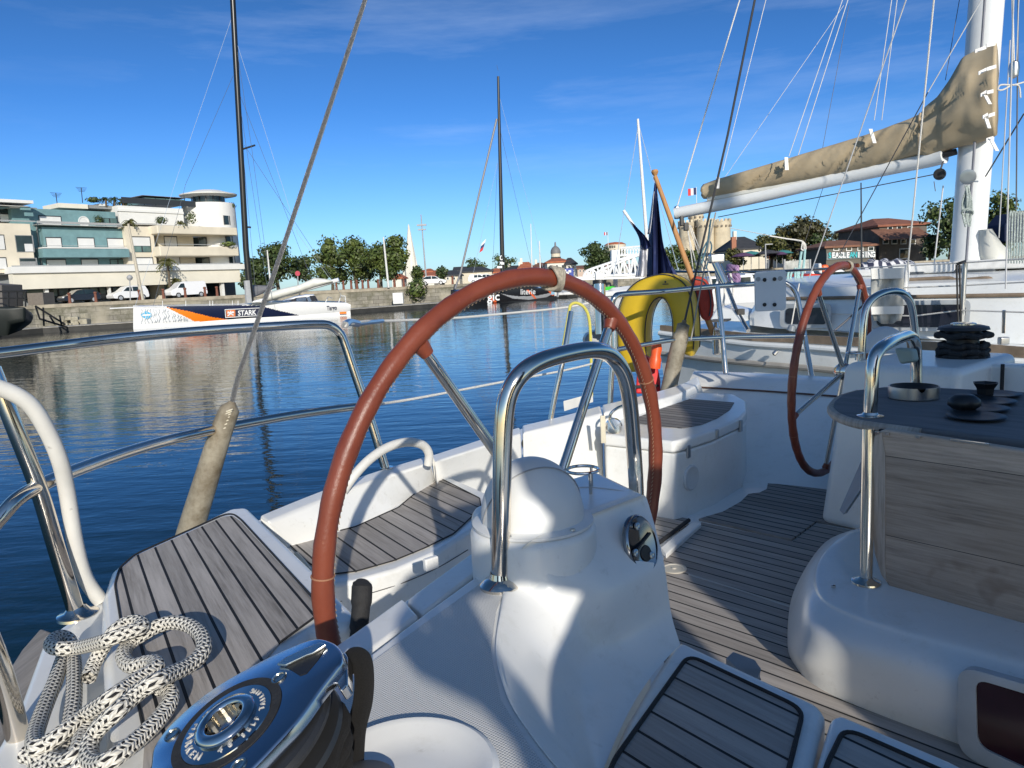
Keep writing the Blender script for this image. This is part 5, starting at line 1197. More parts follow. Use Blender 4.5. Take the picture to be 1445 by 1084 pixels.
# bollards on the quay edge
bol = thing('bollard', V(0, 0, 0), 'x', 'bollard'); MB().lathe([(.16, 0), (.14, .1), (.11, .8), (.16, .86), (.14, .98), (0, 1.02)], V(0, 0, 0), n=10).build('post', plain('rust_brown', (.17, .06, .035), .7), bol, smooth=True)
bl = [(98, 1), (135, 1), (197, 2), (231, 2), (262, 3), (290, 3), (307, 3), (476, 4), (486, 5), (497, 5), (505, 6), (513, 6), (521, 7), (535, 8), (549, 8), (558, 9), (571, 9), (640, 9)]
def edge_at(px):
    d = ray(px, 420); 
    for p, q in zip(edge, edge[1:]):
        e = q-p; den = d.x*e.y - d.y*e.x
        if abs(den) < 1e-9: continue
        t = (p.x*e.y - p.y*e.x)/den; u = (p.x*d.y - p.y*d.x)/den
        if t > 0 and 0 <= u <= 1: return V(d.x*t, d.y*t, QZ)
    return V(d.x*90, d.y*90, QZ)
for i, (x, g_) in enumerate(bl):
    b_ = bol if i == 0 else copy_tree(bol)
    e = edge_at(x)*1.025; e.z = QZ; b_.location = e; b_['label'] = 'small rusty brown bollard in the row along the top of the quay'; b_['group'] = 'bollards along the quay edge'
# ================================================================== cars and van on the quay
CARP = {}
def paint(name, col): return plain(name, col, .25, var=.03, coat=.8)
WHEELM = plain('tyre_black', (.02, .02, .02), .8); RIMM = plain('alloy', (.55, .56, .58), .35, metal=.5)
def car(loc, az, prof, glassprof, L, wid, mat, label, cat, wheels, glasspil=(), name='parked_car'):
    """prof: side outline (0..L front to back, z), extruded across; az: direction of the nose"""
    root = thing(name, loc, label, cat, 'vehicles parked along the quay'); X = V(math.sin(az), math.cos(az), 0); S = V(-X.y, X.x, 0)
    if S.y > 0: S = -S           # S points to the camera
    def P(x, z, s): return loc + X*(L/2-x) + V(0, 0, z) + S*s
    rows = []
    for s, k in ((wid/2-.02, 0), (wid/2, .3), (wid/2-.05, .75), (wid/2-.17, 1.0)): pass
    mb = MB(); n = len(prof)
    def wcurve(z, top): return wid/2 - max(0, (z-.75))*.24
    A = [P(x, z, wcurve(z, 0)) for x, z in prof]; B = [P(x, z, -wcurve(z, 0)) for x, z in prof]
    mb.add(A + B, [tuple(range(n)), tuple(range(2*n-1, n-1, -1))] + [(i, i+n, (i+1) % n + n, (i+1) % n) for i in range(n)])
    mb.build('body', mat, root, bevel=.06, seg=3)
    for gp in glassprof:
        g = MB(); A = [P(x, z, wcurve(z, 0)+.012) for x, z in gp]; g.prism(A, S*-.05); g.build('side_window', GLASS, root)
    for x in wheels:
        w_ = MB().lathe([(0, 0), (.33, 0), (.33, .2), (0, .2)], P(x, .33, wid/2-.17), S, 20).build('wheel', WHEELM, root, smooth=True, ang=40)
        MB().lathe([(.0, .22), (.20, .215), (.22, .19)], P(x, .33, wid/2-.17), S, 14).build('rim', RIMM, w_, smooth=True)
        MB().lathe([(0, 0), (.33, 0), (.33, .2), (0, .2)], P(x, .33, -wid/2+.17), -S, 16).build('wheel', WHEELM, root, smooth=True, ang=40)
    MB().box(P(.12, .68, wid/2-.25), (.22, .32, .16), ax=(X, S, V(0, 0, 1))).build('headlight', plain('lamp_glass', (.7, .7, .7), .1), root, bevel=.03)
    MB().box(P(L-.08, .80, wid/2-.18), (.14, .2, .28), ax=(X, S, V(0, 0, 1))).build('tail_light', plain('lamp_red', (.4, .02, .02), .2), root, bevel=.02)
    return root
hatch = [(.05, .32), (0, .55), (.15, .78), (.95, .95), (1.55, 1.38), (2.2, 1.47), (3.1, 1.45), (3.75, 1.10), (3.9, .85), (3.92, .40), (3.8, .28), (.2, .26)]
hg_ = [[(1.10, .97), (1.62, 1.33), (2.15, 1.40), (2.15, .96)], [(2.25, .96), (2.25, 1.40), (3.0, 1.38), (3.5, 1.08), (3.3, .98)]]
van = [(.05, .40), (0, .75), (.25, 1.02), (.85, 1.22), (1.55, 1.85), (1.9, 1.96), (4.7, 1.96), (4.85, 1.85), (4.88, .55), (4.8, .35), (.2, .30)]
vg_ = [[(1.02, 1.22), (1.52, 1.72), (1.95, 1.74), (1.95, 1.20)]]
mpv = [(.05, .35), (0, .65), (.3, .92), (1.0, 1.06), (1.7, 1.60), (2.2, 1.68), (3.9, 1.64), (4.15, 1.1), (4.2, .5), (4.1, .3), (.2, .28)]
mg_ = [[(1.22, 1.10), (1.72, 1.50), (2.25, 1.56), (2.25, 1.06)], [(2.35, 1.06), (2.35, 1.56), (3.0, 1.55), (3.0, 1.05)]]
CAZ = FAZ + math.pi
def gpt(x, d): p = fpt(x, 600, d); return V(p.x, p.y, QZ)
q1 = gpt(432, 5.0); car(q1, CAZ, hatch, hg_, 3.92, 1.7, paint('paint_black', (.012, .012, .014)), 'black hatchback parked on the quay in front of the shop windows', 'car', (.75, 3.15))
q1 = gpt(712, 5.0); car(q1, CAZ, mpv, mg_, 4.2, 1.7, paint('paint_white', (.75, .75, .74)), 'white passenger van with dark side windows parked between the black hatchback and leaning pole', 'car', (.8, 3.4))
q1 = gpt(1040, 5.0); car(q1, CAZ, van, vg_, 4.88, 1.9, paint('paint_white2', (.78, .78, .78)), 'white panel van parked in front of the short palm', 'van', (.95, 3.95), name='parked_van')
for i, (x, y, Yd, lab) in enumerate(((676, 398, 150, 'left white car before the low cream building'), (688, 398, 150, 'right white car before the low cream building'), (611, 402, 118, 'small white car on the quay at the foot of the floodlight mast'))):
    p = Y(x, y, Yd); p.z = QZ; car(p, R_(90), mpv if i < 2 else hatch, mg_ if i < 2 else hg_, 4.2, 1.7, CARP.get(1) or paint('paint_white', (.75, .75, .74)), lab, 'car', (.8, 3.2))
# ================================================================== racing yachts
def hullside(xs, tops, bots, Yd, S=96):
    """returns f(u,v) -> 3D on the near side; u 0..1 along xs, v 0 top..1 waterline"""
    def lerp(l, x):
        for (a, ya), (b, yb) in zip(l, l[1:]):
            if x <= b or (b, yb) == l[-1]:
                t = (x-a)/(b-a); return ya + (yb-ya)*t
    def f(px, py):
        d = Yd(px); return Y(px, py, d)
    return f, lambda x: lerp(tops, x), lambda x: lerp(bots, x)
def inpoly(x, y, P):
    c = False; n = len(P); j = n-1
    for i in range(n):
        if (P[i][1] > y) != (P[j][1] > y) and x < (P[j][0]-P[i][0])*(y-P[i][1])/(P[j][1]-P[i][1])+P[i][0]: c = not c
        j = i
    return c
def racer(name, label, x0, x1, tops, bots, Yd, beamv, mats, polys, NX=240, NY=22, bowleft=True, flare=.25):
    f, T, B = hullside(None, tops, bots, Yd)
    mb = MB(); rows = []
    for j in range(NY+1):
        r = []
        for i in range(NX+1):
            px = x0 + (x1-x0)*i/NX; t = j/NY; py = T(px) + (B(px)-T(px))*t
            p = f(px, py); u = i/NX if bowleft else 1-i/NX
            r.append(p + beamv*(flare*t**2*min(1, u*3)*.25))
        rows.append(r)
    base = len(mb.v)
    for j in range(NY):
        for i in range(NX):
            px = x0 + (x1-x0)*(i+.5)/NX; t = (j+.5)/NY; py = T(px) + (B(px)-T(px))*t; mi = 0
            for k, P in polys:
                if inpoly(px, py, P): mi = k
            mb.f.append((j*(NX+1)+i, j*(NX+1)+i+1, (j+1)*(NX+1)+i+1, (j+1)*(NX+1)+i)); mb.m.append(mi)
    mb.v += [p for r in rows for p in r]
    # far side, deck, transom, underwater skirt
    mb.cur = 0
    def wv(i):
        u = i/NX if bowleft else 1-i/NX
        return beamv*(min(1, (u*2.2)**.6) if u > 0 else .01)
    st = 6; idx = list(range(0, NX+1, st)); NT = [rows[0][i] for i in idx]; NB = [rows[-1][i] for i in idx]
    FT = [rows[0][i] + wv(i) for i in idx]; FB = [rows[-1][i] + wv(i)*.8 for i in idx]
    mb.grid([NT, [p.lerp(q, .5) + V(0, 0, .12) for p, q in zip(NT, FT)], FT, FB])
    e = -1 if bowleft else 0
    mb.add([NT[e], FT[e], FB[e], NB[e]], [(0, 1, 2, 3)])
    mb.grid([NB, [p - V(0, 0, .5) for p in NB]])
    root = thing(name, (NT[0]+FT[-1])/2 * 1, label, 'racing yacht'); root.location.z = 0
    mb.build('hull', mats, root, smooth=True, ang=40, merge=False)
    return root, f, T, B, NT, FT
WH_R = plain('racer_white', (.74, .75, .76), .25, var=.03, coat=.4); NAVY_R = plain('racer_navy', (.010, .016, .050), .25, var=.1, coat=.4); ORG_R = plain('racer_orange', (.80, .20, .01), .35, var=.05)
Yb = lambda x: 56 + (x-188)*6.5/306
navyP = [(231, 432), (300, 430), (366, 431.5), (396, 439), (425, 445.5), (380, 448), (340, 450.6), (316, 451), (262, 440.5)]
orgP = [(234, 433.5), (262, 438.5), (300, 447.8), (322, 451), (300, 453), (275, 454.2), (256, 444.5)]
ry, f1, T1, B1, NT, FT = racer('racing_yacht', 'white racing yacht with navy and orange bow graphics and a tall black mast', 188, 495,
  [(188, 433.4), (231, 432.6), (340, 430.8), (369, 427), (420, 426), (489, 427.5), (495, 430)], [(188, 462.5), (192, 461.5), (275, 454.9), (340, 449.7), (421, 445.5), (495, 439.6)], Yb, V(-.35, .94, 0)*3.9, [WH_R, NAVY_R, ORG_R], [(1, navyP), (2, orgP)])
def onhull(f, Yoff=.06):
    return lambda px, py, z=0: f(px, py) + V(0, -Yoff - z, 0)
def hulltext(s, x0, x1, y0, y1, mat, root, f, size, sx, slope, bold=0, nm='lettering'):
    cx, cy = (x0+x1)/2, (y0+y1)/2
    k = F/f(cx, cy).y
    text(s, nm, size, mat, root, None or V(0, 0, 0), V(1, 0, 0), V(0, 0, 1), ext=.01, fn=lambda a, b, c: f(cx + a*k, cy - b*k + slope*a*k) + V(0, -.06 - c, 0), sx=sx, bold=bold)
def hullpoly(nm, P, mat, root, f, off=.04, th_=.02):
    mb = MB(); mb.prism([f(x, y) + V(0, -off, 0) for x, y in P], V(0, th_, 0)); return mb.build(nm, mat, root)
hullpoly('sponsor_panel', [(318, 437.2), (366.6, 434.8), (366.4, 445.4), (319, 448.2)], plain('deep_navy', (.008, .012, .04), .3), ry, f1, .03)
for P in ([(317.5, 436.6), (367, 434.2), (367, 435.0), (317.6, 437.4)], [(317.5, 437), (318.3, 437), (319.2, 448.4), (318.4, 448.6)], [(366.2, 434.6), (367, 434.6), (366.8, 446), (366, 446)], [(318.4, 447.8), (366.6, 445.0), (366.6, 445.8), (318.4, 448.7)]):
    hullpoly('panel_border', P, WH_R, ry, f1, .05)
hullpoly('orange_square', [(319.6, 437.9), (332.2, 437.2), (332.4, 446.6), (320.3, 447.4)], plain('logo_orange', (.62, .17, .04), .4), ry, f1, .055)
for (xa, ya), (xb, yb) in (((322, 440), (330, 445)), ((330, 439.5), (322, 446)), ((326, 438.6), (326.3, 442)), ((321.5, 442), (331, 441.2))):
    MB().tube([f1(xa, ya) + V(0, -.09, 0), f1(xb, yb) + V(0, -.09, 0)], .05, 5).build('logo_stroke', WH_R, ry)
hulltext('STARK', 333, 365, 437, 446.5, WH_R, ry, f1, .56, .86, -.052, bold=.012)
hullpoly('blue_rhombus', [(206.5, 438.6), (214.8, 443.4), (215, 446.4), (208, 451), (200, 446.4), (199.6, 443.8)], plain('logo_blue', (.05, .38, .62), .4), ry, f1, .04)
hullpoly('rhombus_bar', [(201.5, 443.8), (213, 443.2), (213.1, 445.4), (201.6, 446.2)], WH_R, ry, f1, .06)
hulltext('Targo', 461, 476, 431, 438, NAVY_R, ry, f1, .44, .8, -.04, bold=.008)
rnd = random.Random(3)
wv_ = MB()   # pale wavy lines on the bow
for k in range(16):
    x = 200 + k*4.2 + rnd.uniform(-1, 1); y0 = 436 + max(0, (x-232)*.42); y1 = 457 - (x-190)*.07
    if y1 - y0 < 3: continue
    pts = [f1(x + 1.2*math.sin(j*1.3 + k) + j*.12, y0 + (y1-y0)*j/9) + V(0, -.03, 0) for j in range(10)]; wv_.tube(pts, .035, 4)
wv_.build('wave_pattern', plain('pale_grey_ink', (.58, .61, .63), .4), ry, smooth=True)
hullpoly('boot_patch', [(479, 440.4), (489, 439.8), (489, 442.6), (480, 443)], ORG_R, ry, f1, .04)
# deck house
def lif(x, y, s): return f1(x, y) + V(-.35, .94, 0)*s
ch = MB(); sec = []
for x, yt, yb_ in ((392, 427.5, 428), (405, 423, 428), (420, 418, 428), (436, 415.5, 428), (446, 415.5, 428), (452, 424, 428)):
    sec.append([lif(x, yb_, 1.2), lif(x, yt + .8, 1.3), lif(x, yt, 1.9), lif(x, yt, 2.8), lif(x, yb_, 3.2)])
ch.grid(sec); ch.build('deckhouse', WH_R, ry, smooth=True, ang=50)
for P in ([(404, 427), (420, 420.4), (434, 419.2), (437, 425), (436, 426.5)], [(439, 417.5), (447, 417.4), (451, 424.5), (442, 425.2)]):
    MB().prism([lif(x, y, 1.22) for x, y in P], V(0, .03, 0)).build('window', NAVY_R, ry)
MB().prism([lif(x, y, 1.18) for x, y in ((420, 421.2), (434, 420.4), (434, 424.6), (420, 425))], V(0, .03, 0)).build('sponsor_plate', plain('pale_blue_plate', (.55, .60, .65), .4), ry)
BLKM = plain('carbon_black', (.010, .010, .011), .3, scale=2)
md = 59.5
MB().tube([Y(354, 426, md), Y(347, 350, md), Y(340, 220, md), Y(332, 70, md), Y(325, -70, md)], [.24, .23, .22, .21, .20], 12).build('mast', BLKM, ry, smooth=True)
MB().tube([Y(352, 428, md-.05), Y(349, 396, md-.05)], [.30, .28], 10).build('mast_foot', LAMPG, ry, smooth=True)
for x0, y0, x1, y1 in ((338, 212, 360, 205), (343, 320, 354, 321), (349, 393, 358, 393)): MB().tube([Y(x0, y0, md), Y(x1, y1, md)], .07, 6).build('spreader', BLKM, ry, smooth=True)
# boom and stacked mainsail
MB().tube([Y(356, 428, md), Y(400, 417, md), Y(478, 395, md)], .17, 8).build('boom', WH_R, ry, smooth=True)
sailp = [[(352, 428), (356, 427)], [(370, 424), (371, 428)], [(384, 411), (385, 424)], [(400, 407), (401, 419)], [(422, 402), (423, 413)], [(444, 392), (445, 406)], [(458, 393.5), (459, 402)], [(470, 396), (471, 398)]]
SAILW = canvas('furled_sail_white', (.60, .60, .55), (.72, .72, .67), .8, 2)
rows = []
for (a_, b_) in sailp:
    A_, B_ = Y(*a_, md), Y(*b_, md); c = (A_+B_)/2; h = (A_-B_)/2
    rows.append([c + h*math.cos(2*math.pi*k/12) + V(0, 1, 0)*.45*math.sin(2*math.pi*k/12) for k in range(12)])
MB().grid(rows, closed=True).build('furled_mainsail', SAILW, ry, smooth=True, ang=60)
GREYSAIL = canvas('grey_sail', (.10, .105, .12), (.16, .165, .18), .7, 1)
rows = []
for x, yt, yb_ in ((352, 402, 422), (365, 402.5, 417), (378, 403, 411), (388, 404, 407)):
    A_, B_ = Y(x, yt, md+1.5), Y(x, yb_, md+1.5); c = (A_+B_)/2; h = (A_-B_)/2; rows.append([c + h*math.cos(2*math.pi*k/10) + V(0, .3, 0)*math.sin(2*math.pi*k/10) for k in range(10)])
MB().grid(rows, closed=True).build('grey_sail_bag', GREYSAIL, ry, smooth=True)
for x, y0 in ((476, 425), (484, 424), (486, 425)): pass
for L_ in ([(479, 427), (482, 417), (488, 418), (489, 427)], [(460, 427), (464, 419), (470, 421)]): MB().tube([lif(*q, .4) for q in L_], .035, 5).build('stern_rail', WH_R, ry)
for x in (229, 262, 296, 300, 328, 336): MB().tube([lif(x, 432.5, .25), lif(x, 424.5, .25)], .025, 5).build('stanchion', WHITEP, ry)
MB().tube([lif(155, 435.5, 0), lif(188, 434, 0), lif(232, 433, 0)], .05, 6).build('bowsprit', WH_R, ry)
RIG_D = plain('rigging_dark', (.10, .12, .15), .5); RIG_L = plain('rigging_pale', (.40, .48, .58), .5)
def rig(lines, par, w=.014):
    for (a_, b_, m_) in lines: MB().tube([Y(*a_), Y(*b_)], w if m_ is RIG_D else w*.9, 4).build('stay', m_, par)
rig([((333, 60, md), (356, 215, md-1), RIG_D), ((356, 215, md-1), (384, 425, md-1), RIG_D), ((337, 130, md), (440, 395, md), RIG_D), ((327, 25, md), (250, 250, md-1), RIG_L), ((250, 250, md-1), (190, 434, 56.2), RIG_L),
     ((329, 107, md), (262, 260, md), RIG_D), ((262, 260, md), (216, 433, 56.6), RIG_D), ((336, 130, md), (380, 425, md), RIG_D), ((340, 180, md), (362, 426, md), RIG_D), ((345, 205, md), (470, 396, md), RIG_D), ((334, 60, md), (420, 330, md), RIG_L), ((420, 330, md), (488, 425, 62), RIG_L)], ry)
# black racing yacht
BLK_R = plain('racer_black', (.012, .012, .014), .25, coat=.4); ORD = plain('racer_red_orange', (.70, .12, .03), .4); GREY_R = plain('racer_grey', (.28, .29, .31), .4)
Y2 = lambda x: 76 + (x-628)*5.0/180
grey2 = [(706, 414), (724, 421.5), (745, 423), (770, 420.5), (788, 410.5), (784, 412), (760, 417), (735, 418.5), (718, 416.8)]
red2 = [[(686, 416), (690, 416), (702, 426), (697, 427)], [(742, 409), (746, 409), (759, 423), (756, 423)], [(771, 408), (775, 408), (783, 417), (779, 417)]]
r2, f2, T2, B2, NT2, FT2 = racer('racing_yacht', 'black racing yacht with white and orange lettering seen through the brown wheel', 636, 786,
  [(636, 411), (700, 408.5), (760, 406.5), (786, 406.5)], [(636, 431), (690, 428.5), (740, 424), (786, 417.5)], Y2, V(-.10, .99, 0)*3.8, [BLK_R, GREY_R, ORD, plain('pale_blue_patch', (.25, .45, .62), .4), WH_R], [(1, grey2)] + [(2, r_) for r_ in red2] + [(3, [(778, 407), (783, 407), (783, 416), (778, 416)]), (4, [(783, 407), (787, 407), (787, 418), (783, 418)])], bowleft=True)
hulltext('literie', 734, 756, 407, 417, WH_R, r2, f2, .88, .78, -.03, bold=0)
hulltext('gic', 680, 713, 412, 426, WH_R, r2, f2, 1.25, .95, -.06, bold=.02)
MB().prism([f2(x, y) + V(0, 1.2, 0) for x, y in ((698, 409), (712, 405), (742, 404), (746, 406), (740, 408))], V(0, 1.0, 0)).build('orange_sail_bag', ORD, r2, bevel=.1)
MB().prism([f2(x, y) + V(0, 1.0, 0) for x, y in ((716, 408), (722, 401), (736, 400.5), (748, 402), (770, 408))], V(0, 1.6, 0)).build('deckhouse', BLK_R, r2, bevel=.1)
m2 = 78
MB().tube([Y(710, 412, m2), Y(708, 330, m2), Y(703, 108, m2)], [.24, .22, .12], 10).build('mast', BLKM, r2, smooth=True)
MB().tube([Y(707.5 + 1.8*math.cos(t), 364 + 3*math.sin(t), m2-.35) for t in [.6, 1.2, 2, 3, 4, 5]], .07, 6).build('mast_mark', WH_R, r2)
for x, y, w_ in ((709, 372, .35), (707.5, 371, .3), (705, 377, .5)): MB().box(Y(x, y, m2-.35), (w_, .08, .22)).build('mast_mark', WH_R, r2)
RIG_M = plain('rigging_grey', (.20, .20, .21), .5)
MB().tube([Y(701, 168, m2), Y(650, 385, m2-1), Y(642, 408, m2-2)], .10, 6).build('furled_jib', RIG_M, r2)
rig([((704, 134, m2), (752, 312, m2), RIG_L), ((752, 312, m2), (770, 395, m2), RIG_L), ((702, 230, m2), (668, 385, m2), RIG_L), ((705, 180, m2), (757, 405, m2), RIG_D), ((702, 230, m2), (694, 406, m2), RIG_D), ((703, 100, m2), (701, 92, m2), RIG_D)], r2)
fl = thing('small_flag', Y(683, 355, 76.2), 'small white, blue and red flag flying left of the tall thin black mast', 'flag')
for i, (m_, x0, x1) in enumerate(((FWH, 0, 1), (NAVY, 1, 2), (FRED, 2, 3))):
    a_ = [Y(686 - x0*1.6, 337 + x0*5.5, 76.2), Y(686 - x1*1.6, 337 + x1*5.5, 76.2), Y(680 - x1*1.2, 343 + x1*4.6, 76.2), Y(680 - x0*1.2, 343 + x0*4.6, 76.2)]
    MB().prism(a_, V(0, .02, 0)).build('stripe', m_, fl)
# dark workboat at the left edge
wb = thing('workboat', V(*Y(20, 460, 44)[:2], 0), 'dark steel workboat stern at the left edge of the photo, with rails on deck', 'boat')
def Yz(x, y, d): return Y(x, y, d)
hull = [[Yz(-160, 432, 43), Yz(-160, 455, 43), Yz(-160, 476, 43.3)], [Yz(10, 434, 44), Yz(12, 455, 44), Yz(10, 474, 44.3)], [Yz(36, 432, 44.4), Yz(36, 452, 44.5), Yz(20, 470, 45)], [Yz(48, 446, 46), Yz(44, 456, 46), Yz(30, 466, 46)], [Yz(46, 440, 50), Yz(40, 452, 50), Yz(30, 462, 50)], [Yz(-160, 436, 50), Yz(-160, 452, 50), Yz(-160, 470, 50)]]
hb2 = MB().grid(hull); hb2.add([r[0] for r in hull], [(0, 1, 2, 3, 4, 5)]); hb2.build('hull', plain('hull_black_green', (.012, .016, .015), .5, scale=1), wb, bevel=.15)
mb = MB()
for x in (-2, 12, 24, 36): mb.tube([Yz(x, 433, 44.2), Yz(x, 411, 44.2)], .05, 6)
mb.tube([Yz(-40, 412, 44.2), Yz(38, 411, 44.2)], .05, 6); mb.tube([Yz(-40, 421, 44.2), Yz(38, 421, 44.2)], .035, 6); mb.build('deck_rail', BLACK, wb)
MB().prism([Yz(-30, 400, 46), Yz(2, 402, 46), Yz(4, 434, 46), Yz(-30, 434, 46)], V(0, 2, 0)).build('wheelhouse', plain('brown_grey', (.12, .11, .10), .7), wb, bevel=.05)
MB().prism([Yz(38, 414, 48), Yz(60, 413, 48), Yz(62, 430, 48), Yz(40, 431, 48)], V(0, 1.2, 0)).build('deck_crate', plain('weather_wood', (.16, .14, .12), .8), wb)
gw = thing('gangway', V(*Y(60, 450, 52)[:2], 0), 'dark steel gangway frame leaning on the quay wall beside the workboat', 'gangway')
mb = MB()
for a_, b_ in (((50, 432), (92, 458)), ((56, 450), (95, 462)), ((61, 434), (62, 460)), ((84, 445), (87, 460)), ((50, 432), (56, 450)), ((70, 446), (78, 458))): mb.tube([Y(*a_, 54), Y(*b_, 54)], .07, 6)
mb.build('frame', BLACK, gw)
rnd = random.Random(9)
rb = MB()
for _ in range(60):
    p = Y(rnd.uniform(85, 122), 450, rnd.uniform(61, 66)); s = rnd.uniform(.2, .7); q = V(p.x, p.y, rnd.uniform(.1, 1.2)*(1-abs(p.x+37)/6 if abs(p.x+37) < 5 else .2))
    rb.box(q, (s, s*.8, s*.7), rz=rnd.uniform(0, 3))
tag(rb.build('rubble_heap', plain('pale_rubble', (.36, .33, .25), .95, var=.3, scale=2), bevel=.06), 'heap of pale rubble stones at the foot of the quay wall behind the gangway', 'rubble')
# buoys / small things along the quay
sb = shrub(V(*(edge_at(588)*.995)[:2], 0.4), 2.6, 2.6, 'green bush growing out of the quay wall near the pontoon end', 0, False, 77, 0, 420, 'bush', 'wall_bush')
bx = MB().box(V(*(edge_at(562)*.97)[:2], .9), (1.1, .8, 1.2)); tag(bx.build('white_locker', WHITEP, bevel=.05), 'small white locker standing on the dark pontoon', 'locker')
# ================================================================== mid-distance buildings
SLATE = plain('slate_roof', (.045, .047, .052), .8, var=.2, scale=1); TILE = plain('red_tile_roof', (.42, .13, .06), .85, var=.3, scale=1.5, bumpy=.3); TILEB = plain('brown_tile_roof', (.20, .095, .06), .85, var=.3, scale=1.5)
LIME = plain('limestone', (.62, .56, .44), .9, var=.14, scale=.3); LIMEW = plain('white_limestone', (.70, .67, .58), .9, var=.1, scale=.3)
def house(x0, x1, ye, yr, d, depth, wall, roof, label, windows=(), hip=True, door=None, name='house', base=QZ, cat='house', chim=0):
    a, b = Y(x0, ye, d), Y(x1, ye, d); ze = (a.z+b.z)/2; zr = Y((x0+x1)/2, yr, d).z; w_ = b.x-a.x
    root = thing(name, V((a.x+b.x)/2, d, base), label, cat)
    MB().box(V((a.x+b.x)/2, d+depth/2, (ze+base)/2), (w_, depth, ze-base)).build('wall', wall, root)
    o = .35; inx = min(w_*.32, depth*.5) if hip else 0
    R = [V(a.x-o, d-o, ze), V(b.x+o, d-o, ze), V(b.x+o, d+depth+o, ze), V(a.x-o, d+depth+o, ze), V(a.x-o*(not hip)+inx, d+depth/2, zr), V(b.x+o*(not hip)-inx, d+depth/2, zr)]
    R2 = [p - V(0, 0, .25) for p in R[:4]]
    rf = MB().add(R + R2, [(0, 1, 5, 4), (1, 2, 5), (2, 3, 4, 5), (3, 0, 4), (0, 6, 7, 1), (1, 7, 8, 2), (2, 8, 9, 3), (3, 9, 6, 0), (6, 9, 8, 7)]).build('roof', roof, root)
    for k in range(chim):
        MB().box(V(a.x + w_*(.25 + .5*k), d+depth*.4, zr), (w_*.06+.3, .8, (zr-ze)*.5+.9)).build('chimney', LIMEW, rf)
    for wx, wy, ww, wh in windows:
        p = Y(wx, wy, d-.04); k = d/F; fr_ = MB().box(p, (ww*k+.2, .08, wh*k+.2)).build('window', WHITEP, root); MB().box(p - V(0, .06, 0), (ww*k, .06, wh*k)).build('pane', GLASS, fr_)
    return root
house(647, 694, 382.5, 375.5, 165, 14, LIME, SLATE, 'low cream building with dark slate roof left of the black mast', [(666, 391, 3, 6), (676, 390, 3, 6), (686, 390, 3, 6)])
house(694, 708, 384, 378, 166, 10, LIMEW, TILE, 'narrow white house with red roof just left of the thin black mast', [(698, 390, 2, 4)])
house(711, 742, 381, 374, 185, 12, LIME, SLATE, 'long pale house with grey roof right of the thin black mast', [(718, 386, 2, 4), (726, 386, 2, 4), (734, 386, 2, 4)], chim=2)
house(730, 756, 380, 369, 178, 10, LIMEW, TILE, 'white house with steep red roof left of the dome', [(738, 385, 2, 3), (748, 385, 2, 3)], chim=1)
house(752, 774, 377, 370, 172, 10, LIME, TILEB, 'cream house with brown roof beside the white mast', [(760, 382, 2, 3)], chim=1)
house(772, 803, 369, 363, 160, 12, LIMEW, TILE, 'white house with orange roof in front of the dome', [(777, 376, 2.2, 3.5), (786, 376, 2.2, 3.5), (794, 376, 2.2, 3.5), (799, 384, 2.2, 3.5)])
house(799, 813, 372, 363, 158, 8, LIMEW, SLATE, 'small white house with dark mansard roof left of the dense dark tree', [(803, 377, 2, 3), (809, 377, 2, 3)])
house(591, 612, 389, 384, 150, 10, LIMEW, TILE, 'small low white house with red roof right of the church', [(598, 393, 2, 3)])
house(626, 648, 388, 381, 150, 10, LIME, SLATE, 'low pale house with grey roof left of the cream building', [(632, 393, 2, 3), (641, 393, 2, 3)])
house(553, 566, 392, 386, 150, 8, LIMEW, TILE, 'tiny white house half hidden by the quay trees', [])
# domed church
dm = Y(784, 356.5, 240); bz = QZ
dr_ = thing('domed_church', V(dm.x, dm.y, bz), 'grey domed church tower rising above the orange roof', 'church'); k = 240/F
zt = Y(784, 356.5, 240).z; zb = Y(784, 372, 240).z
MB().lathe([(0, bz-dm.z*0), (6.4*k, 0), (6.4*k, zt), (0, zt)], V(dm.x, dm.y, 0), n=16).build('drum', LIME, dr_)
for j in range(10):
    a_ = 2*math.pi*j/10; MB().box(V(dm.x + 6.45*k*math.cos(a_), dm.y + 6.45*k*math.sin(a_), zt-.9*3), (.25, 1.0, 2.6), rz=a_).build('window', GLASS, dr_)
zz = [Y(784, y, 240).z for y in (356.5, 353, 350, 348, 347.2)]
MB().lathe([(7.0*k, zt-.3), (7.0*k, zt+.2), (6.6*k, zz[1]), (5.0*k, zz[2]), (2.8*k, zz[3]), (1.3*k, zz[4]), (1.3*k, Y(784, 345, 240).z), (.2, Y(784, 342, 240).z), (0, Y(784, 341, 240).z)], V(dm.x, dm.y, 0), n=20).build('dome', plain('lead_grey', (.16, .165, .17), .6), dr_, smooth=True, ang=40)
# gothic spire
s0 = Y(578, 390, 300); ks = 300/F; tipz = Y(574, 318, 300).z
sp_ = thing('church_spire', V(s0.x, s0.y, QZ), 'pale pointed stone church spire behind the quay trees', 'church spire')
tp = Y(574, 318, 300)
MB().lathe([(10*ks, QZ), (9.6*ks, Y(578, 378, 300).z), (8.0*ks, Y(578, 370, 300).z), (.25, tipz), (0, tipz+.5)], V(tp.x+.7, tp.y, 0), n=8).build('spire', LIMEW, sp_)
for dx, yy in ((9.0, 356), (-6, 360), (13, 364)):
    q = Y(574+dx, yy, 298); MB().lathe([(1.7*ks, QZ), (1.6*ks, q.z-4.2), (0, q.z)], V(q.x, q.y, 0), n=6).build('pinnacle', LIMEW, sp_)
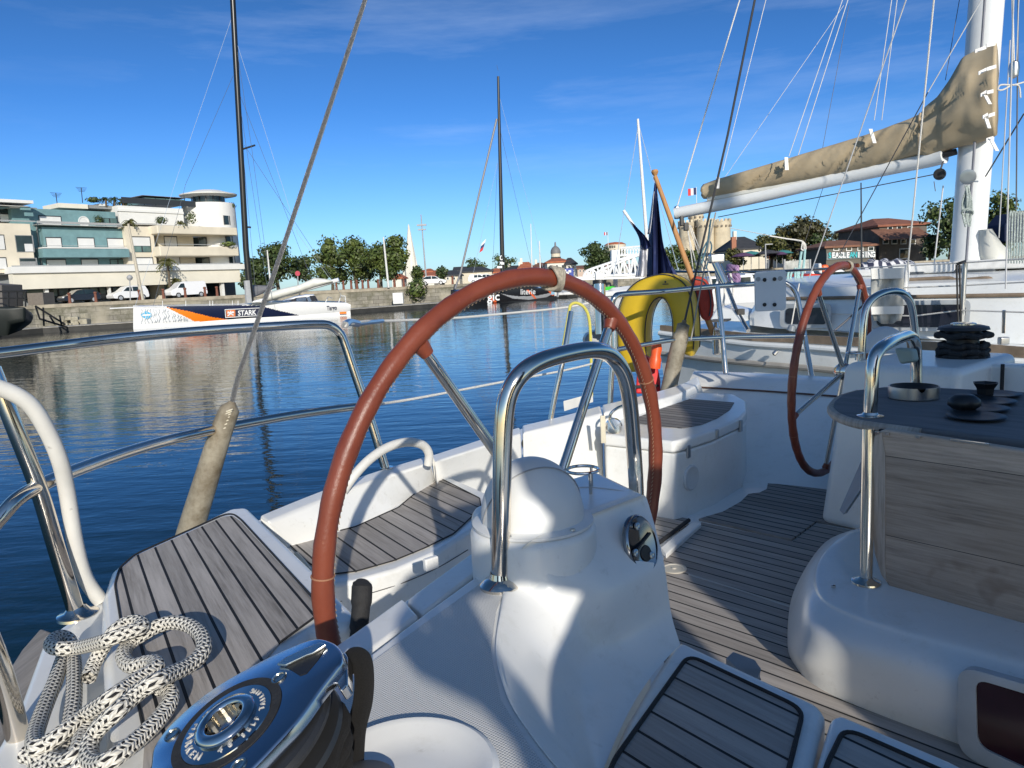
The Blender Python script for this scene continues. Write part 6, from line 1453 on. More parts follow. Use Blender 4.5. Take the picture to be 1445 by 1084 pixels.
# round hill building with flag
hb3 = Y(868, 348, 330); k = 330/F
rbld = thing('round_building', V(hb3.x, hb3.y, QZ), 'round cream building with shallow red roof above the dark trees, flag beside it', 'building')
MB().lathe([(0, QZ), (15*k, QZ), (15*k, Y(868, 345.5, 330).z), (0, Y(868, 345.5, 330).z)], V(hb3.x, hb3.y, 0), n=24).build('wall', LIME, rbld, smooth=True, ang=40)
MB().lathe([(15.5*k, Y(868, 345.5, 330).z), (10*k, Y(868, 342.5, 330).z), (0, Y(868, 341.5, 330).z)], V(hb3.x, hb3.y, 0), n=24).build('roof', TILE, rbld, smooth=True)
for j in range(9):
    q = Y(857 + j*2.6, 348.2, 330 - 14*k*math.sqrt(max(0, 1-((j-4)/5.2)**2)) - .2); MB().box(q, (.5, .2, 1.0)).build('window', GLASS, rbld)
ffl = thing('tricolour_flag', Y(858.5, 350, 320), 'tiny tricolour flag on a pole above the dark trees by the round building', 'flag')
MB().tube([Y(858.5, 350, 320), Y(857.5, 327, 320)], .12, 5).build('pole', WHITEP, ffl)
for i, m_ in enumerate((NAVY, FWH, FRED)): MB().box(Y(856.4 - i*1.6, 330, 320), (.5, .05, 1.3)).build('stripe', m_, ffl)
# keep with round turrets
kp = thing('stone_keep', Y(995, 380, 380), 'pale medieval stone keep with round turrets and battlements left of the dark boom end', 'castle'); kp.location.z = QZ
KST = plain('keep_stone', (.60, .52, .38), .95, var=.22, scale=.16, bumpy=.4, dirt=((.28, .24, .18), .09, .52))
k = 380/F
def turret(x, r, ytop, dd=0, merl=12):
    c = Y(x, ytop, 380+dd); z = c.z
    MB().lathe([(r*k*1.06, QZ), (r*k, QZ+6), (r*k, z-3.2), (r*k*1.09, z-2.4), (r*k*1.09, z-.6), (r*k*.95, z-.6), (0, z-.6)], V(c.x, c.y, 0), n=28).build('turret', KST, kp, smooth=True, ang=40)
    m_ = MB(); m3 = MB()
    for j in range(merl):
        a_ = 2*math.pi*j/merl; m_.box(V(c.x + r*k*1.02*math.cos(a_), c.y + r*k*1.02*math.sin(a_), z-.1), (.7, 2*math.pi*r*k/merl*.55, 1.3), rz=a_)
        m3.box(V(c.x + r*k*1.10*math.cos(a_), c.y + r*k*1.10*math.sin(a_), z-2.9), (.5, 2*math.pi*r*k/merl*.4, .9), rz=a_)
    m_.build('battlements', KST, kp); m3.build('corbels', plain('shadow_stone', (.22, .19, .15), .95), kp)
turret(1018, 12, 311, -2, 14); turret(995, 11.5, 311, -3, 14); turret(970, 12, 313, 3, 14); turret(982, 9.5, 299, 6, 10)
kb = Y(1000, 330, 382); MB().box(V(kb.x-1, 388, (QZ + Y(1000, 314, 380).z)/2), (46*k, 12, Y(1000, 314, 380).z-QZ)).build('wall', KST, kp)
for x, y in ((1004, 338), (1016, 343), (996, 350), (1022, 352)): MB().box(Y(x, y, 380-13*k), (.8, .4, 2.0)).build('slit', GLASS, kp)
kf = thing('tricolour_flag', Y(982.5, 300, 380), 'tricolour flag flying on the stone keep beside the boom end', 'flag')
MB().tube([Y(983.5, 305, 380), Y(982.6, 264, 380)], .14, 5).build('pole', WHITEP, kf)
for i, m_ in enumerate((NAVY, FWH, FRED)): MB().box(Y(980.6 - i*3.9, 270 + i*.7, 380), (1.4, .06, 3.4)).build('stripe', m_, kf)
house(990, 1014, 360, 356, 200, 10, LIME, SLATE, 'small stone house with dark roof at the foot of the keep', [(998, 366, 2, 4)])
hs_k = house(1040, 1082, 350, 331, 150, 16, LIME, SLATE, 'house with large dark slate roof and brick chimney right of the keep', [], hip=True, chim=1)

MB().box(Y(1035, 344, 151), (.9, .9, 2.6)).build('brick_chimney', plain('brick', (.35, .15, .09), .9), hs_k)
# quay houses at right
h1 = house(1166, 1236, 346, 336.5, 96, 9, plain('dark_plaster', (.13, .12, .10), .9), TILEB, 'low quay house with brown roof and turquoise and white graffiti', [(1180, 351, 6, 4), (1198, 351, 6, 4), (1214, 351, 6, 4), (1229, 351, 6, 4)])
p = Y(1201, 360.5, 95.85)
k = 96/F
MB().box(p + V(0, .04, 0), (68*k, .06, 9*k)).build('painted_band', plain('graffiti_ground', (.20, .24, .25), .8), h1)
for i, chh in enumerate('SEACLEANISING'):
    col = 'graffiti_teal' if i in (0, 6, 7) else 'graffiti_white'
    text(chh, 'graffiti_letter', .95, plain(col, (.05, .42, .45) if i in (0, 6, 7) else (.75, .76, .76), .7), h1, Y(1171 + i*5.1, 360.8 - i*.1, 95.75), V(1, 0, 0), V(0, 0, 1), ext=.02, sx=.78, bold=.035)
h2 = house(1241, 1308, 316, 303, 98, 12, plain('brown_stone', (.13, .105, .085), .9, var=.25, scale=1), plain('dull_red_tile', (.26, .10, .06), .9, var=.3, scale=1.5), 'tall brown stone house with red roof left of the neighbouring mast', [(1256, 322, 5, 3), (1269, 322, 5, 4), (1284, 322, 5, 4), (1250, 341, 6, 5), (1262, 341, 6, 5), (1275, 341, 6, 5), (1288, 341, 6, 5), (1276, 358, 12, 12)])
a_, b_ = Y(1239, 333, 96), Y(1308, 328, 96)
MB().prism([V(a_.x, 94.5, a_.z-.5), V(b_.x, 94.5, a_.z-.5), V(b_.x, 98, a_.z+.9), V(a_.x, 98, a_.z+.9)], V(0, 0, -.12)).build('awning_roof', TILEB, h2)
# white lifting footbridge
fbz = thing('footbridge', Y(850, 390, 98), 'white steel truss footbridge ramp rising to the right across the basin', 'footbridge'); fbz.location.z = 0
WST = plain('white_steel', (.75, .76, .76), .5, var=.04)
def truss(chTop, chBot, d, n, r=.13):
    T_ = resample([Y(x, y, d) for x, y in chTop], n); B_ = resample([Y(x, y, d) for x, y in chBot], n); mb = MB()
    mb.tube(T_, r*1.3, 6); mb.tube(B_, r*1.3, 6)
    for i in range(n):
        mb.tube([T_[i], B_[i]], r, 5)
        if i < n-1: mb.tube([T_[i+1], B_[i]] if i % 2 else [T_[i], B_[i+1]], r*.8, 5)
    mb.build('truss_side', WST, fbz)
truss([(824, 388), (829, 381.5), (874, 366.5), (893, 361)], [(823, 390), (836, 389), (876, 387.5), (897, 386.5)], 101, 11)
truss([(838, 389), (845, 382.5), (892, 363), (910, 358)], [(837, 391), (848, 390), (892, 388), (912, 387)], 97, 11)
MB().prism([Y(806, 391, 97), Y(912, 387.5, 97), Y(912, 387.5, 101), Y(806, 391, 101)], V(0, 0, -.45)).build('deck', WST, fbz)
MB().prism([Y(863, 353, 104), Y(875, 352.5, 104), Y(875, 372, 104), Y(863, 372.5, 104)], V(0, 1.5, 0)).build('lift_cabin', WST, fbz, bevel=.05)
mb = MB()
for x in range(876, 906, 4): mb.tube([Y(x, 350, 104), Y(x+3, 361, 104)], .07, 4); mb.tube([Y(x+3, 350, 104), Y(x, 361, 104)], .07, 4)
mb.tube([Y(875, 350, 104), Y(906, 347.5, 104)], .13, 5); mb.tube([Y(875, 361, 104), Y(906, 359, 104)], .13, 5); mb.build('lattice', WST, fbz)
for x in (868, 905): MB().tube([Y(x, 372, 103), V(*Y(x, 390, 103)[:2], -1)], .3, 8).build('pier', WST, fbz)
tent = thing('blue_kiosk', Y(800, 389, 140), 'blue printed kiosk with white lettering marks left of the footbridge', 'kiosk'); tent.location.z = QZ
pb0 = Y(800, 384, 140); MB().box(V(pb0.x, 140, QZ + (Y(800, 379, 140).z-QZ)/2), (17*140/F, 3, Y(800, 379, 140).z-QZ)).build('body', plain('kiosk_blue', (.02, .05, .30), .5), tent, bevel=.2)
for x, y in ((797, 382), (801, 385), (804, 383)): MB().box(Y(x, y, 138.4), (.5, .05, .4)).build('white_mark', WHITEP, tent)
# small craft near the far pontoon
def dinghy(x, y, d, L, cover, label, mat2=None, az=R_(80)):
    p = Y(x, y, d); p.z = 0; root = thing('small_boat', p, label, 'small boat'); X = V(math.sin(az), math.cos(az), 0); S = V(-X.y, X.x, 0); rows = []
    for i in range(13):
        t = i/12; w_ = L*.17*math.sin(min(1, t*1.35 + .18)*math.pi*.5)*(1 if t < .7 else math.sqrt(max(0, 1-((t-.7)/.31)**2))); hh = .55 + .35*t*t; c = p + X*(L*(t-.5))
        rows.append([c + S*w_ + V(0, 0, hh), c + S*w_*.8 + V(0, 0, .1), c - V(0, 0, .1), c - S*w_*.8 + V(0, 0, .1), c - S*w_ + V(0, 0, hh)])
    MB().grid(rows).build('hull', mat2 or WH_R, root, smooth=True); rows2 = [[r[0], (r[0]+r[4])/2 + V(0, 0, .35 if 2 < i < 9 else .05), r[4]] for i, r in enumerate(rows)]
    MB().grid(rows2).build('cover', cover, root, smooth=True)
    MB().box(rows[0][2] + V(0, 0, .9) - X*.2, (.4, .35, .7), rz=-az).build('outboard', BLACK, root, bevel=.08)
    return root
dinghy(857, 405, 84, 4.2, plain('lime_cover', (.08, .70, .06), .5), 'small boat with a bright lime green cover moored beyond the wheel')
dinghy(880, 408, 80, 5, WH_R, 'small white open boat moored right of the lime green one')
dinghy(895, 400, 88, 5, plain('grey_cover', (.35, .36, .37), .6), 'small boat with a grey cover behind the white open boat')
dinghy(806, 413, 86, 7, plain('grey_deck2', (.45, .47, .48), .5), 'grey and white motor boat moored behind the stern of the black racing yacht')
pole(917, 395, 900, 168, 60, .17, .09, WHITEP, 'tall bare white mast between the footbridge and the ensign', name='boat_mast', cat='mast')
rigo = bpy.data.objects['boat_mast.003']
rig([((901, 175, 60), (958, 385, 60), RIG_L), ((901, 175, 60), (866, 390, 60), RIG_L)], rigo, .03)
# ================================================================== neighbouring yacht
def itp(l):
    def f(x):
        if x <= l[0][0]: (a, ya), (b, yb) = l[0], l[1]
        elif x >= l[-1][0]: (a, ya), (b, yb) = l[-2], l[-1]
        else:
            for (a, ya), (b, yb) in zip(l, l[1:]):
                if a <= x <= b: break
        return ya + (yb-ya)*(x-a)/(b-a)
    return f
Yg = itp([(900, 8.9), (932, 8.6), (1062, 7.3), (1217, 6.3), (1445, 5.4), (1640, 4.9)])
ny = thing('sailing_yacht', V(3.4, 7.0, 0), 'neighbouring white sailing yacht with tan sail cover, wooden toe rail and tall white mast', 'sailing yacht')
xs = [932, 965, 1000, 1062, 1106, 1150, 1217, 1294, 1345, 1394, 1445, 1530, 1620]
def prow(tab, off=0, xs_=xs): f = itp(tab); return [Y(x, f(x), Yg(x)+off) for x in xs_]
R0 = [(932, 459), (1000, 465), (1062, 471), (1150, 474), (1217, 477), (1294, 482), (1394, 486), (1445, 490), (1600, 498)]
R1 = [(932, 466), (1000, 474), (1062, 481), (1150, 485), (1217, 489), (1294, 493), (1394, 500), (1445, 505), (1600, 515)]
R2 = [(932, 474), (1000, 484), (1062, 491), (1150, 497), (1217, 502), (1294, 508), (1445, 519), (1600, 530)]
R3 = [(932, 498), (1020, 509), (1180, 522), (1300, 535), (1445, 550), (1600, 565)]
GELN = gelcoat('gelcoat_neighbour', (.76, .78, .77))
r0, r1, r2, r3 = prow(R0), prow(R1), prow(R2), prow(R3, .03)
dirN = V(.62, .78, 0)
rW = [V(p.x, p.y, -.3) + dirN*.35 for p in r3]
hl = MB().grid([r1, [p - dirN*.02 for p in r2], r3, rW])
tr0 = [r1[0], r2[0], r3[0], rW[0]]; hl.add(tr0 + [p + V(1.6, 1.9, 0) for p in tr0], [(0, 1, 5, 4), (1, 2, 6, 5), (2, 3, 7, 6)])
hl.build('hull', GELN, ny, smooth=True, ang=40)
TOEW = plain('toe_rail_wood', (.22, .165, .115), .8, var=.3, scale=6, bumpy=.3)
MB().grid([[p + V(0, 0, .0) for p in r1], [p - dirN*.015 for p in r1], [p - dirN*.015 for p in r0], [p + dirN*.03 for p in r0], [p + dirN*.03 - V(0, 0, .05) for p in r0]]).build('toe_rail', TOEW, ny)
MB().tube([p - dirN*.03 + V(0, 0, 0) for p in r3], .028, 8).build('rubbing_strake', plain('strake_grey', (.32, .30, .27), .6), ny, smooth=True)
MB().tube([p - dirN*.02 for p in prow([(932, 470), (1000, 479), (1062, 486), (1150, 491), (1217, 496), (1294, 501), (1445, 511), (1600, 521)])], .030, 10).build('gunwale_moulding', GELN, ny, smooth=True)
dk0 = [p + dirN*.03 - V(0, 0, .04) for p in r0]; dk1 = [p + dirN*3.0 + V(0, 0, .02) for p in dk0]
MB().grid([dk0, dk1]).build('deck', GELN, ny)
# cabin
cx_ = [1058, 1075, 1100, 1150, 1217, 1294, 1345, 1394, 1445, 1530, 1620]
cb = prow([(1058, 459), (1100, 464), (1200, 468), (1300, 478), (1445, 486), (1600, 496)], .45, cx_)
ct = prow([(1058, 446), (1075, 432), (1100, 421.5), (1200, 420), (1300, 418.5), (1445, 416), (1600, 413)], .55, cx_)
ce = prow([(1058, 445), (1075, 428), (1100, 408), (1200, 405), (1300, 400), (1445, 396), (1600, 391)], .62, cx_)
cf_ = prow([(1058, 442), (1075, 421), (1100, 400), (1200, 397), (1300, 392.5), (1445, 388), (1600, 382)], .85, cx_)
cg = prow([(1058, 440), (1075, 415), (1100, 392), (1200, 386), (1300, 381), (1445, 374), (1600, 368)], 1.9, cx_)
ch_ = prow([(1058, 441), (1075, 416), (1100, 394), (1200, 388), (1300, 384), (1445, 378), (1600, 372)], 2.9, cx_)
cab = MB().grid([cb, ct, ce, cf_, cg, ch_, [V(p.x, p.y, EYE-.6) for p in ch_]])
cab.add([cb[0], ct[0], ce[0], cf_[0], cg[0], ch_[0], V(ch_[0].x, ch_[0].y, EYE-.6)], [tuple(range(7))])
cab.build('coachroof', GELN, ny, smooth=True, ang=35)
MB().tube([p - dirN*.012 for p in ct[2:]], .016, 8).build('trim_moulding', TOEW, ny, smooth=True)
def npoly(l, off, r=.03):
    P = [Y(x, y, Yg(x)+off) for x, y in l]
    return rounded([P[-1].lerp(P[0], .5)] + P + [P[-1].lerp(P[0], .5)], r, 5)[:-1]
for fo, pi_, g_ in (([(1102, 429), (1174, 428), (1172, 463), (1101, 462)], [(1109, 435), (1168, 434), (1167, 458), (1108, 457)], 0), ([(1226, 425), (1371, 423), (1367, 468), (1230, 466)], [(1234, 431), (1364, 429.5), (1360, 462), (1238, 461)], 1)):
    fr_ = MB().prism(npoly(fo, .42, .06), -dirN*.02).build('window', plain('window_frame_grey', (.42, .45, .47), .35), ny)
    MB().prism(npoly(pi_, .395, .05), -dirN*.006).build('pane', plain('cabin_glass', (.018, .020, .030), .08, var=.3, scale=2), fr_)
# grab rails on the roof, in teak
for x0, x1 in ((1250, 1345), (1345, 1400)):
    pts = [Y(x0, itp([(1200, 400), (1445, 392)])(x0) - 1, Yg(x0)+.75), Y(x0+8, 395.5, Yg(x0+8)+.75), Y((x0+x1)/2, 394, Yg((x0+x1)/2)+.75), Y(x1-6, 392.5, Yg(x1-6)+.75), Y(x1+2, 397, Yg(x1)+.75)]
    MB().tube(spline(pts, 4), .016, 8).build('roof_grab_rail', TOEW, ny, smooth=True)
pts = [Y(x, itp([(1085, 407), (1200, 404)])(x), Yg(x)+.75) for x in (1100, 1112, 1150, 1190)]; MB().tube(pts, .014, 8).build('roof_grab_rail', BLACK, ny, smooth=True)
# roof clutter : hatches, coamings
for x, y, w_, h_, m_ in ((1310, 378, .55, .10, WHITEP), (1245, 384, .45, .07, WHITEP), (1420, 372, .6, .09, WHITEP), (1380, 382, .35, .06, plain('hatch_smoke', (.08, .09, .10), .2)), (1290, 386, .3, .05, plain('hatch_smoke', (.08, .09, .10), .2))):
    MB().box(Y(x, y, Yg(x)+1.5), (w_, .45, h_), rz=R_(-42)).build('deck_hatch', m_, ny, bevel=.02)
# mast
MW = plain('mast_white', (.74, .76, .76), .35, var=.03, coat=.3)
mr = []
mY = 7.3
axm = V(.62, -.78, 0); bym = V(.78, .62, 0)
for (x, y) in ((1363, 384), (1364, 375), (1378, 190), (1392, 0), (1398, -80)):
    c = Y(x, y, mY); mr.append([c + bym*(.108*math.cos(t*math.pi/12)) + axm*(.15*math.sin(t*math.pi/12)) for t in range(24)])
mast = MB().grid(mr, closed=True).build('mast', MW, ny, smooth=True, ang=60)
g0 = [Y(x, y, mY-.155) for x, y in ((1364, 376), (1376, 210), (1391, 0), (1397, -80))]
MB().tube([p - bym*.02 for p in g0], .013, 6).build('mast_track', plain('track_grey', (.16, .17, .20), .5), mast)
MB().box(Y(1364, 378, mY), (.42, .36, .06), rz=R_(-38)).build('mast_collar', WHITEP, ny, bevel=.02)
wch = Y(1366, 250, mY-.16); MB().lathe([(.055, -.02), (.055, .03), (.068, .04), (.068, .06), (.03, .065), (0, .06)], wch, (CAM-wch), 24).build('mast_winch', DULLSTEEL, mast, smooth=True)
HALY = plain('green_white_line', (.33, .38, .36), .8, scale=90, var=.5, bumpy=.5)
rnd = random.Random(5); mb = MB()
for k in range(7):
    x = 1358 + k*2.2; pts = [Y(1365 + rnd.uniform(-3, 3), 262, mY-.22), Y(x, 285, mY-.22 + rnd.uniform(-.03, .03)), Y(x + rnd.uniform(-1, 1), 305, mY-.22), Y(1366 + (x-1365)*.5, 316 + rnd.uniform(-4, 5), mY-.22)]
    mb.tube(spline(pts, 5), .008, 6)
mb.tube([Y(1365 + 8*math.cos(t), 300 + 5*math.sin(t*1.0), mY-.24 + .04*math.sin(t)) for t in [j*.4 for j in range(17)]], .009, 6)
mb.build('halyard_coil', HALY, mast, smooth=True)
# boom
bYf = itp([(950, 9.6), (1345, 7.35)])
bp = [(953, 302), (965, 299), (1050, 282), (1150, 259), (1250, 238), (1310, 226), (1333, 220)]
MB().tube(spline([Y(x, y, bYf(x)) for x, y in bp], 4), [.055] + [.072]*24, 16).build('boom', MW, ny, smooth=True)
MB().tube([Y(1332, 219, 7.4), Y(1350, 214, 7.33)], .03, 8).build('gooseneck', BLACK, ny, smooth=True)
MB().box(Y(955, 300, 9.6), (.06, .10, .16)).build('boom_end_fitting', DULLSTEEL, ny, bevel=.02)
# sail cover
def coversec():
    T_ = itp([(994, 260), (1013, 253), (1109, 225), (1228, 189), (1285, 168), (1300, 161), (1306, 152), (1323, 138), (1332, 126), (1341, 113), (1350, 97), (1359, 81), (1376, 72), (1408, 60)])
    B_ = itp([(994, 281), (1089, 264), (1213, 241), (1295, 220), (1311, 221), (1353, 208), (1394, 198), (1408, 190)])
    xs2 = [994 + i*(1406-994)/110 for i in range(111)]; rows = []
    for i, x in enumerate(xs2):
        t_, b_ = T_(x), B_(x); A_, C_ = Y(x, t_, bYf(x)), Y(x, b_, bYf(x)); c = (A_+C_)/2; h = (A_-C_)/2; dep = .10 + .05*min(1, (x-994)/300); row = []
        if x > 1330: dep = .17
        for k in range(28):
            a = 2*math.pi*k/28; p = c + h*(math.cos(a)) - dirN*(dep*abs(math.sin(a))**.7*(1 if math.sin(a) > 0 else -1))
            wr = (p.x*1.9 + p.z*3.3, p.x*.6 - p.z*1.2, p.y)
            n1 = 1 - 2*abs(mnoise.noise(V((x-994)*.055 - math.cos(a)*1.6, math.cos(a)*.25, 3.1))) if x < 1303 else 1 - 2*abs(mnoise.noise(V((x-1300)*.006, math.cos(a)*2.3 + (x-1300)*.017, 5.2))); n2 = mnoise.noise(V((x-994)*.11 - math.cos(a)*2.2, math.cos(a)*.4, 7.7)) if x < 1303 else mnoise.noise(V((x-1300)*.02, math.cos(a)*4.5 + (x-1300)*.02, 9.2))
            p = p - dirN*((n1-.6)*.055 + n2*.014)*(1 if x < 1303 else 1.9)*abs(math.sin(a))
            row.append(p)
        rows.append(row)
    return rows
TAN = canvas('tan_canvas', (.40, .315, .20), (.50, .41, .275), .9, 3)
cv = coversec(); mb = MB().grid(cv, closed=True); mb.add(cv[0], [tuple(range(28))]); mb.add(cv[-1], [tuple(range(28))])
cvo = mb.build('sail_cover', TAN, ny, smooth=True, ang=180)
seam = [p for p in cv[int((1303-994)/(412/110))][2:13]]; MB().tube(seam, .014, 6).build('cover_seam', canvas('tan_seam', (.40, .31, .20), (.45, .36, .24)), cvo, smooth=True)
WSTR = plain('white_webbing', (.78, .77, .74), .7)
for (x0, y0), (x1, y1) in (((1376, 72), (1392, 66)), ((1392, 64), (1405, 61)), ((1381, 103), (1393, 97)), ((1393, 97), (1406, 93)), ((1384, 134), (1392, 129)), ((1393, 130), (1402, 128)), ((1390, 134), (1397, 147)), ((1387, 165), (1394, 161)), ((1395, 163), (1404, 160)), ((1391, 166), (1396, 181)), ((1392, 197), (1402, 194)), ((1399, 198), (1407, 213)), ((1228, 182), (1234, 202)), ((1109, 222), (1110, 240)), ((1013, 250), (1012, 266))):
    yy = bYf(x0) - (.34 if x0 > 1330 else .22)
    MB().prism([Y(x0, y0-2, yy), Y(x1, y1-2, yy), Y(x1, y1+3, yy), Y(x0, y0+3, yy)] if abs(x1-x0) > abs(y1-y0) else [Y(x0-2, y0, yy), Y(x0+3, y0, yy), Y(x1+3, y1, yy), Y(x1-2, y1, yy)], V(0, .008, 0)).build('white_strap', WSTR, cvo)
# white sail bottom showing under the cover
rows = []
for x in range(1000, 1306, 15):
    b_ = itp([(994, 281), (1089, 264), (1213, 241), (1311, 219)])(x); A_, C_ = Y(x, b_-4, bYf(x)), Y(x, b_+7, bYf(x)); c = (A_+C_)/2; h = (A_-C_)/2
    rows.append([c + h*math.cos(2*math.pi*k/10) - dirN*.06*math.sin(2*math.pi*k/10) for k in range(10)])
MB().grid(rows, closed=True).build('sail_foot', SAILW, ny, smooth=True)
# sail bag and sheets by the mast
rows = []
for (xa, xb, y) in ((1378, 1384, 325), (1378, 1398, 338), (1378, 1412, 350), (1379, 1420, 360), (1382, 1420, 370), (1390, 1410, 376)):
    A_, C_ = Y(xa, y, mY-.1), Y(xb, y, mY-.1); c = (A_+C_)/2; h = (C_-A_)/2
    rows.append([c + h*math.cos(2*math.pi*k/14)*(1+.08*math.sin(5*k)) + V(0, .18, 0)*math.sin(2*math.pi*k/14)*(1+.1*math.sin(3*k)) for k in range(14)])
MB().grid(rows, closed=True).build('sail_bag', SAILW, ny, smooth=True, ang=80)
# rigging : each line its own part
RP_, RD_, RW_ = plain('steel_wire_pale', (.50, .51, .52), .5), plain('steel_wire_dark', (.08, .08, .09), .5), WHITEROPE
def zz6(x, y): return 900 + x/2.6495, y/2.6495
def nl(a, b, d0, d1, r, m_, name='shroud', z=True, par=None):
    A_ = zz6(*a) if z else a; B_ = zz6(*b) if z else b
    return MB().tube([Y(*A_, d0), Y(*B_, d1)], r, 6).build(name, m_, par or ny, smooth=True)
nl((387, -20), (148, 770), 9.2, 9.6, .008, RW_, 'topping_lift')
nl((484, -20), (318, 640), 9.4, 9.6, .004, RW_, 'lazy_line')
for a, b in (((772, -20), (565, 585)), ((792, -20), (600, 580)), ((952, -20), (884, 450)), ((972, -20), (912, 450))): nl(a, b, 8.3, 8.3, .0045, RP_, 'lazy_jack')
nl((790, 20), (690, 560), 9.0, 9.0, .003, RD_, 'lazy_jack'); nl((770, 20), (290, 715), 9.6, 9.6, .003, RP_, 'lazy_jack')
nl((1010, -20), (640, 1040), 5.8, 6.6, .0052, RP_); nl((1109, -20), (1008, 1010), 5.6, 6.0, .0068, RW_, 'halyard')
nl((1297, -20), (1085, 345), 6.8, 7.0, .0048, RP_); nl((1085, 345), (750, 960), 7.0, 8.5, .0048, RD_)
nl((1206, -20), (1150, 300), 7.5, 7.5, .0035, RD_); nl((1405, -20), (1375, 1080), 5.4, 5.45, .0058, RP_); nl((1392, 150), (1350, 890), 6.2, 6.4, .005, RP_)
nl((1400, -20), (1406, 245), 5.6, 5.6, .007, RW_, 'halyard'); nl((1425, -20), (1415, 260), 6, 6, .004, RP_)
nl((300, 812), (1120, 650), 9.7, 7.5, .005, RD_, 'guy_line'); nl((1444, 425), (1300, 660), 6.4, 7.1, .006, RD_)
nl((740, 560), (625, 905), 8.6, 8.8, .003, RD_, 'flag_line'); nl((340, 852), (620, 905), 9.4, 8.8, .004, RW_, 'cord')
for x in (1093, 1108, 1133): pass
blk = MB().lathe([(0, -.03), (.045, -.03), (.055, 0), (.045, .03), (0, .03)], Y(1326, 246, 7.3), (CAM-Y(1326, 246, 7.3)), 18).build('boom_block', BLACK, ny, smooth=True)
nl((1331, 228), (1327, 240), 7.35, 7.3, .008, RD_, 'strop', z=False); nl((1331, 262), (1318, 375), 7.3, 7.3, .007, RP_, 'vang_line', z=False)
nl((1318, 256), (1320, 270), 7.3, 7.3, .004, RD_, 'strop', z=False)
bt = MB().lathe([(0, .06), (.03, .04), (.036, 0), (.03, -.05), (0, -.07)], Y(1431, 97, 5.6), (0, 0, 1), 14).build('block', DULLSTEEL, ny, smooth=True)
for pts in ([(1408, 127), (1412, 120), (1430, 120), (1445, 116)], [(1408, 127), (1415, 127), (1428, 120)], [(1431, 120), (1438, 122), (1440, 138)]): MB().tube(spline([Y(x, y, 5.6) for x, y in pts], 4), .006, 6).build('lashing', RW_, ny, smooth=True)
# mainsheet tackle at the boom end
for (x0, x1) in ((968, 980), (972, 990), (974, 996), (970, 972)): nl((x0, 318), (x1+8, 395), 9.5, 9.7, .007, WHITEROPE, 'mainsheet_fall', z=False)
MB().box(Y(962, 312, 9.5), (.05, .05, .12)).build('block', BLACK, ny, bevel=.01); MB().box(Y(968, 320, 9.5), (.06, .05, .10)).build('block', BLACK, ny, bevel=.01)
TEALR = plain('pale_teal_rope', (.30, .48, .48), .8, scale=90, var=.3)
def line(name, pts, r, m_, label=None, d=8, cat='rope', par=None):
    o = MB().tube(spline([Y(*(p if len(p) == 3 else (*p, d))) for p in pts], 5), r, 8).build(name, m_, par, smooth=True)
    if label: tag(o, label, cat)
    return o
line('sheet_tail', [(985, 372), (993, 350), (1000, 340), (1004, 350), (996, 380)], .010, TEALR, d=9.5, par=ny)
line('sheet_tail', [(1003, 310), (998, 345), (990, 372)], .012, TEALR, d=9.5, par=ny)
# turnbuckle and chainplate
MB().tube([Y(1416, 470, 5.62), Y(1417, 438, 5.6)], .013, 10).build('turnbuckle', CHROME, ny, smooth=True); MB().box(Y(1416, 481, 5.65), (.07, .05, .06)).build('chainplate', DULLSTEEL, ny, bevel=.01)
# guard wires, stanchions
st_ = MB().tube([Y(1356, 470, 6.0), Y(1362, 369, 6.0)], .019, 12).build('stanchion', DULLSTEEL, ny, smooth=True)
for dx in (-9, -5): MB().tube([Y(1357+dx+4, 462, 5.97), Y(1359+dx, 374, 5.97)], .008, 6).build('shock_cord', BLACK, st_)
MB().tube([Y(1350, 373, 5.97), Y(1356, 371, 5.95), Y(1362, 369, 5.97)], .012, 6).build('shock_cord', BLACK, st_)
for pts in ([(1075, 385, 8.6), (1200, 379, 7.0), (1359, 371, 6.0), (1450, 365, 5.5)], [(1032, 436, 9), (1100, 441, 7.6), (1290, 446, 6.3), (1355, 438, 6.0), (1450, 441, 5.5)], [(1225, 408, 6.6), (1360, 403, 6.0), (1450, 398, 5.5)]):
    MB().tube([Y(*p) for p in pts], .006, 6).build('guard_wire', RW_, ny, smooth=True)
MB().tube([Y(1277, 410, 6.4), Y(1281, 374, 6.4)], .022, 10).build('white_post', WHITEP, ny, smooth=True)
# weather cloth
WC = canvas('grey_weather_cloth', (.34, .34, .31), (.50, .50, .46), .85, 5)
wc_ = MB(); rows = []
for t in range(9):
    y = 381 + t*9; row = []
    for s in range(8):
        x = 1229 + s*(46/7) + (1 if t > 6 else 0)*(3.5-s)*.6*(t-6); row.append(Y(x, y + (4 if t == 8 and 1 < s < 6 else 0), 6.35 + .03*math.sin(s*1.7+t)))
    rows.append(row)
wco = wc_.grid([spline(r, 4) for r in rows]).build('weather_cloth', WC, ny, smooth=True, solid=.004, ang=170)
for y0, y1 in ((379, 394), (433, 444)): MB().prism([Y(1229, y0, 6.31), Y(1276, y0-1, 6.31), Y(1275, y1-1, 6.31), Y(1230, y1, 6.31)], V(0, .008, 0)).build('pale_band', canvas('pale_band', (.60, .60, .57), (.68, .68, .65)), wco)
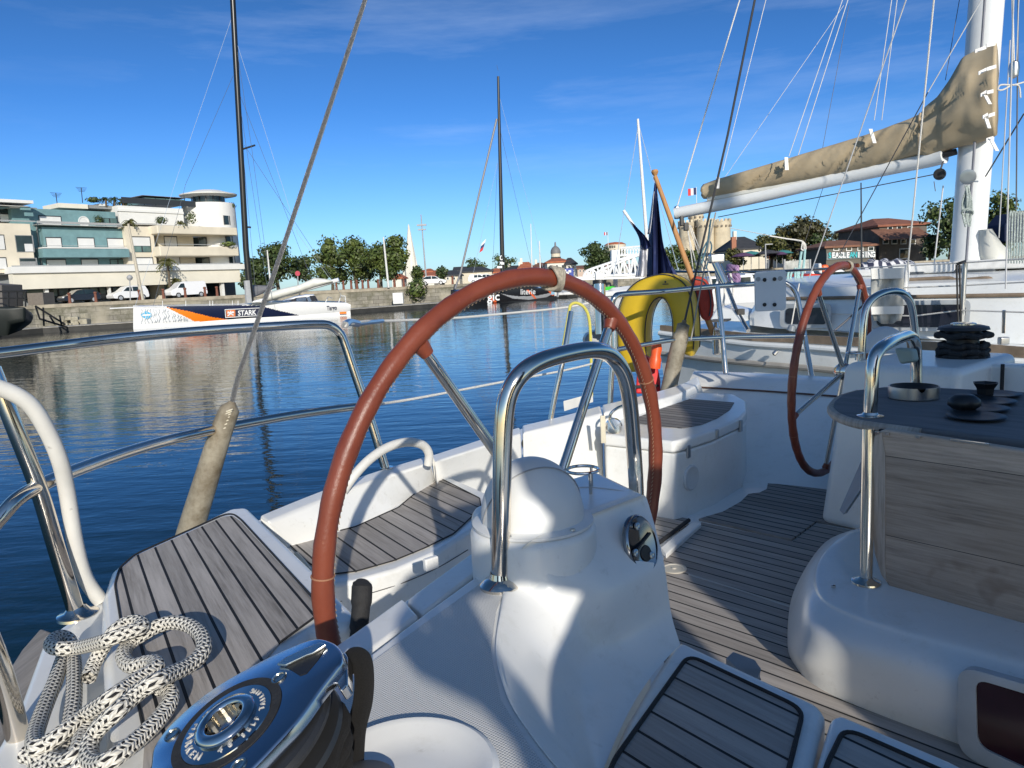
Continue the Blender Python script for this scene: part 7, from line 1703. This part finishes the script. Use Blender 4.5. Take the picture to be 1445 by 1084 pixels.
# aft pulpit gear
MB().tube([Y(1009, 368, 8.3), Y(1024, 400, 8.2)], .045, 14).build('davit_tube', CHROME, ny, smooth=True); MB().tube([Y(1024, 400, 8.2), Y(1038, 436, 8.0), Y(1056, 467, 7.6)], .022, 12).build('davit_leg', CHROME, ny, smooth=True)
MB().box(Y(1011, 365, 8.3), (.16, .12, .10)).build('davit_head', DULLSTEEL, ny, bevel=.02); MB().box(Y(1044, 440, 7.9), (.08, .08, .06)).build('clamp', BLACK, ny)
MB().tube([Y(1000, 425, 8.2), Y(1017, 388, 8.3)], .014, 8).build('rail', WHITEP, ny, smooth=True)
MB().tube([Y(940, 383, 9.2), Y(1000, 384, 8.6), Y(1064, 384, 8.0), Y(1200, 378, 7.2)], .014, 8).build('rail', CHROME, ny, smooth=True)
for x in (1000, 1010, 1018, 1030): MB().tube(spline([Y(x, 384, 8.4), Y(x+5, 410, 8.3), Y(x+3, 432, 8.2), Y(x+14, 446, 8.0)], 4), .012, 6).build('hanging_line', WHITEROPE, ny, smooth=True)
MB().prism([Y(1000, 452, 8.0), Y(1012, 432, 8.1), Y(1045, 440, 7.9), (Y(1052, 455, 7.7))], V(.3, .5, 0)).build('cockpit_coaming', GELN, ny, bevel=.03)
tbl = MB().prism([Y(1000, 452.5, 7.4), Y(1026, 451.5, 7.4), Y(1026, 454, 7.4), Y(1000, 455, 7.4)], V(.1, .2, 0)); tbl.tube([Y(1010, 455, 7.45), Y(1010, 464, 7.45)], .015, 6); tbl.build('mooring_cleat', BLACK, ny)
MB().tube([Y(1171, 460, 6.2), Y(1176, 467, 6.1), Y(1200, 469, 6.0)], .006, 6).build('fairlead', DULLSTEEL, ny)
clt = MB().lathe([(.0, .03), (.02, .02), (.022, -.02), (0, -.03)], Y(1094, 498, 7.0), (1, 0, 1), 10); clt.build('through_hull', DULLSTEEL, ny, smooth=True)
MB().lathe([(0, .04), (.032, .025), (.036, -.02), (0, -.03)], Y(1117, 464, 6.6), (.3, 0, 1), 14).build('deck_block', plain('grey_block', (.20, .23, .26), .4), ny, smooth=True)
line('jib_sheet', [(1128, 400), (1122, 430), (1117, 458)], .006, WHITEROPE, d=7.0, par=ny)
line('sheet', [(1222, 427), (1195, 452), (1176, 468)], .008, RD_, d=6.6, par=ny)
# ================================================================== marina clutter beyond it
PURP = plain('mauve_rope', (.36, .22, .38), .8, scale=60, var=.3)
mb = MB()
for k in range(8):
    ph = k*.8; mb.tube([Y(1035 + (5+k*.5)*math.cos(t+ph), 386 + (9+k*.4)*math.sin(t), 9.2 + .05*math.sin(t*2+k)) for t in [j*.42 for j in range(16)]], .018, 6)
tag(mb.build('mauve_rope_coil', PURP, None, smooth=True), 'mauve rope coil hanging on a rail left of the pale grey board', 'rope')
for k, (x0, x1, y0, y1) in enumerate(((1131, 1127, 355, 396), (1136, 1130, 352, 398), (1118, 1115, 380, 402), (1122, 1120, 378, 404), (1113, 1112, 382, 400), (1125, 1124, 378, 402))):
    (line('teal_line', [(x0, y0), ((x0+x1)/2 + (1 if k % 2 else -1), (y0+y1)/2), (x1, y1)], .014, TEALR, 'pale teal rope hanging in the bunch right of the grey board', d=8.6))['group'] = 'teal ropes beside the grey board'
line('white_cord_knot', [(1086, 333), (1110, 337), (1133, 341), (1137, 352), (1131, 352), (1134, 342), (1136, 385)], .008, WHITEROPE, 'white cord with a small loop knot in front of the bronze tree', d=8.8)
def blob(name, px, d, dep, mat, label, cat, bevel=.03):
    o = MB().prism([Y(x, y, d) for x, y in px], V(0, dep, 0)).build(name, mat, None, bevel=bevel); tag(o, label, cat); return o
blob('red_cover', [(1130, 398), (1132, 391), (1146, 386), (1164, 388), (1168, 396), (1150, 401)], 11, .8, plain('red_canvas', (.62, .045, .02), .7), 'red orange canvas cover on a boat behind the neighbouring coachroof', 'cover')
blob('orange_buoy', [(1160, 374), (1170, 373), (1172, 384), (1161, 386)], 10, .2, plain('orange_vinyl', (.75, .13, .03), .4), 'orange ring fender by the left side of the far wheel top', 'fender')
blob('white_buoy', [(1155, 372), (1160, 371), (1161, 387), (1156, 386)], 10, .2, WHITEP, 'white fender right beside the orange one', 'fender')
blob('orange_float', [(1208, 372), (1214, 371), (1215, 377), (1209, 379)], 9, .2, plain('orange_vinyl', (.75, .13, .03), .4), 'small orange float just right of the far wheel top', 'float')
sc_m, nt_, bs_ = newmat('striped_canvas'); co_s = objco(nt_)
wv2 = nt_.nodes.new('ShaderNodeTexWave'); wv2.inputs['Scale'].default_value = 2.6; wv2.inputs['Distortion'].default_value = 6; wv2.inputs['Detail'].default_value = 2; nt_.links.new(co_s, wv2.inputs[0])
nt_.links.new(mix(nt_, ramp(nt_, wv2.outputs['Fac'], [(.45, 0.), (.55, 1.)]), (.03, .035, .07), (.60, .60, .62)), bs_.inputs['Base Color']); bs_.inputs['Roughness'].default_value = .8
rows = []
for i in range(16):
    x = 1216 + i*5; rows.append([Y(x, 381 - 0*i, 10), Y(x, 372 + 2*math.sin(i*1.1) - (3 if 3 < i < 13 else 0), 10.1), Y(x, 366 + 2*math.sin(i*1.7) + (4 if i < 2 or i > 13 else 0), 10.6), Y(x, 370, 11.2)])
tag(MB().grid(rows).build('striped_cover', sc_m, None, smooth=True, solid=.02), 'rumpled navy and white striped canvas heaped before the brown stone house', 'canvas')
ibd = thing('notice_board', Y(1124, 384, 60), 'pale grey notice board on the quay in front of the tall bronze tree', 'board')
MB().prism([Y(x, y, 60) for x, y in ((1106, 369), (1143, 366), (1144, 381), (1107, 384))], V(0, .15, 0)).build('panel', plain('board_print', (.42, .43, .40), .7, var=.5, scale=1.5), ibd)
for x in (1107, 1143): MB().tube([Y(x, 392, 60), Y(x, 366, 60)], .09, 6).build('post', LAMPG, ibd)
rnd = random.Random(21)
UC = [plain('parasol_plum', (.10, .05, .11), .8), plain('parasol_teal', (.05, .22, .22), .8), plain('parasol_cream', (.55, .50, .38), .8), plain('parasol_dark', (.05, .05, .06), .8)]
un = ['plum coloured', 'teal', 'cream', 'dark']
for i, x in enumerate((1049, 1060, 1071, 1084, 1096, 1104, 1150, 1158)):
    d = 106 + (i % 3)*2; b = Y(x, 376, d); b.z = QZ; k_ = i % 4
    r_ = thing('parasol', b, f"{un[k_]} cafe parasol, {['first', 'second'][i//4]} of that colour from the left on the quay", 'parasol', 'cafe parasols on the quay'); h = 2.4 + .2*(i % 2)
    MB().tube([b, b + V(0, 0, h)], .05, 5).build('pole', LAMPG, r_); MB().lathe([(1.7, h-.55), (1.0, h-.2), (0, h), (0, h-.1), (1.6, h-.62)], b, n=8).build('canopy', UC[k_], r_)
# moored motor boats and quayside objects in the gap under the boom
def mboat(x, yw, d, L, label, col=WH_R, az=90, cab=True, tall=1.0):
    p = Y(x, yw, d); p = V(p.x, p.y, 0); X = V(math.sin(R_(az)), math.cos(R_(az)), 0); S = V(-X.y, X.x, 0); r_ = thing('motor_boat', p, label, 'boat'); rows = []
    for i in range(15):
        t = i/14; w_ = L*.16*min(1, (1-t)*2.2+.02)**.6; hh = (.9 + .45*t*t)*tall; c = p + X*(L*(t-.5))
        rows.append([c + V(0, 0, hh+.03), c + S*w_ + V(0, 0, hh), c + S*w_*.75 - V(0, 0, .1), c - S*w_*.75 - V(0, 0, .1), c - S*w_ + V(0, 0, hh), c + V(0, 0, hh+.03)])
    MB().grid(rows).build('hull', col, r_, smooth=True, ang=40)
    if cab:
        c = p + X*(-.05*L) + V(0, 0, 1.35*tall); MB().box(c, (L*.42, L*.2, .9*tall), ax=(X, S, V(0, 0, 1))).build('cabin', WH_R, r_, bevel=.15); MB().box(c + V(0, 0, .12), (L*.36, L*.206, .35), ax=(X, S, V(0, 0, 1))).build('window', GLASS, r_)
    return r_
mboat(1035, 392, 50, 7, 'white motor boat moored left of the grey board, below the stone keep')
mboat(1075, 388, 70, 8, 'white cabin boat on the far pontoon right behind the grey board', az=80)
mboat(1180, 384, 55, 9, 'white motor boat behind the top of the far wheel', az=85)
mboat(1262, 382, 50, 9, 'white cabin cruiser below the brown stone house', az=95)
mboat(1330, 380, 42, 9, 'low white motor boat just left of the neighbouring mast foot', az=80)
mboat(1425, 380, 30, 8, 'white boat right of the neighbouring mast foot', az=100)
mboat(1120, 386, 62, 7, 'dark hulled boat below the notice board', col=plain('hull_dark_blue', (.02, .03, .06), .3), az=88)
pontoon([(1060, 400, 78), (1200, 394, 74), (1460, 388, 60)], 'long low pontoon behind the neighbouring yacht, on the right side', 2.2, .4)
NB2 = plain('navy_canvas', (.012, .02, .06), .8)
blob('navy_cover', [(1418, 318), (1433, 300), (1446, 300), (1446, 342), (1418, 342)], 12, .5, NB2, 'dark navy cover beyond the looped ropes at the right edge', 'cover')
for k in range(6):
    x = 1424 + k*4; o = line('looped_line', [(x-1, 372), (x, 330), (x+1, 304), (x+2.5, 298), (x+4, 306), (x+3, 340), (x+2, 368)], .006, HALY, 'grey green mast line looped over a cleat in the bunch at the right edge', d=6.4)
    o['group'] = 'looped lines at the right edge'
nl((1437, -5), (1434, 296), 6.4, 6.4, .006, RD_, 'halyard', z=False)
# far town roofs filling the skyline gaps
rnd = random.Random(31); x = 586; i = 0
walls_ = [LIME, LIMEW, plain('plaster_grey', (.45, .44, .40), .9), plain('plaster_pink', (.52, .40, .32), .9)]; roofs_ = [TILE, SLATE, TILEB, TILE]
wn2 = ['cream', 'white', 'grey', 'pinkish']; rn2 = ['red', 'slate', 'brown', 'red']
while x < 1250:
    w_ = rnd.uniform(11, 22); k1, k2 = rnd.randrange(4), rnd.randrange(4); ye = itp([(586, 386), (700, 380), (800, 377), (900, 378), (1000, 370), (1250, 358)])(x) + rnd.uniform(-3, 3)
    if 950 < x < 1035: x += w_; continue
    hz = house(x, x+w_, ye, ye - rnd.uniform(3, 6), 225 + rnd.uniform(0, 30), 12, walls_[k1], roofs_[k2], f'far {wn2[k1]} town house with {rn2[k2]} roof on the skyline row behind the quay', [(x + w_*.3, ye+4, 1.6, 2.6), (x + w_*.68, ye+4, 1.6, 2.6)], hip=bool(rnd.randrange(2)), name='town_house')
    hz['group'] = f'distant {wn2[k1]} houses with {rn2[k2]} roofs'
    x += w_*rnd.uniform(.85, 1.05); i += 1
# ================================================================== unseen panels added behind the camera, cut to cast the cockpit shade
from mathutils.geometry import tessellate_polygon
SHADEC = canvas('navy_shade_cloth', (.016, .020, .035), (.028, .034, .055), .85)
def panel(name, outer, holes, y, mat):
    loops = [[V(u, w, 0) for u, w in outer]] + [[V(u, w, 0) for u, w in h] for h in holes]
    tri = tessellate_polygon(loops); P = [q for l in loops for q in l]; vs = []; n = len(P)
    for t in (0, .012): vs += [V(q.x, y - t, q.y) for q in P]
    fs = [tuple(t) for t in tri] + [tuple(i + n for i in reversed(t)) for t in tri]; o = 0
    for l in loops:
        m_ = len(l)
        for i in range(m_): fs.append((o+i, o+(i+1) % m_, o+(i+1) % m_+n, o+i+n))
        o += m_
    return MB().add(vs, fs).build(name, mat, yacht)
def sm_(l, k=3): return [(p.x, p.y) for p in spline([V(a, b, 0) for a, b in l], k, closed=True)]
hole = [(.31, 2.44), (.39, 2.46), (.48, 2.44), (.445, 2.39), (.38, 2.32), (.36, 2.29), (.345, 2.33), (.32, 2.37), (.315, 2.41)]  # openings that let the sun patches through
hole2 = [(.232, 2.408), (.238, 2.414), (.246, 2.410), (.242, 2.403)]; hole3 = [(.268, 2.428), (.275, 2.433), (.280, 2.426), (.273, 2.421)]
panel('shade_panel', [(.235, 2.45), (.205, 2.42), (.198, 2.39), (.22, 2.36), (.26, 2.34), (.28, 2.33), (.298, 2.305), (.31, 2.2), (.33, 1.62), (.98, 1.62), (1.0, 2.2), (1.0, 2.58), (.92, 2.69), (.62, 2.71), (.45, 2.69), (.405, 2.66), (.41, 2.60), (.445, 2.555), (.43, 2.525), (.36, 2.515), (.30, 2.50), (.26, 2.48)], [hole, hole2, hole3], -.8, SHADEC)  # added light blocker, outline follows the shadow on coaming and pedestal
panel('shade_panel', [(1.19, 1.62), (1.165, 2.24), (1.14, 2.42), (1.24, 2.60), (1.33, 2.74), (1.36, 2.92), (1.47, 3.02), (1.62, 3.16), (1.72, 3.30), (1.88, 3.38), (2.02, 3.45), (2.3, 3.56), (2.6, 3.62), (3.4, 3.66), (3.4, 1.62)], [], -.8, SHADEC)  # second added blocker, outline follows the shade over table and locker
for x0, x1, z0, z1_ in ((.33, .33, 1.22, 1.65), (.98, .98, 1.22, 1.65), (1.19, 1.19, 1.22, 1.65), (3.3, 3.3, 1.22, 1.65)): MB().tube([V(x0, -.806, z0), V(x1, -.806, z1_)], .012, 10).build('shade_panel_frame', CHROME, yacht, smooth=True)  # posts under the added shade panels
bm0 = V(1.91, -.8, 4.0)
MB().tube([bm0, bm0 + V(.06, 0, 0), bm0 + V(1.3, -.3, .04), bm0 + FD*3.6 + V(1.0, 0, .1)], [.10, .20, .20, .22], 16).build('shade_boom', SHADEC, yacht, smooth=True)  # unseen boom shape added to shade the buoy
MB().tube([bm0 + FD*3.7 + V(1.1, 0, -2.8), bm0 + FD*3.7 + V(1.1, 0, 10)], .11, 16).build('mast', MW, yacht, smooth=True)
# ================================================================== camera, sun, sky
cam = bpy.data.cameras.new('camera'); co_ = bpy.data.objects.new('camera', cam); COL.objects.link(co_)
M = Matrix((RT, UP, -FW)).transposed().to_4x4(); M.translation = CAM
co_.matrix_world = M; cam.sensor_fit = 'HORIZONTAL'; cam.sensor_width = 36; cam.lens = 36*F/W
cam.clip_start = .02; cam.clip_end = 6000; sc.camera = co_
SAZ, SEL = R_(168), R_(21.5)
sd = V(math.sin(SAZ)*math.cos(SEL), math.cos(SAZ)*math.cos(SEL), math.sin(SEL))
sl = bpy.data.lights.new('sun', 'SUN'); sl.energy = 4.2; sl.angle = R_(.53); sl.color = (1, .93, .82)
so = bpy.data.objects.new('sun', sl); COL.objects.link(so); so.rotation_euler = sd.to_track_quat('Z', 'Y').to_euler(); so.location = (0, -5, 20)
wd = bpy.data.worlds.new('World'); sc.world = wd; wd.use_nodes = True; nt = wd.node_tree
bg = nt.nodes['Background']; sk = nt.nodes.new('ShaderNodeTexSky'); sk.sky_type = 'NISHITA'; sk.sun_disc = False
sk.sun_elevation = SEL; sk.sun_rotation = SAZ; sk.air_density = 1.0; sk.dust_density = .25; sk.ozone_density = 3.0; sk.altitude = 0
tc = nt.nodes.new('ShaderNodeTexCoord'); mp = nt.nodes.new('ShaderNodeMapping'); nt.links.new(tc.outputs['Generated'], mp.inputs[0])
mp.inputs['Scale'].default_value = (1.2, 1.6, 9.0); mp.inputs['Rotation'].default_value = (R_(12), R_(14), 0)
cl = noise_fac(nt, 2.2, 7, mp.outputs[0], .62)
mp2 = nt.nodes.new('ShaderNodeMapping'); nt.links.new(tc.outputs['Generated'], mp2.inputs[0]); mp2.inputs['Scale'].default_value = (1, 1, 2)
cl2 = noise_fac(nt, 1.7, 2, mp2.outputs[0], .5)
cf = mth(nt, 'MULTIPLY', ramp(nt, cl, [(.50, 0.), (.80, 1.)]), ramp(nt, cl2, [(.45, 0.), (.65, 1.)]))
hs_ = nt.nodes.new('ShaderNodeHueSaturation'); hs_.inputs['Saturation'].default_value = 1.12; nt.links.new(sk.outputs[0], hs_.inputs['Color'])
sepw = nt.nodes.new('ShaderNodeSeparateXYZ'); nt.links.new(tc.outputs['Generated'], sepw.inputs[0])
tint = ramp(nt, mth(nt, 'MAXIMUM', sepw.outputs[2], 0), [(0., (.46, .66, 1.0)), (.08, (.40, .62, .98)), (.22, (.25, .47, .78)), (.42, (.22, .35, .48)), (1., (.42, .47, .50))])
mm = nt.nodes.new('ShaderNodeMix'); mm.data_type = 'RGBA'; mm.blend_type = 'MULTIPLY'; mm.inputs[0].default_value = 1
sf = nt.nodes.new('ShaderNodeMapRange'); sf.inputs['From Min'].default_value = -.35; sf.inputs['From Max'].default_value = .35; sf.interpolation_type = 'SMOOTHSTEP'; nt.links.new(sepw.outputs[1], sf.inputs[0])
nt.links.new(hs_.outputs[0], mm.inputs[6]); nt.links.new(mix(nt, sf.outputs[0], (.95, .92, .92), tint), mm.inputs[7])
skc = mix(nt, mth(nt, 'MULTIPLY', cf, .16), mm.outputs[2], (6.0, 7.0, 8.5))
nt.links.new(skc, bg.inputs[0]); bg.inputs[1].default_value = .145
sc.view_settings.view_transform = 'Standard'; sc.view_settings.look = 'None'; sc.view_settings.exposure = .10; sc.view_settings.gamma = 1
sc.render.engine = 'CYCLES'; sc.cycles.max_bounces = 8; sc.cycles.glossy_bounces = 5; sc.cycles.diffuse_bounces = 4
sc.render.resolution_x = 1024; sc.render.resolution_y = 768
